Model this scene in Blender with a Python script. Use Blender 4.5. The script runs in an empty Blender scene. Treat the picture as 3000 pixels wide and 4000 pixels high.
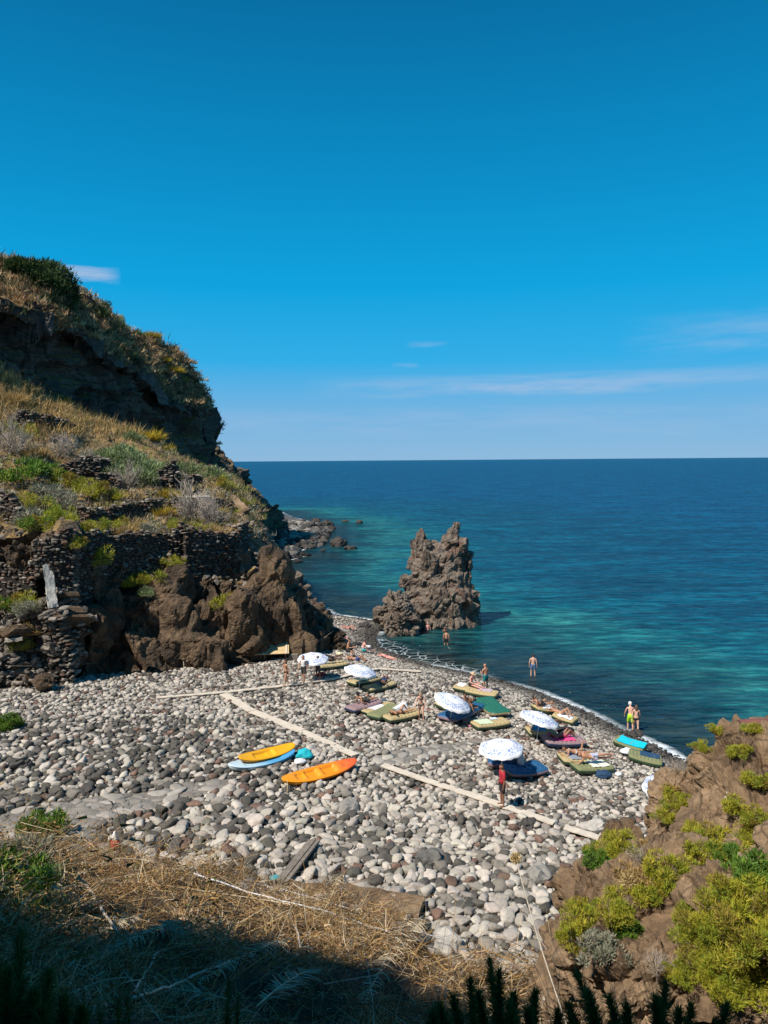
import bpy, bmesh, math, random
import numpy as np
from mathutils import Vector, Matrix, Euler
rng = np.random.default_rng(7); random.seed(7)
R = math.radians
scene = bpy.context.scene
COL = scene.collection

# ------------------------------------------------------------------ camera
F = 2889.0; CAMZ = 15.8; PITCH = math.atan(202/F); ROLL = -0.0077
CAMP = np.array([0, 0, CAMZ])
fw = np.array([0, math.cos(PITCH), -math.sin(PITCH)])
r0 = np.array([1.0, 0, 0]); u0 = np.array([0, math.sin(PITCH), math.cos(PITCH)])
rt = math.cos(ROLL)*r0 + math.sin(ROLL)*u0
up = -math.sin(ROLL)*r0 + math.cos(ROLL)*u0
cam = bpy.data.cameras.new('camera'); camo = bpy.data.objects.new('camera', cam); COL.objects.link(camo)
cam.sensor_fit = 'VERTICAL'; cam.sensor_height = 36; cam.lens = 36*F/4000
cam.clip_start = 0.1; cam.clip_end = 200000
M = Matrix(((rt[0], up[0], -fw[0], 0), (rt[1], up[1], -fw[1], 0), (rt[2], up[2], -fw[2], CAMZ), (0, 0, 0, 1)))
camo.matrix_world = M
scene.camera = camo
scene.view_settings.view_transform = 'Standard'; scene.view_settings.look = 'None'
scene.view_settings.exposure = 0.32; scene.view_settings.gamma = 1

# ------------------------------------------------------------------ sun and sky
SUN_EL = R(52); SAZ = np.array([-0.77, -0.64]); SAZ /= np.linalg.norm(SAZ)
L = np.array([SAZ[0]*math.cos(SUN_EL), SAZ[1]*math.cos(SUN_EL), math.sin(SUN_EL)])
sd = bpy.data.lights.new('sun', 'SUN'); so = bpy.data.objects.new('sun', sd); COL.objects.link(so)
sd.energy = 4.9; sd.angle = R(0.5); sd.color = (1.0, 0.93, 0.84)
so.rotation_euler = Vector(L).to_track_quat('Z', 'Y').to_euler(); so.location = (0, 0, 60)
w = bpy.data.worlds.new('World'); scene.world = w; w.use_nodes = True
nt = w.node_tree; nt.nodes.clear()
def N(nt, typ, **kw):
    n = nt.nodes.new(typ)
    for k, v in kw.items():
        if k == 'i':
            for kk, vv in v.items(): n.inputs[kk].default_value = vv
        else: setattr(n, k, v)
    return n
def LK(nt, a, b): nt.links.new(a, b)
def ramp(nt, src, stops, interp='LINEAR'):
    n = nt.nodes.new('ShaderNodeValToRGB'); cr = n.color_ramp; cr.interpolation = interp
    while len(cr.elements) < len(stops): cr.elements.new(0.5)
    for e, (p, c) in zip(cr.elements, stops):
        e.position = p; e.color = (*c, 1) if len(c) == 3 else c
    nt.links.new(src, n.inputs[0]); return n
sky = N(nt, 'ShaderNodeTexSky', sky_type='NISHITA', sun_disc=False, sun_elevation=SUN_EL,
        sun_rotation=math.atan2(SAZ[0], SAZ[1]), altitude=20, air_density=1.0, dust_density=0.35, ozone_density=2.2)
# thin clouds low over the sea, by view direction of the sky itself
tc = N(nt, 'ShaderNodeTexCoord'); sx = N(nt, 'ShaderNodeSeparateXYZ'); LK(nt, tc.outputs['Generated'], sx.inputs[0])
def mth(nt, op, a, b=None, c=None, clamp=False):
    n = nt.nodes.new('ShaderNodeMath'); n.operation = op; n.use_clamp = clamp
    for k, v in enumerate((a, b, c)):
        if v is None: continue
        if isinstance(v, (int, float)): n.inputs[k].default_value = v
        else: nt.links.new(v, n.inputs[k])
    return n.outputs[0]
X_, Y_, Z_ = sx.outputs
az = mth(nt, 'ARCTAN2', X_, Y_)
cb = N(nt, 'ShaderNodeCombineXYZ'); LK(nt, mth(nt, 'MULTIPLY', az, 6.0), cb.inputs[0]); LK(nt, mth(nt, 'MULTIPLY', Z_, 46.0), cb.inputs[1])
cn = N(nt, 'ShaderNodeTexNoise', i={'Scale': 1.0, 'Detail': 7.0, 'Roughness': 0.62}); LK(nt, cb.outputs[0], cn.inputs['Vector'])
Zw = mth(nt, 'ADD', Z_, mth(nt, 'MULTIPLY', mth(nt, 'SUBTRACT', cn.outputs[0], 0.5), 0.022))
def band(c, wd, ed=1.0):
    d = mth(nt, 'DIVIDE', mth(nt, 'SUBTRACT', Zw, c), wd)
    return mth(nt, 'SUBTRACT', 1.0, mth(nt, 'MULTIPLY', d, d), clamp=True)
def azw(a0, wd):
    d = mth(nt, 'DIVIDE', mth(nt, 'SUBTRACT', az, a0), wd)
    return mth(nt, 'SUBTRACT', 1.0, mth(nt, 'MULTIPLY', d, d), clamp=True)
def soft(c0, wd, a0, wa, amt, thr=0.42):
    b = mth(nt, 'MULTIPLY', band(c0, wd), azw(a0, wa))
    nn = mth(nt, 'MULTIPLY', mth(nt, 'SUBTRACT', cn.outputs[0], thr), 3.0, clamp=True)
    return mth(nt, 'MULTIPLY', mth(nt, 'MULTIPLY', b, nn), amt)
# the deep blue of the day: air colour by height above the horizon, over the physical sky
sr = ramp(nt, Z_, [(0.0, (2.9, 5.4, 8.0)), (0.06, (1.9, 5.0, 8.3)), (0.13, (0.30, 4.6, 8.8)), (0.22, (0.0, 4.05, 8.2)), (0.34, (0.0, 2.95, 6.4)), (0.52, (0.0, 1.65, 3.95)), (1.0, (0.0, 1.0, 2.6))])
hs = N(nt, 'ShaderNodeMixRGB', i={'Fac': 0.97}); LK(nt, sky.outputs[0], hs.inputs[1]); LK(nt, sr.outputs[0], hs.inputs[2])
cl = mth(nt, 'ADD', soft(0.0975, 0.016, 0.22, 0.33, 0.62, 0.34), soft(0.052, 0.022, 0.1, 0.6, 0.3, 0.40))
cl = mth(nt, 'ADD', cl, soft(0.15, 0.03, 0.5, 0.2, 0.35, 0.38))
cl = mth(nt, 'ADD', cl, soft(0.124, 0.0045, 0.03, 0.02, 0.4, 0.3))
cl = mth(nt, 'ADD', cl, soft(0.1525, 0.004, 0.06, 0.03, 0.22, 0.3))
cl = mth(nt, 'ADD', cl, soft(0.2260, 0.010, -0.379, 0.046, 1.0, 0.25))
cmix = N(nt, 'ShaderNodeMixRGB', i={'Color2': (5.6, 6.3, 8.2, 1)}); LK(nt, mth(nt, 'MULTIPLY', cl, 1.0, clamp=True), cmix.inputs[0]); LK(nt, hs.outputs[0], cmix.inputs[1])
bg = N(nt, 'ShaderNodeBackground', i={'Strength': 0.073}); LK(nt, cmix.outputs[0], bg.inputs[0])
wo = N(nt, 'ShaderNodeOutputWorld'); LK(nt, bg.outputs[0], wo.inputs[0])

# ------------------------------------------------------------------ helpers
def ray(px, py):
    d = fw + (px-1500)/F*rt + (2000-py)/F*up
    return d
def W(px, py, Y):
    d = ray(px, py); return CAMP + d*(Y/d[1])
def PZ(px, py, z=0.0):
    d = ray(px, py); return CAMP + d*((z-CAMZ)/d[2])

def _h(i, j, k, s):
    n = (i.astype(np.int64)*374761393 + j.astype(np.int64)*668265263 + k.astype(np.int64)*2147483647 + s*144665) & 0xffffffff
    n = ((n ^ (n >> 13))*1274126177) & 0xffffffff
    n = ((n ^ (n >> 16))*2246822519) & 0xffffffff
    n = n ^ (n >> 15)
    return n/4294967295.0
def vnoise(p, s=0):
    f = np.floor(p); t = p-f; t = t*t*(3-2*t); f = f.astype(np.int64)
    r = 0
    for a in (0, 1):
        wa = t[:, 0] if a else 1-t[:, 0]
        for b in (0, 1):
            wb = t[:, 1] if b else 1-t[:, 1]
            for c in (0, 1):
                wc = t[:, 2] if c else 1-t[:, 2]
                r = r + wa*wb*wc*_h(f[:, 0]+a, f[:, 1]+b, f[:, 2]+c, s)
    return r*2-1
def fbm(p, o=4, s=0, g=0.5):
    a = 1.0; r = 0; n = 0
    for k in range(o):
        r = r + a*vnoise(p*(2.03**k)+k*17.3, s+k); n += a; a *= g
    return r/n*1.5
def worley(p, s=0):
    f = np.floor(p).astype(np.int64); n = len(p)
    F1 = np.full(n, 9.0); F2 = np.full(n, 9.0); off = np.zeros((n, 3)); cid = np.zeros(n)
    for a in (-1, 0, 1):
        for b in (-1, 0, 1):
            for c in (-1, 0, 1):
                i, j, k = f[:, 0]+a, f[:, 1]+b, f[:, 2]+c
                q = np.stack([i+_h(i, j, k, s+11), j+_h(i, j, k, s+12), k+_h(i, j, k, s+13)], 1)
                dv = p-q; d = np.sqrt((dv**2).sum(1))
                m = d < F1
                F2 = np.where(m, F1, np.minimum(F2, d))
                F1 = np.where(m, d, F1)
                off[m] = dv[m]; cid[m] = _h(i, j, k, s+14)[m]
    return F1, F2, off, cid
def rockdisp(v, s=2.0, seed=0, blk=0.5, crack=0.25, fine=0.12, big=0.4, squash=(1, 1, 1)):
    """displacement length for a chunky fractured rock of block size s"""
    q = v*np.array(squash)
    wp = q/s + 0.35*np.stack([fbm(q/s*0.8+k*31, 2, seed+k) for k in range(3)], 1)
    d = big*s*fbm(q/(s*2.6), 3, seed+5)
    for sc, am in ((1.0, 1.0), (0.45, 0.38), (0.2, 0.15)):
        F1, F2, off, cid = worley(wp/sc, seed+int(sc*100))
        ci = (cid*1e6).astype(np.int64); zz = ci*0
        g = np.stack([_h(ci, zz+k, zz, seed)*2-1 for k in range(3)], 1)
        e = np.clip((F2-F1)/0.12, 0, 1); e = e*e*(3-2*e)
        d = d + s*am*blk*((off*g).sum(1)*1.3 + (cid-0.5)*0.45)*(0.35+0.65*e) - s*am*crack*(1-e)*0.16
    d = d + s*fine*fbm(q/(s*0.12), 4, seed+9)
    return d

def mk(name, v, f, mat=None, parent=None, col=None, smooth=True, attrs=None, link=True):
    v = np.asarray(v, dtype=np.float32); me = bpy.data.meshes.new(name)
    if isinstance(f, np.ndarray):
        n, k = f.shape
        me.vertices.add(len(v)); me.vertices.foreach_set('co', v.ravel())
        me.loops.add(n*k); me.loops.foreach_set('vertex_index', f.astype(np.int32).ravel())
        me.polygons.add(n); me.polygons.foreach_set('loop_start', np.arange(0, n*k, k, dtype=np.int32))
        try: me.polygons.foreach_set('loop_total', np.full(n, k, np.int32))
        except Exception: pass
        me.update(calc_edges=True)
    else:
        me.from_pydata([tuple(map(float, p)) for p in v], [], [tuple(q) for q in f]); me.update()
    me.polygons.foreach_set('use_smooth', np.full(len(me.polygons), smooth, dtype=bool))
    if col is not None:
        c = np.ones((len(v), 4), np.float32); c[:, :3] = col
        a = me.attributes.new('Col', 'FLOAT_COLOR', 'POINT'); a.data.foreach_set('color', c.ravel())
    if attrs:
        for k, x in attrs.items():
            a = me.attributes.new(k, 'FLOAT', 'POINT'); a.data.foreach_set('value', np.asarray(x, np.float32))
    if mat: me.materials.append(mat)
    o = bpy.data.objects.new(name, me)
    if link: COL.objects.link(o)
    if parent: o.parent = parent
    return o
def tag(o, label=None, cat=None, group=None, kind=None):
    if label: o['label'] = label
    if cat: o['category'] = cat
    if group: o['group'] = group
    if kind: o['kind'] = kind
    return o
def empty(name, loc, rz=0.0):
    o = bpy.data.objects.new(name, None); o.location = tuple(map(float, loc)); o.rotation_euler = (0, 0, rz)
    o.empty_display_size = 0.2; COL.objects.link(o); return o
def normals(v, f):
    a, b, c = v[f[:, 0]], v[f[:, 1]], v[f[:, 2]]
    if f.shape[1] == 4: n = np.cross(v[f[:, 2]]-v[f[:, 0]], v[f[:, 3]]-v[f[:, 1]])
    else: n = np.cross(b-a, c-a)
    r = np.zeros_like(v)
    for k in range(f.shape[1]): np.add.at(r, f[:, k], n)
    return r/(np.linalg.norm(r, axis=1, keepdims=True)+1e-9)
def grid_faces(nu, nv):
    i = np.arange(nu-1)[:, None]*nv + np.arange(nv-1)[None, :]; i = i.ravel()
    return np.stack([i, i+nv, i+nv+1, i+1], 1)
def mesh_arrays(me):
    v = np.empty(len(me.vertices)*3, np.float32); me.vertices.foreach_get('co', v); v = v.reshape(-1, 3).astype(float)
    me.calc_loop_triangles(); n = len(me.loop_triangles)
    t = np.empty(n*3, np.int32); me.loop_triangles.foreach_get('vertices', t)
    return v, t.reshape(-1, 3)
def ico(sub):
    bm = bmesh.new(); bmesh.ops.create_icosphere(bm, subdivisions=sub, radius=1)
    v = np.array([x.co[:] for x in bm.verts]); f = np.array([[q.index for q in p.verts] for p in bm.faces]); bm.free(); return v, f
ICO = {k: ico(k) for k in (1, 2, 3)}
def rotm(rx, ry, rz):
    return np.array(Euler((rx, ry, rz)).to_matrix())
def hull_blobs(bl, vox, dispf=None):
    """union of ellipsoids (center, radii, (rx,ry,rz)) -> remeshed -> displaced arrays (v, quads or tris)"""
    V = []; Fc = []; o = 0
    v0, f0 = ICO[3]
    for c, r, e in bl:
        sg = np.sign(v0)*np.abs(v0)**0.62
        v = (sg*np.array(r))@rotm(*e).T + np.array(c)
        V.append(v); Fc.append(f0+o); o += len(v)
    ob = mk('tmp', np.concatenate(V), np.concatenate(Fc))
    m = ob.modifiers.new('r', 'REMESH'); m.mode = 'VOXEL'; m.voxel_size = vox
    dg = bpy.context.evaluated_depsgraph_get(); ev = ob.evaluated_get(dg); me = ev.to_mesh()
    v = np.empty(len(me.vertices)*3, np.float32); me.vertices.foreach_get('co', v); v = v.reshape(-1, 3).astype(float)
    k = len(me.polygons); q = np.empty(len(me.loops), np.int32); me.loops.foreach_get('vertex_index', q)
    if len(q) == 4*k: f = q.reshape(-1, 4)
    else: v, f = mesh_arrays(me)
    ev.to_mesh_clear(); me0 = ob.data; bpy.data.objects.remove(ob); bpy.data.meshes.remove(me0)
    # relax a little, then displace
    if dispf is not None:
        n = normals(v, f); v = v + n*dispf(v)[:, None]
    return v, f
def wblob(px, py, Y, rx, ry, rz, e=(0, 0, 0)):
    return (W(px, py, Y), (rx, ry, rz), e)

# ------------------------------------------------------------------ materials
def newmat(name):
    m = bpy.data.materials.new(name); m.use_nodes = True; t = m.node_tree; t.nodes.clear()
    b = t.nodes.new('ShaderNodeBsdfPrincipled'); o = t.nodes.new('ShaderNodeOutputMaterial'); t.links.new(b.outputs[0], o.inputs[0])
    return m, t, b
def plain(name, c, rough=0.6, var=0.12, scale=8.0, bump=0.0, metal=0.0, coat=0.0):
    m, t, b = newmat(name)
    tcn = N(t, 'ShaderNodeTexCoord'); n = N(t, 'ShaderNodeTexNoise', i={'Scale': scale, 'Detail': 5.0, 'Roughness': 0.6}); LK(t, tcn.outputs['Object'], n.inputs['Vector'])
    r = ramp(t, n.outputs[0], [(0.25, tuple(x*(1-var) for x in c)), (0.75, tuple(min(1, x*(1+var)) for x in c))])
    LK(t, r.outputs[0], b.inputs['Base Color']); b.inputs['Roughness'].default_value = rough; b.inputs['Metallic'].default_value = metal
    if coat: b.inputs['Coat Weight'].default_value = coat
    if bump:
        bp = N(t, 'ShaderNodeBump', i={'Strength': bump, 'Distance': 0.02}); LK(t, n.outputs[0], bp.inputs['Height']); LK(t, bp.outputs[0], b.inputs['Normal'])
    return m
def attrmat(name, rough=0.8, var=0.25, scale=6.0, bump=0.4, bd=0.02, spec=0.3, objcol=False, trans=0.0):
    m, t, b = newmat(name)
    if objcol: a = N(t, 'ShaderNodeObjectInfo'); src = a.outputs['Color']
    else: a = N(t, 'ShaderNodeAttribute', attribute_name='Col'); src = a.outputs['Color']
    g = N(t, 'ShaderNodeTexCoord'); n = N(t, 'ShaderNodeTexNoise', i={'Scale': scale, 'Detail': 6.0, 'Roughness': 0.65}); LK(t, g.outputs['Object'], n.inputs['Vector'])
    r = ramp(t, n.outputs[0], [(0.25, (1-var,)*3), (0.75, (1+var,)*3)])
    mx = N(t, 'ShaderNodeMixRGB', blend_type='MULTIPLY', i={'Fac': 1.0}); LK(t, src, mx.inputs[1]); LK(t, r.outputs[0], mx.inputs[2])
    LK(t, mx.outputs[0], b.inputs['Base Color']); b.inputs['Roughness'].default_value = rough; b.inputs['Specular IOR Level'].default_value = spec
    if bump:
        bp = N(t, 'ShaderNodeBump', i={'Strength': bump, 'Distance': bd}); LK(t, n.outputs[0], bp.inputs['Height']); LK(t, bp.outputs[0], b.inputs['Normal'])
    if trans:
        tr = N(t, 'ShaderNodeBsdfTranslucent'); LK(t, mx.outputs[0], tr.inputs[0]); ms = N(t, 'ShaderNodeMixShader', i={'Fac': trans})
        LK(t, b.outputs[0], ms.inputs[1]); LK(t, tr.outputs[0], ms.inputs[2])
        out = [x for x in t.nodes if x.type == 'OUTPUT_MATERIAL'][0]; LK(t, ms.outputs[0], out.inputs[0])
    return m
def rockmat(name, stops, scale=0.5, bump=0.8, bd=0.12, vscale=1.2, crackdark=0.45, grass=None, streak=(1, 1, 1), lichen=None):
    m, t, b = newmat(name)
    g = N(t, 'ShaderNodeTexCoord'); mp = N(t, 'ShaderNodeMapping', i={'Scale': streak}); LK(t, g.outputs['Object'], mp.inputs[0])
    n1 = N(t, 'ShaderNodeTexNoise', i={'Scale': scale, 'Detail': 8.0, 'Roughness': 0.62, 'Distortion': 0.4}); LK(t, mp.outputs[0], n1.inputs['Vector'])
    r1 = ramp(t, n1.outputs[0], stops)
    n2 = N(t, 'ShaderNodeTexNoise', i={'Scale': scale*9, 'Detail': 8.0, 'Roughness': 0.7}); LK(t, mp.outputs[0], n2.inputs['Vector'])
    r2 = ramp(t, n2.outputs[0], [(0.3, (0.62,)*3), (0.7, (1.3,)*3)])
    vo = N(t, 'ShaderNodeTexVoronoi', feature='DISTANCE_TO_EDGE', i={'Scale': vscale}); ds = N(t, 'ShaderNodeMixRGB', i={'Fac': 0.12}); LK(t, mp.outputs[0], ds.inputs[1]); LK(t, n1.outputs['Color'], ds.inputs[2]); LK(t, ds.outputs[0], vo.inputs['Vector'])
    rc = ramp(t, vo.outputs[0], [(0.0, (crackdark,)*3), (0.03, (1, 1, 1))])
    m1 = N(t, 'ShaderNodeMixRGB', blend_type='MULTIPLY', i={'Fac': 1.0}); LK(t, r1.outputs[0], m1.inputs[1]); LK(t, r2.outputs[0], m1.inputs[2])
    m2 = N(t, 'ShaderNodeMixRGB', blend_type='MULTIPLY', i={'Fac': 1.0}); LK(t, m1.outputs[0], m2.inputs[1]); LK(t, rc.outputs[0], m2.inputs[2])
    last = m2.outputs[0]
    if grass:
        gn = N(t, 'ShaderNodeNewGeometry'); s = N(t, 'ShaderNodeSeparateXYZ'); LK(t, gn.outputs['Normal'], s.inputs[0])
        n3 = N(t, 'ShaderNodeTexNoise', i={'Scale': 0.35, 'Detail': 6.0, 'Roughness': 0.7}); LK(t, g.outputs['Object'], n3.inputs['Vector'])
        k = mth(t, 'ADD', s.outputs[2], mth(t, 'MULTIPLY', mth(t, 'SUBTRACT', n3.outputs[0], 0.5), 1.2))
        rr = ramp(t, k, [(grass[0], (0, 0, 0)), (grass[0]+0.18, (1, 1, 1))])
        n4 = N(t, 'ShaderNodeTexNoise', i={'Scale': 3.0, 'Detail': 7.0, 'Roughness': 0.75}); LK(t, g.outputs['Object'], n4.inputs['Vector'])
        gc = ramp(t, n4.outputs[0], grass[1])
        m3 = N(t, 'ShaderNodeMixRGB'); LK(t, rr.outputs[0], m3.inputs[0]); LK(t, last, m3.inputs[1]); LK(t, gc.outputs[0], m3.inputs[2]); last = m3.outputs[0]
    if lichen:
        n5 = N(t, 'ShaderNodeTexNoise', i={'Scale': 1.1, 'Detail': 9.0, 'Roughness': 0.72}); LK(t, g.outputs['Object'], n5.inputs['Vector'])
        rl = ramp(t, n5.outputs[0], [(lichen, (0, 0, 0)), (lichen+0.03, (1, 1, 1))])
        m4 = N(t, 'ShaderNodeMixRGB', i={'Color2': (0.55, 0.50, 0.42, 1)}); LK(t, rl.outputs[0], m4.inputs[0]); LK(t, last, m4.inputs[1]); last = m4.outputs[0]
    LK(t, last, b.inputs['Base Color']); b.inputs['Roughness'].default_value = 0.85; b.inputs['Specular IOR Level'].default_value = 0.25
    hsum = mth(t, 'ADD', mth(t, 'MULTIPLY', n2.outputs[0], 1.0), mth(t, 'MULTIPLY', rc.outputs[0], 0.35))
    bp = N(t, 'ShaderNodeBump', i={'Strength': bump, 'Distance': bd}); LK(t, hsum, bp.inputs['Height']); LK(t, bp.outputs[0], b.inputs['Normal'])
    return m
# ------------------------------------------------------------------ land polygon and beach heights
_wl = [(3400, 3420), (2900, 3095), (2700, 2995), (2560, 2915), (2450, 2865), (2300, 2787), (2100, 2703), (1950, 2657), (1800, 2624), (1686, 2602),
       (1560, 2563), (1478, 2530), (1462, 2496), (1475, 2468), (1520, 2452), (1500, 2434), (1400, 2415), (1300, 2402), (1190, 2330), (1100, 2262), (1075, 2215),
       (1110, 2190), (1190, 2172), (1150, 2155), (1245, 2130), (1290, 2065), (1200, 2036), (1130, 2016), (1095, 2000)]
WL = np.array([PZ(*p)[:2] for p in _wl])
LANDP = np.concatenate([WL, np.array([[-40, 215], [-90, 240], [-400, 240], [-400, -120], [60, -120], [55, 5]])])
def inpoly(x, y, P):
    c = np.zeros(len(x), bool); j = len(P)-1
    for i in range(len(P)):
        xi, yi = P[i]; xj, yj = P[j]
        k = ((yi > y) != (yj > y)) & (x < (xj-xi)*(y-yi)/(yj-yi+1e-12)+xi)
        c ^= k; j = i
    return c
def segdist(x, y, P):
    d = np.full(len(x), 1e9)
    for i in range(len(P)-1):
        a, b = P[i], P[i+1]; ab = b-a; t = ((x-a[0])*ab[0]+(y-a[1])*ab[1])/(ab@ab); t = np.clip(t, 0, 1)
        d = np.minimum(d, np.hypot(x-a[0]-t*ab[0], y-a[1]-t*ab[1]))
    return d
def shore(x, y):
    x = np.atleast_1d(np.asarray(x, float)); y = np.atleast_1d(np.asarray(y, float))
    P = LANDP; d = segdist(x, y, np.concatenate([P[:len(WL)+3]]))
    return np.where(inpoly(x, y, P), d, -d)
def zbeach(x, y):
    s = shore(x, y)
    z = np.where(s < 0, np.maximum(0.22*s, -4), np.where(s < 5, 0.19*s, 0.95+(np.minimum(s, 32)-5)*0.042))
    q = np.stack([np.atleast_1d(x)/5.0, np.atleast_1d(y)/5.0, np.zeros_like(np.atleast_1d(x))*1.0], 1)
    return z + 0.13*fbm(q, 3, 3)*np.clip(s/4, 0, 1)
def B(px, py):
    z = 1.5
    for _ in range(14):
        p = PZ(px, py, z); z = 0.5*z+0.5*float(zbeach([p[0]], [p[1]])[0])
    p = PZ(px, py, z); p[2] = float(zbeach([p[0]], [p[1]])[0]); return p
# bank of rubble under the camera
_bk = [(-500, 3180), (0, 3290), (250, 3320), (420, 3370), (700, 3425), (900, 3445), (1100, 3500), (1400, 3570), (1640, 3680), (1900, 3770), (2100, 3810), (2500, 3800), (3100, 3900)]
BK = np.array([B(*p) for p in _bk]); BKo = np.argsort(BK[:, 0]); BK = BK[BKo]
def zbank(x, y):
    x = np.atleast_1d(np.asarray(x, float)); y = np.atleast_1d(np.asarray(y, float))
    yb = np.interp(x, BK[:, 0], BK[:, 1]); zb = np.interp(x, BK[:, 0], BK[:, 2])
    d = yb-y
    z = zb + 0.05 + np.where(d > 0, 0.40*d, 1.5*d)
    z = np.where(y < 12, zb+0.05+0.40*(yb-12)+(12-y)*0.77, z)
    q = np.stack([x/1.6, y/1.6, x*0], 1)
    z = z + (0.26*fbm(q, 3, 21)+0.16*fbm(q*2.7, 2, 22))*np.clip(d*1.2, 0, 1)
    return np.minimum(z, 14.1)
def zground(x, y): return np.maximum(zbeach(x, y), zbank(x, y))
def G(px, py):
    """point of the picture on beach or bank"""
    d = ray(px, py); t = np.linspace(8, 90, 1600); q = CAMP[None]+d[None]*t[:, None]
    z = zground(q[:, 0], q[:, 1]); k = np.argmax(q[:, 2] < z); return q[k]

# materials of the land
STRAW = [(0.25, (0.10, 0.06, 0.025)), (0.5, (0.26, 0.17, 0.07)), (0.72, (0.40, 0.29, 0.13)), (0.85, (0.16, 0.17, 0.05))]
m_cliff = rockmat('dark_lava_cliff', [(0.3, (0.08, 0.075, 0.07)), (0.5, (0.16, 0.142, 0.125)), (0.7, (0.24, 0.20, 0.16))], scale=0.11, bump=1.0, bd=0.9, vscale=0.16, streak=(1, 1, 2.2), grass=(0.42, STRAW))
m_hill = rockmat('terraced_hill_ground', [(0.3, (0.07, 0.05, 0.035)), (0.5, (0.15, 0.11, 0.075)), (0.7, (0.24, 0.18, 0.12))], scale=0.4, bump=0.9, bd=0.25, vscale=0.8, grass=(0.5, STRAW))
m_brown = rockmat('brown_volcanic_rock', [(0.28, (0.032, 0.024, 0.018)), (0.44, (0.09, 0.062, 0.04)), (0.58, (0.18, 0.12, 0.072)), (0.75, (0.075, 0.06, 0.045))], scale=0.35, bump=1.0, bd=0.3, vscale=0.5)
m_stack = rockmat('sea_stack_rock', [(0.28, (0.06, 0.048, 0.04)), (0.42, (0.14, 0.104, 0.08)), (0.52, (0.23, 0.19, 0.15)), (0.62, (0.155, 0.092, 0.066)), (0.75, (0.26, 0.215, 0.17))], scale=0.42, bump=1.0, bd=0.22, vscale=0.6)
m_near = rockmat('near_tuff_rock', [(0.28, (0.08, 0.052, 0.032)), (0.48, (0.21, 0.138, 0.08)), (0.62, (0.31, 0.215, 0.13)), (0.78, (0.14, 0.095, 0.06))], scale=0.6, bump=0.9, bd=0.09, vscale=1.1, crackdark=0.5, lichen=0.66)
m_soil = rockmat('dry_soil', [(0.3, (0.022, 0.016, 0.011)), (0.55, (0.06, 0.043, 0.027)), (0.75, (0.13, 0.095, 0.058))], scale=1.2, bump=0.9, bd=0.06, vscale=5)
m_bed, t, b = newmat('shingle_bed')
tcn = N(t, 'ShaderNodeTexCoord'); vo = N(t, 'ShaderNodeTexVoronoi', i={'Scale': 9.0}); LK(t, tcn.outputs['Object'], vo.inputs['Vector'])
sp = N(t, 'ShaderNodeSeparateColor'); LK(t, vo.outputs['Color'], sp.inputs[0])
rr = ramp(t, sp.outputs[0], [(0.0, (0.03, 0.028, 0.026)), (0.5, (0.07, 0.062, 0.054)), (0.8, (0.13, 0.118, 0.105)), (1.0, (0.22, 0.2, 0.18))])  # dark tones stand in for the shadow in the gaps between cobbles
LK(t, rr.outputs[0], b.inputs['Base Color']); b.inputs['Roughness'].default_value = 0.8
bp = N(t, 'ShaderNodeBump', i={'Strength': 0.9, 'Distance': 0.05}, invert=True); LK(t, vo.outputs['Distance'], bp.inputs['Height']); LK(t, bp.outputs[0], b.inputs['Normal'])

# beach sheet
nx, ny = 300, 420
gx = np.linspace(-75, 52, nx); gy = np.concatenate([np.linspace(-2, 80, 300), np.linspace(80.8, 215, 120)])
XX, YY = np.meshgrid(gx, gy, indexing='ij'); x = XX.ravel(); y = YY.ravel()
z = zbeach(x, y); 
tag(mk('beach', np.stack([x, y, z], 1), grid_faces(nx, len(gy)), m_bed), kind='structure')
# bank sheet under the camera
gx = np.linspace(-40, 34, 260); gy = np.linspace(-3, 32, 240)
XX, YY = np.meshgrid(gx, gy, indexing='ij'); x = XX.ravel(); y = YY.ravel()
zb_ = zbank(x, y); zb_ = np.maximum(zb_, zbeach(x, y)-1.2)
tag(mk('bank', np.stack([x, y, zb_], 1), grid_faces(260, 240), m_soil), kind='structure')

# unseen slope added behind the camera, its crest shaped to shade the near bank
bp_ = []
for px, py in ((-900, 3500), (0, 3590), (300, 3690), (900, 3700), (1350, 3750), (1600, 3840), (1950, 3930)):
    g = G(px, py)
    tt = (g[1]+5)/(-L[1]); bp_.append(g+L*tt)
for px, py, Y in ((2350, 3850, 11.0), (2550, 3900, 10.4), (2800, 3950, 9.6), (3300, 3990, 8.5)):
    bp_.append(W(px, py, Y)+L*((Y+5)/(-L[1]))-np.array([0, 0, 2.6]))
bp_ = np.array(bp_); ex = np.linspace(bp_[0, 0]-20, bp_[-1, 0]+12, 260)
bp_ = bp_[np.argsort(bp_[:, 0])]
ez = np.interp(ex, bp_[:, 0], bp_[:, 2]) + 1.7*fbm(np.stack([ex/1.3, ex*0, ex*0], 1), 5, 5, 0.65)
V = []
for k, (dy, fz) in enumerate([(0.8, 0.0), (0.2, 0.4), (0, 0.8), (0, 1.0), (-8, 1.1), (-30, 0.9), (-60, 0.0)]):
    V.append(np.stack([ex, -5+dy+ex*0, 11+(ez-11)*fz], 1))
V = np.stack(V, 1).reshape(-1, 3)
tag(mk('shade_slope', V, grid_faces(len(ex), 7)[:, ::-1], m_hill), kind='structure')

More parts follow.
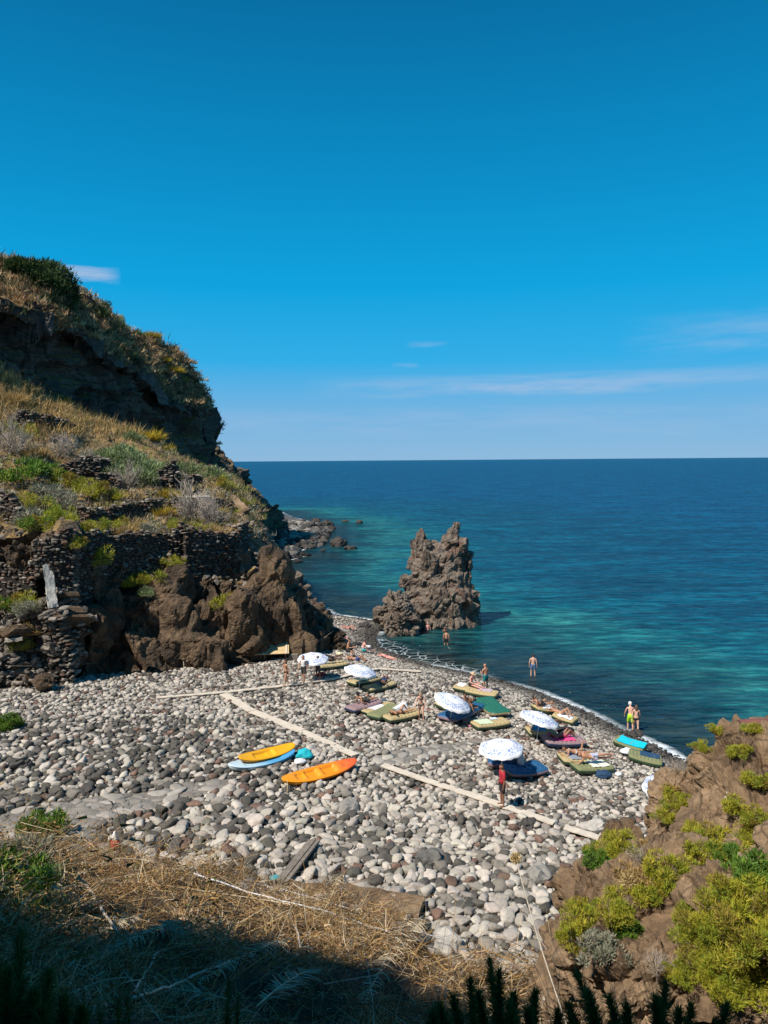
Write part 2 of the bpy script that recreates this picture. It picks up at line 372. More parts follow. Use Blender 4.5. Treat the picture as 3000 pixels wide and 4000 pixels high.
# ------------------------------------------------------------------ sea
ang = np.linspace(R(-75), R(75), 620); rad = np.exp(np.linspace(math.log(18), math.log(90000), 470))
A_, R_ = np.meshgrid(ang, rad, indexing='ij'); x = (R_*np.sin(A_)).ravel(); y = (R_*np.cos(A_)).ravel()
near = R_.ravel() < 900
s = np.full(len(x), -900.0); s[near] = shore(x[near], y[near])
m_sea, t, b = newmat('sea_water')
at = N(t, 'ShaderNodeAttribute', attribute_name='shore'); g = N(t, 'ShaderNodeTexCoord')
n1 = N(t, 'ShaderNodeTexNoise', i={'Scale': 0.055, 'Detail': 5.0, 'Roughness': 0.55, 'Distortion': 0.6}); mp = N(t, 'ShaderNodeMapping', i={'Scale': (0.8, 1.3, 1)}); LK(t, g.outputs['Object'], mp.inputs[0]); LK(t, mp.outputs[0], n1.inputs['Vector'])
# depth coordinate: 0 at the shore .. 1 far out, broken up by sea bed patches
dd = mth(t, 'MULTIPLY', at.outputs['Fac'], -1.0)
dl = mth(t, 'DIVIDE', mth(t, 'ADD', dd, mth(t, 'MULTIPLY', mth(t, 'SUBTRACT', n1.outputs[0], 0.5), 34.0)), 110.0, clamp=True)
c1 = ramp(t, dl, [(0.0, (0.010, 0.026, 0.024)), (0.03, (0.008, 0.030, 0.036)), (0.085, (0.005, 0.060, 0.070)), (0.13, (0.010, 0.112, 0.120)), (0.19, (0.003, 0.088, 0.120)), (0.28, (0.001, 0.062, 0.112)), (0.6, (0.0005, 0.056, 0.116)), (1.0, (0.0003, 0.058, 0.138))])
mpr0 = N(t, 'ShaderNodeMapping', i={'Rotation': (0, 0, R(-8)), 'Scale': (0.35, 1.0, 1)}); LK(t, g.outputs['Object'], mpr0.inputs[0])
n2 = N(t, 'ShaderNodeTexNoise', i={'Scale': 1.3, 'Detail': 4.0, 'Roughness': 0.6}); LK(t, mpr0.outputs[0], n2.inputs['Vector'])
mpr = N(t, 'ShaderNodeMapping', i={'Rotation': (0, 0, R(-7)), 'Scale': (0.32, 1.0, 1)}); LK(t, g.outputs['Object'], mpr.inputs[0])
n3 = N(t, 'ShaderNodeTexNoise', i={'Scale': 0.16, 'Detail': 7.0, 'Roughness': 0.72}); LK(t, mpr.outputs[0], n3.inputs['Vector'])
mp4 = N(t, 'ShaderNodeMapping', i={'Rotation': (0, 0, R(-5)), 'Scale': (0.22, 1.0, 1)}); LK(t, g.outputs['Object'], mp4.inputs[0]); n4 = N(t, 'ShaderNodeTexNoise', i={'Scale': 0.55, 'Detail': 5.0, 'Roughness': 0.8}); LK(t, mp4.outputs[0], n4.inputs['Vector'])
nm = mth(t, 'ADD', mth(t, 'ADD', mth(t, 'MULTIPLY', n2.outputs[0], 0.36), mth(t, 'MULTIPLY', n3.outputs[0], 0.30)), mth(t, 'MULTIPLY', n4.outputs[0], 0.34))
r2 = ramp(t, nm, [(0.40, (0.15, 0.25, 0.32)), (0.5, (0.9, 0.85, 0.88)), (0.60, (4.0, 2.3, 1.9))])  # light and dark sides of the ripples painted into the water colour
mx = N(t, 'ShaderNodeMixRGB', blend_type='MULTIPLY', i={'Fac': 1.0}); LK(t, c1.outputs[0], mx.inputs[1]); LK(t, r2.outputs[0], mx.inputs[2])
# foam along the shore: swash lace
mpf = N(t, 'ShaderNodeMapping', i={'Scale': (1.0, 1.0, 1.0)}); LK(t, g.outputs['Object'], mpf.inputs[0])
nf = N(t, 'ShaderNodeTexNoise', i={'Scale': 1.1, 'Detail': 4.0, 'Roughness': 0.6}); LK(t, mpf.outputs[0], nf.inputs['Vector'])
nfl = N(t, 'ShaderNodeTexNoise', i={'Scale': 0.09, 'Detail': 3.0, 'Roughness': 0.5}); LK(t, mpf.outputs[0], nfl.inputs['Vector'])
vd = N(t, 'ShaderNodeMixRGB', i={'Fac': 0.35}); LK(t, mpf.outputs[0], vd.inputs[1]); LK(t, nf.outputs['Color'], vd.inputs[2])
vf = N(t, 'ShaderNodeTexVoronoi', feature='DISTANCE_TO_EDGE', i={'Scale': 1.7}); LK(t, vd.outputs[0], vf.inputs['Vector'])
lace = mth(t, 'MULTIPLY', mth(t, 'SUBTRACT', 0.055, vf.outputs['Distance']), 14.0, clamp=True)
fa = N(t, 'ShaderNodeAttribute', attribute_name='foam')
edge = mth(t, 'MULTIPLY', mth(t, 'SUBTRACT', mth(t, 'ADD', 0.28, mth(t, 'MULTIPLY', nf.outputs[0], 1.0)), dd), 2.2, clamp=True)
edge = mth(t, 'MULTIPLY', edge, mth(t, 'MULTIPLY', mth(t, 'SUBTRACT', nfl.outputs[0], 0.42), 6.0, clamp=True))
foam = mth(t, 'MAXIMUM', mth(t, 'MULTIPLY', edge, 0.9), mth(t, 'MULTIPLY', lace, fa.outputs['Fac']), clamp=True)
mf = N(t, 'ShaderNodeMixRGB', i={'Color2': (0.72, 0.78, 0.8, 1)}); LK(t, foam, mf.inputs[0]); LK(t, mx.outputs[0], mf.inputs[1])
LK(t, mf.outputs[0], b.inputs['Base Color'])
b.inputs['IOR'].default_value = 1.33; b.inputs['Specular IOR Level'].default_value = 0.0
LK(t, mth(t, 'ADD', mth(t, 'MULTIPLY', foam, 0.6), 0.13), b.inputs['Roughness'])
mpw = N(t, 'ShaderNodeMapping', i={'Rotation': (0, 0, R(-8)), 'Scale': (0.42, 1.0, 1)}); LK(t, g.outputs['Object'], mpw.inputs[0])
w1 = N(t, 'ShaderNodeTexNoise', i={'Scale': 1.5, 'Detail': 4.0, 'Roughness': 0.55, 'Distortion': 0.5}); LK(t, mpw.outputs[0], w1.inputs['Vector'])
w2 = N(t, 'ShaderNodeTexNoise', i={'Scale': 0.33, 'Detail': 4.0, 'Roughness': 0.55}); LK(t, mpw.outputs[0], w2.inputs['Vector'])
w3 = N(t, 'ShaderNodeTexNoise', i={'Scale': 0.05, 'Detail': 5.0, 'Roughness': 0.6}); LK(t, mpw.outputs[0], w3.inputs['Vector'])
hh = mth(t, 'ADD', mth(t, 'ADD', mth(t, 'MULTIPLY', w1.outputs[0], 0.5), mth(t, 'MULTIPLY', w2.outputs[0], 0.9)), mth(t, 'MULTIPLY', w3.outputs[0], 2.6))
bp = N(t, 'ShaderNodeBump', i={'Strength': 1.0, 'Distance': 1.0}); LK(t, hh, bp.inputs['Height']); LK(t, bp.outputs[0], b.inputs['Normal'])
df = N(t, 'ShaderNodeBsdfDiffuse'); LK(t, mf.outputs[0], df.inputs[0]); gl = N(t, 'ShaderNodeBsdfGlossy', i={'Roughness': 0.16, 'Color': (1, 1, 1, 1)}); LK(t, bp.outputs[0], df.inputs['Normal']); LK(t, bp.outputs[0], gl.inputs['Normal'])
lw = N(t, 'ShaderNodeLayerWeight', i={'Blend': 0.12}); LK(t, bp.outputs[0], lw.inputs['Normal'])          # waves keep the mean reflection low even at a flat angle
ms = N(t, 'ShaderNodeMixShader'); LK(t, mth(t, 'MULTIPLY', mth(t, 'ADD', 0.035, mth(t, 'MULTIPLY', lw.outputs['Fresnel'], 0.13)), mth(t, 'SUBTRACT', 1.0, foam)), ms.inputs[0]); LK(t, df.outputs[0], ms.inputs[1]); LK(t, gl.outputs[0], ms.inputs[2])
LK(t, ms.outputs[0], [q for q in t.nodes if q.type == 'OUTPUT_MATERIAL'][0].inputs[0])
FC = np.array([PZ(1640, 2560)[:2], PZ(1760, 2592)[:2], PZ(1560, 2520)[:2]])
fo = np.zeros(len(x))
FP = np.array([PZ(*p)[:2] for p in ((1470, 2480), (1530, 2492), (1640, 2540), (1760, 2575), (1900, 2620), (1960, 2640), (1900, 2665), (1500, 2600), (1400, 2520))])
nr = near & (R_.ravel() < 120); fi = inpoly(x[nr], y[nr], FP); fo[nr] = fi*np.clip(segdist(x[nr], y[nr], np.concatenate([FP, FP[:1]]))/1.2, 0, 1)
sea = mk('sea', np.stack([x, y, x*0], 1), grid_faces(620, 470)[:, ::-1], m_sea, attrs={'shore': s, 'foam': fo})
tag(sea, kind='structure')
# ------------------------------------------------------------------ sheets drawn through rows of picture points at their own distances
def rowpts(row, xs):
    """row: list of (px, py, Y)"""
    r = np.array(row, float); return np.stack([xs, np.interp(xs, r[:, 0], r[:, 1]), np.interp(xs, r[:, 0], r[:, 2])], 1)
def sheet(rows, xs, sub, kind='px'):
    """rows bottom..top; every row sampled at the same px list; sub = steps between rows"""
    P = [np.array([W(*q) for q in rowpts(r, xs)]) for r in rows]
    out = []
    for a, b, n in zip(P[:-1], P[1:], sub):
        for k in range(n): out.append(a+(b-a)*(k/n))
    out.append(P[-1]); return np.stack(out, 1)          # (nx, nrows, 3)
def facesup(V, f):
    return f
# ---- terraced hill on the left
rows = [
 [(-500, 3150, 37), (-250, 2900, 40), (0, 2790, 43.0), (130, 2745, 44.5), (262, 2690, 46), (285, 2680, 47), (450, 2640, 48.5), (715, 2620, 49.5), (900, 2600, 50), (1000, 2600, 51), (1100, 2580, 54), (1240, 2600, 56)],
 [(-500, 2820, 41), (-250, 2720, 43), (0, 2560, 45.5), (130, 2520, 46.5), (262, 2500, 46.6), (285, 2440, 49.2), (450, 2480, 50.6), (715, 2480, 51.6), (900, 2470, 52), (1000, 2470, 53), (1100, 2450, 54.5), (1240, 2480, 57)],
 [(-500, 2520, 45), (-250, 2480, 46), (0, 2370, 48.5), (130, 2380, 48), (262, 2300, 47.6), (285, 2260, 49.2), (450, 2260, 51.9), (715, 2280, 54.6), (900, 2330, 55.6), (1000, 2320, 56), (1100, 2350, 56), (1240, 2440, 58.5)],
 [(-500, 2200, 47), (-250, 2160, 48), (0, 2090, 50.5), (130, 2080, 50), (262, 2075, 48.6), (285, 2078, 50.0), (450, 2085, 53.6), (715, 2062, 57.0), (900, 2075, 59.5), (960, 2060, 60.5), (1000, 2140, 61), (1100, 2240, 60), (1240, 2420, 61)],
 [(-500, 2080, 50), (-250, 2060, 51), (0, 2010, 53), (130, 2010, 54), (262, 2030, 54), (285, 2055, 54.5), (450, 2040, 57.5), (620, 2010, 60.5), (715, 2010, 62), (900, 2030, 63), (960, 2030, 64), (1000, 2090, 63), (1100, 2220, 62), (1240, 2410, 62.5)],
 [(-500, 1880, 52), (-250, 1920, 54), (0, 1930, 56), (130, 1940, 57), (285, 1985, 57.5), (450, 1970, 60), (600, 1950, 62.5), (715, 1940, 66), (830, 1935, 67.5), (900, 1960, 68), (960, 1990, 68), (1000, 2050, 66), (1100, 2200, 64), (1240, 2400, 64)],
 [(-500, 1700, 58), (-250, 1760, 61), (0, 1800, 63), (130, 1800, 64), (285, 1880, 64), (450, 1870, 65), (600, 1860, 67), (715, 1890, 70), (830, 1890, 72), (900, 1890, 73), (960, 1950, 73), (1000, 2030, 68), (1100, 2190, 66), (1240, 2395, 66)],
 [(-500, 1450, 66), (-250, 1560, 69), (0, 1650, 72), (130, 1680, 73), (285, 1700, 74), (330, 1740, 75), (450, 1760, 76), (600, 1760, 78), (715, 1830, 80), (830, 1850, 82), (900, 1870, 83), (960, 1940, 83), (1000, 2020, 76), (1100, 2185, 70), (1240, 2392, 68)],
 [(-500, 1260, 74), (-250, 1360, 77), (0, 1455, 80), (130, 1540, 84), (285, 1600, 88), (450, 1660, 90), (600, 1720, 92), (715, 1790, 93), (830, 1840, 92), (900, 1868, 90), (960, 1938, 88), (1000, 2018, 80), (1100, 2183, 74), (1240, 2390, 70)],
 [(-500, 1400, 82), (-250, 1480, 85), (0, 1560, 88), (130, 1640, 92), (285, 1700, 97), (450, 1750, 99), (600, 1820, 102), (715, 1900, 104), (830, 1950, 104), (900, 1990, 100), (960, 2060, 96), (1000, 2120, 88), (1100, 2270, 80), (1240, 2420, 73)],
]
xs = np.concatenate([np.linspace(-500, 255, 210), np.linspace(258, 290, 16), np.linspace(293, 1240, 270)])
V = sheet(rows, xs, [26, 30, 30, 16, 22, 22, 24, 24, 8])
nx, nr = V.shape[:2]; v = V.reshape(-1, 3); f = grid_faces(nx, nr)
nrm = normals(v, f); nrm *= np.sign((nrm*(CAMP-v)).sum(1).mean())
hv = v
rowid = np.tile(np.arange(nr), nx)
am = np.interp(rowid, [0, 80, 95, 210], [1.0, 1.0, 0.25, 0.2])                     # bedrock below, soil above
v = v + nrm*(rockdisp(v, 3.4, 3, blk=0.42, crack=0.3, fine=0.05, big=0.22)*am)[:, None]
HILL = tag(mk('hillside', v, f, m_hill, smooth=False), kind='structure')
# bedrock of the lower part wears the brown rock
HILL.data.materials.append(m_brown)
mi = np.zeros(len(f), np.int32); fr = f[:, 0] % nr; mi[fr < 60] = 1; HILL.data.polygons.foreach_set('material_index', mi)
HV = v.reshape(nx, nr, 3); HXS = xs
def hill(px, row):
    """a point of the hill surface at picture column px and row position (0..9)"""
    subs = [0, 26, 56, 86, 102, 124, 146, 170, 194, 202]; k = int(round(np.interp(row, range(10), subs)))
    i = int(np.argmin(abs(HXS-px))); return HV[i, min(k, nr-1)]
HN = normals(v, f).reshape(nx, nr, 3); HN *= np.sign((HN*(CAMP-HV)).sum(2).mean())
_hp = HV.reshape(-1, 3); _hd = _hp-CAMP; _hz = _hd@fw
_hx = 1500+F*(_hd@rt)/_hz; _hy = 2000-F*(_hd@up)/_hz; _hdist = np.linalg.norm(_hd, axis=1)
def hitHill(px, py, cands=60):
    d = np.hypot(_hx-px, _hy-py); k = np.argsort(d)[:cands]; k = k[d[k] < max(14, d[k[0]]+6)]
    j = k[np.argmin(_hdist[k])]; return _hp[j].copy(), HN.reshape(-1, 3)[j]

# ---- big headland cliff behind, running out to sea
top = [(-700, 560, 78), (-300, 820, 84), (0, 1005, 92), (70, 1010, 93), (130, 1030, 94), (180, 1050, 96), (230, 1090, 98), (290, 1165, 102), (330, 1160, 104), (420, 1205, 110), (470, 1265, 113), (520, 1310, 117), (600, 1330, 122), (690, 1365, 127), (740, 1420, 131), (775, 1475, 134), (790, 1530, 136), (820, 1590, 137), (838, 1650, 138), (832, 1700, 138), (826, 1745, 138)]
top = np.array(top, float)
n = 260; tp = np.linspace(0, 1, n); tl = np.concatenate([[0], np.cumsum(np.hypot(np.diff(top[:, 0]), np.diff(top[:, 1])))]); tl /= tl[-1]
T = np.stack([np.interp(tp, tl, top[:, k]) for k in range(3)], 1)
lipy = [(-700, 1000), (-300, 1120), (0, 1190), (200, 1270), (300, 1300), (350, 1340), (450, 1420), (520, 1445), (590, 1490), (640, 1560), (700, 1600), (760, 1590), (800, 1600), (838, 1655), (826, 1745)]
lipx = lambda tx: tx
def prow(dx, dy, yfun=None, dY=0.0):
    q = T.copy(); q[:, 0] += dx
    if yfun is not None: q[:, 1] = np.maximum(np.interp(q[:, 0], *zip(*yfun)), T[:, 1]+4)
    q[:, 1] += dy; q[:, 2] += dY; return q
k = np.clip((T[:, 1]-1475)/180, 0, 1)                    # towards the nose the rows fan downwards
lip = T.copy(); lip[:, 1] = np.maximum(np.interp(T[:, 0], *zip(*lipy)), T[:, 1]+6); lip[:, 2] -= 10.5*(1-k)+3*k
mid = (T+lip)/2; mid[:, 2] = T[:, 2]-5*(1-k)-1.5*k; mid[:, 0] = T[:, 0]
und = lip.copy(); und[:, 1] += 22*(1-k)+8; und[:, 2] += 6*(1-k)+2*k; und[:, 0] -= 4*k
f1 = lip.copy(); f1[:, 1] = lip[:, 1]+110*(1-k)+50*k; f1[:, 2] += 5*(1-k)+2*k; f1[:, 0] -= 6*k
f2 = lip.copy(); f2[:, 1] = lip[:, 1]+260*(1-k)+110*k; f2[:, 2] += 4*(1-k)+1*k; f2[:, 0] -= 10*k
f3 = lip.copy(); f3[:, 1] = lip[:, 1]+480*(1-k)+260*k; f3[:, 2] += 3.5*(1-k); f3[:, 0] -= 25*k
bk = T.copy(); bkp = np.array([W(*q) for q in T]); 
RW = [np.array([W(*q) for q in r]) for r in (f3, f2, f1, und, lip, mid, T)]
RW.append(bkp+np.array([-8, 10, -6])); RW.append(bkp+np.array([-40, 30, -30]))
sub = [22, 22, 16, 10, 22, 22, 8, 6]; out = []
for a, b_, m_ in zip(RW[:-1], RW[1:], sub):
    for q in range(m_): out.append(a+(b_-a)*(q/m_))
out.append(RW[-1]); V = np.stack(out, 1); nx, nr = V.shape[:2]; v = V.reshape(-1, 3); f = grid_faces(nx, nr)
nrm = normals(v, f); nrm *= np.sign((nrm*(CAMP-v)).sum(1).mean())
ri = np.tile(np.arange(nr), nx)
am = np.interp(ri, [0, 66, 78, 130], [1.0, 1.0, 0.3, 0.22])
v = v + nrm*(rockdisp(v, 6.0, 9, blk=0.42, crack=0.2, fine=0.05, big=0.22, squash=(1, 1, 1.7))*am)[:, None]
CLIFF = tag(mk('headland_cliff', v, f, m_cliff, smooth=False), kind='structure')
CLIFF.data.materials.append(m_hill); mi = np.zeros(len(f), np.int32); mi[(f[:, 0] % nr) > 76] = 1; CLIFF.data.polygons.foreach_set('material_index', mi)
CVt = v.reshape(nx, nr, 3); CNt = (normals(v, f)*np.sign((normals(v, f)*(CAMP-v)).sum(1).mean())).reshape(nx, nr, 3)

# ---- shaded seaward slope of the headland
se = np.array([(826, 1700, 150), (850, 1760, 150), (900, 1800, 150), (960, 1860, 150), (1020, 1925, 150), (1060, 1965, 149), (1085, 1975, 148), (1098, 2010, 147), (1100, 2040, 147), (1104, 2075, 146), (1108, 2110, 146)], float)
n = 110; tl = np.concatenate([[0], np.cumsum(np.hypot(np.diff(se[:, 0]), np.diff(se[:, 1])))]); tl /= tl[-1]; tp = np.linspace(0, 1, n)
S = np.stack([np.interp(tp, tl, se[:, k]) for k in range(3)], 1)
P0 = np.array([W(*q) for q in S])
k = np.linspace(0, 1, n)[:, None]
A1 = S.copy(); A1[:, 0] -= 60; A1[:, 1] += 60; A1[:, 2] -= 8; A1[:, 1] = np.minimum(A1[:, 1], 2128)
A2 = S.copy(); A2[:, 0] -= 170; A2[:, 1] += 130; A2[:, 2] -= 22; A2[:, 1] = np.minimum(A2[:, 1], 2160)
A3 = S.copy(); A3[:, 0] -= 300; A3[:, 1] += 260; A3[:, 2] -= 35; A3[:, 1] = np.minimum(A3[:, 1], 2220)
RW = [np.array([W(*q) for q in r]) for r in (A3, A2, A1)]+[P0, P0+np.array([-9, 14, -3.0]), P0+np.array([-40, 40, -20.0])]
out = []
for a, b_, m_ in zip(RW[:-1], RW[1:], [26, 26, 26, 8, 5]):
    for q in range(m_): out.append(a+(b_-a)*(q/m_))
out.append(RW[-1]); V = np.stack(out, 1); nx, nr = V.shape[:2]; v = V.reshape(-1, 3); f = grid_faces(nx, nr)
nrm = normals(v, f); nrm *= np.sign((nrm*(CAMP-v)).sum(1).mean())
v = v + nrm*rockdisp(v, 4.0, 19, blk=0.4, crack=0.2, fine=0.06, big=0.25)[:, None]
tag(mk('headland_slope', v, f, m_cliff, smooth=False), kind='structure')

# ---- rock masses
def rock(name, bl, vox, disp, mat, label, cat='rock', smooth=False, group=None):
    v, f = hull_blobs(bl, vox, disp); o = mk(name, v, f, mat, smooth=smooth); tag(o, label, cat, group); return o, v, f
# dark nose of bedrock under the ruined walls
nose = [wblob(1075, 2260, 55.5, 1.2, 1.6, 2.2), wblob(1045, 2400, 55.2, 1.9, 1.8, 3.2), wblob(985, 2500, 54.2, 1.5, 1.5, 2.4), wblob(1050, 2545, 55.3, 2.0, 1.5, 1.6), wblob(1120, 2420, 56.0, 1.7, 2.0, 2.6),
        wblob(1150, 2540, 55.5, 1.7, 1.9, 1.9), wblob(1210, 2520, 57.5, 1.6, 1.8, 1.6), wblob(1060, 2195, 56.5, 0.8, 1.0, 0.8), wblob(1240, 2470, 59.5, 1.1, 1.4, 1.3), wblob(1185, 2430, 60.0, 1.4, 1.5, 1.5), wblob(960, 2420, 53.4, 1.3, 1.3, 2.6)]
rock('rock_spur', nose, 0.16, lambda v: rockdisp(v, 2.9, 31, blk=0.27, crack=0.35, fine=0.04, big=0.10, squash=(1, 1, 0.5)), m_brown, 'dark brown volcanic rock spur ending the ruined wall and running down to the pebbles', 'rock outcrop')
rock('rock_crag', [wblob(1150, 2290, 62.5, 0.75, 1.0, 1.0), wblob(1175, 2330, 62.2, 0.9, 1.0, 1.0), wblob(1210, 2390, 61.8, 0.9, 1.1, 0.9), wblob(1140, 2360, 62.5, 1.2, 1.1, 1.3)], 0.13, lambda v: rockdisp(v, 1.0, 41, blk=0.5, crack=0.4, fine=0.1, big=0.2), m_stack, 'reddish crag standing against the sea behind the dark rock spur', 'rock outcrop')
rock('rock_stump', [wblob(1315, 2500, 57.5, 0.55, 0.6, 0.85), wblob(1290, 2520, 57.5, 0.7, 0.7, 0.8), wblob(1330, 2530, 57.3, 0.35, 0.5, 0.7)], 0.09, lambda v: rockdisp(v, 0.8, 43, blk=0.4, crack=0.25, fine=0.08, big=0.2), m_brown, 'low brown rock stump with the end of the rope at the tip of the spur', 'rock')
# bulges of bedrock under the long wall
bul = [wblob(620, 2340, 53.0, 1.9, 1.0, 1.7), wblob(700, 2290, 53.9, 0.9, 0.9, 1.6), wblob(650, 2460, 51.6, 2.4, 0.8, 2.4), wblob(720, 2560, 50.6, 2.2, 0.8, 1.6), wblob(340, 2520, 48.9, 0.9, 0.8, 2.4), wblob(340, 2270, 50.5, 1.1, 0.9, 0.8), wblob(380, 2400, 50.3, 1.3, 0.7, 1.6), wblob(820, 2560, 50.9, 1.6, 0.9, 1.4), wblob(840, 2430, 54.0, 1.6, 0.8, 1.4), wblob(480, 2400, 51.3, 0.8, 0.5, 1.4)]
rock('bedrock_bulge', bul, 0.15, lambda v: rockdisp(v, 3.0, 51, blk=0.27, crack=0.35, fine=0.04, big=0.10, squash=(1, 1, 0.5)), m_brown, 'fractured brown bedrock face with caves below the long dry stone wall', 'rock outcrop')
lb = [wblob(120, 2170, 48.3, 1.3, 0.8, 0.7), wblob(215, 2140, 47.7, 0.8, 0.6, 0.9), wblob(40, 2190, 49.4, 1.5, 0.8, 0.6)]
rock('rock_ledge', lb, 0.12, lambda v: rockdisp(v, 1.0, 57, blk=0.5, crack=0.3, fine=0.1, big=0.2), m_brown, 'lumpy brown rock ledges among the rubble left of the plastered niche', 'rock outcrop')

# sea stack
SY = 71.0
st = [wblob(1722, 2440, SY, 3.7, 2.8, 1.5), wblob(1735, 2345, SY, 3.1, 2.5, 2.1), wblob(1730, 2265, SY, 2.5, 2.1, 1.6), wblob(1590, 2275, SY-.6, .7, .9, .7), wblob(1600, 2330, SY-.6, .8, 1.0, .8), wblob(1848, 2350, SY, .55, 1.2, 1.3),
      wblob(1722, 2190, SY, 2.35, 1.9, 1.2), wblob(1655, 2140, SY, 1.05, 1.1, .95), wblob(1652, 2102, SY, .5, .6, .6), wblob(1646, 2082, SY, .2, .3, .35), wblob(1615, 2120, SY, .22, .3, .4), wblob(1605, 2205, SY, .45, .6, .6),
      wblob(1770, 2140, SY, 1.1, 1.1, 1.2), wblob(1776, 2092, SY, .68, .7, .9), wblob(1780, 2062, SY, .36, .4, .55), wblob(1825, 2190, SY, .5, .7, 1.0), wblob(1742, 2108, SY, .35, .4, .5), wblob(1712, 2165, SY, .9, 1.0, .85), wblob(1640, 2230, SY, .9, 1.0, 1.0), wblob(1610, 2290, SY-.3, 1.0, 1.1, .9)]
def stackdisp(v): return rockdisp(v, 1.8, 61, blk=0.27, crack=0.4, fine=0.04, big=0.03, squash=(1, 1, .75))
SV = rock('sea_stack', st, 0.12, stackdisp, m_stack, 'tall twin peaked brown sea stack standing in the water off the beach')
sl = [wblob(1560, 2390, 67.0, 0.95, 0.95, 1.7, (0, .15, 0)), wblob(1552, 2440, 66.4, 1.1, 1.0, 1.2), wblob(1590, 2425, 66.8, 0.6, 0.8, 1.3), wblob(1545, 2345, 67.2, 0.7, 0.7, 0.8), wblob(1575, 2468, 66.0, 0.55, 0.7, 0.5), wblob(1500, 2400, 67.4, 0.8, 0.6, 0.8, (0, -.5, 0)), wblob(1510, 2425, 67.2, 0.5, 0.6, 0.5)]
rock('leaning_rock', sl, 0.09, lambda v: rockdisp(v, 1.1, 71, blk=0.5, crack=0.35, fine=0.1, big=0.15), m_stack, 'reddish boulder leaning at the left foot of the sea stack where pebbles end')

# near outcrop at the right
n1 = [wblob(2920, 3090, 14.0, 0.95, 1.2, 0.95), wblob(3020, 3070, 13.9, 1.1, 1.3, 1.0), wblob(2850, 3230, 13.2, 0.62, 1.0, 1.2), wblob(2990, 3280, 12.6, 1.1, 1.2, 1.2), wblob(2920, 3440, 12.0, 0.95, 1.1, 1.1), wblob(3200, 3160, 13.5, 1.6, 1.6, 1.3), wblob(3150, 3420, 12, 1.5, 1.4, 1.3), wblob(2815, 2985, 14.4, 0.34, 0.6, 0.42), wblob(2815, 3370, 12.6, 0.5, 0.8, 1.0), wblob(3060, 3900, 12.8, 2.6, 2.6, 2.6), wblob(2960, 3560, 15, 1.1, 1.8, 2.6), wblob(2765, 3340, 13.2, 0.35, 0.6, 0.8), wblob(2870, 2920, 14.5, 0.35, .5, .28)]
rock('rock_outcrop', n1, 0.05, lambda v: rockdisp(v, 1.0, 81, blk=0.34, crack=0.5, fine=0.07, big=0.10), m_near, 'big brown tuff outcrop with white lichen filling the right edge above the beach', 'rock outcrop')
n2 = [wblob(2630, 3080, 14.8, 0.33, 0.42, 0.35), wblob(2700, 3110, 14.8, 0.38, 0.4, 0.4), wblob(2620, 3160, 14.6, 0.42, 0.42, 0.5), wblob(2660, 3260, 14.2, 0.55, 0.55, 0.9), wblob(2620, 3340, 13.8, 0.35, 0.45, 0.9), wblob(2570, 3330, 13.4, 0.16, 0.2, 0.42)]
rock('small_outcrop', n2, 0.035, lambda v: rockdisp(v, 0.45, 83, blk=0.35, crack=0.25, fine=0.1, big=0.2), m_near, 'smaller tan rock knob leaning on the outcrop beside the patterned umbrella', 'rock')
n3 = [wblob(2460, 3560, 11.2, 1.0, 0.9, 0.85), wblob(2380, 3690, 11.0, 0.85, 0.9, 0.65), wblob(2270, 3770, 11.4, 0.5, 0.8, 0.5), wblob(2400, 3480, 11.9, 0.55, 0.7, 0.5), wblob(2520, 3420, 12.4, 0.6, 0.7, 0.6), wblob(2560, 3640, 10.6, 1.0, 0.9, 0.9), wblob(2720, 3560, 10.8, 0.9, 0.9, 0.9), wblob(2720, 3820, 9.9, 1.5, 1.0, 0.9), wblob(2900, 3700, 9.8, 1.2, 0.9, 0.8), wblob(2440, 3930, 11.5, 1.4, 1.2, 1.0), wblob(3050, 3660, 9.6, 1.2, 1.0, 0.9), wblob(2300, 3560, 11.8, 0.35, 0.6, 0.5), wblob(2700, 3760, 12.3, 1.3, 1.5, 1.5), wblob(2480, 3830, 12.3, 1.1, 1.3, 1.4)]
NR = rock('rock_bank', n3, 0.045, lambda v: rockdisp(v, 0.9, 91, blk=0.34, crack=0.5, fine=0.07, big=0.12), m_near, 'lower brown rock bank with a rounded bare face below the big outcrop', 'rock outcrop')
# ------------------------------------------------------------------ stones
m_stone = attrmat('beach_cobble', rough=0.75, var=0.22, scale=5.0, bump=0.5, bd=0.02)
m_stoneo = attrmat('loose_cobble', rough=0.75, var=0.25, scale=2.5, bump=0.6, bd=0.03, objcol=True)
m_wall = attrmat('dry_stone', rough=0.9, var=0.3, scale=4.0, bump=0.7, bd=0.04)
prng = np.random.default_rng(11)
PROT = {}
for lod in (2, 3):
    v0, f0 = ICO[lod]; L_ = []
    for k in range(16):
        v = np.sign(v0)*np.abs(v0)**(0.72+0.25*prng.random())
        v = v*(1+0.36*fbm(v0*0.9+k*7.7, 2, 100+k)+0.06*fbm(v0*2.6+k, 2, 300+k))[:, None]
        for _ in range((2, 4, 7, 5)[k % 4]):                       # a few flat facets
            n = prng.normal(size=3); n /= np.linalg.norm(n); d = v@n; c = 0.62+0.22*prng.random(); m = d > c; v[m] -= ((d[m]-c)[:, None])*n*0.85
        L_.append(v)
    PROT[lod] = (L_, f0)
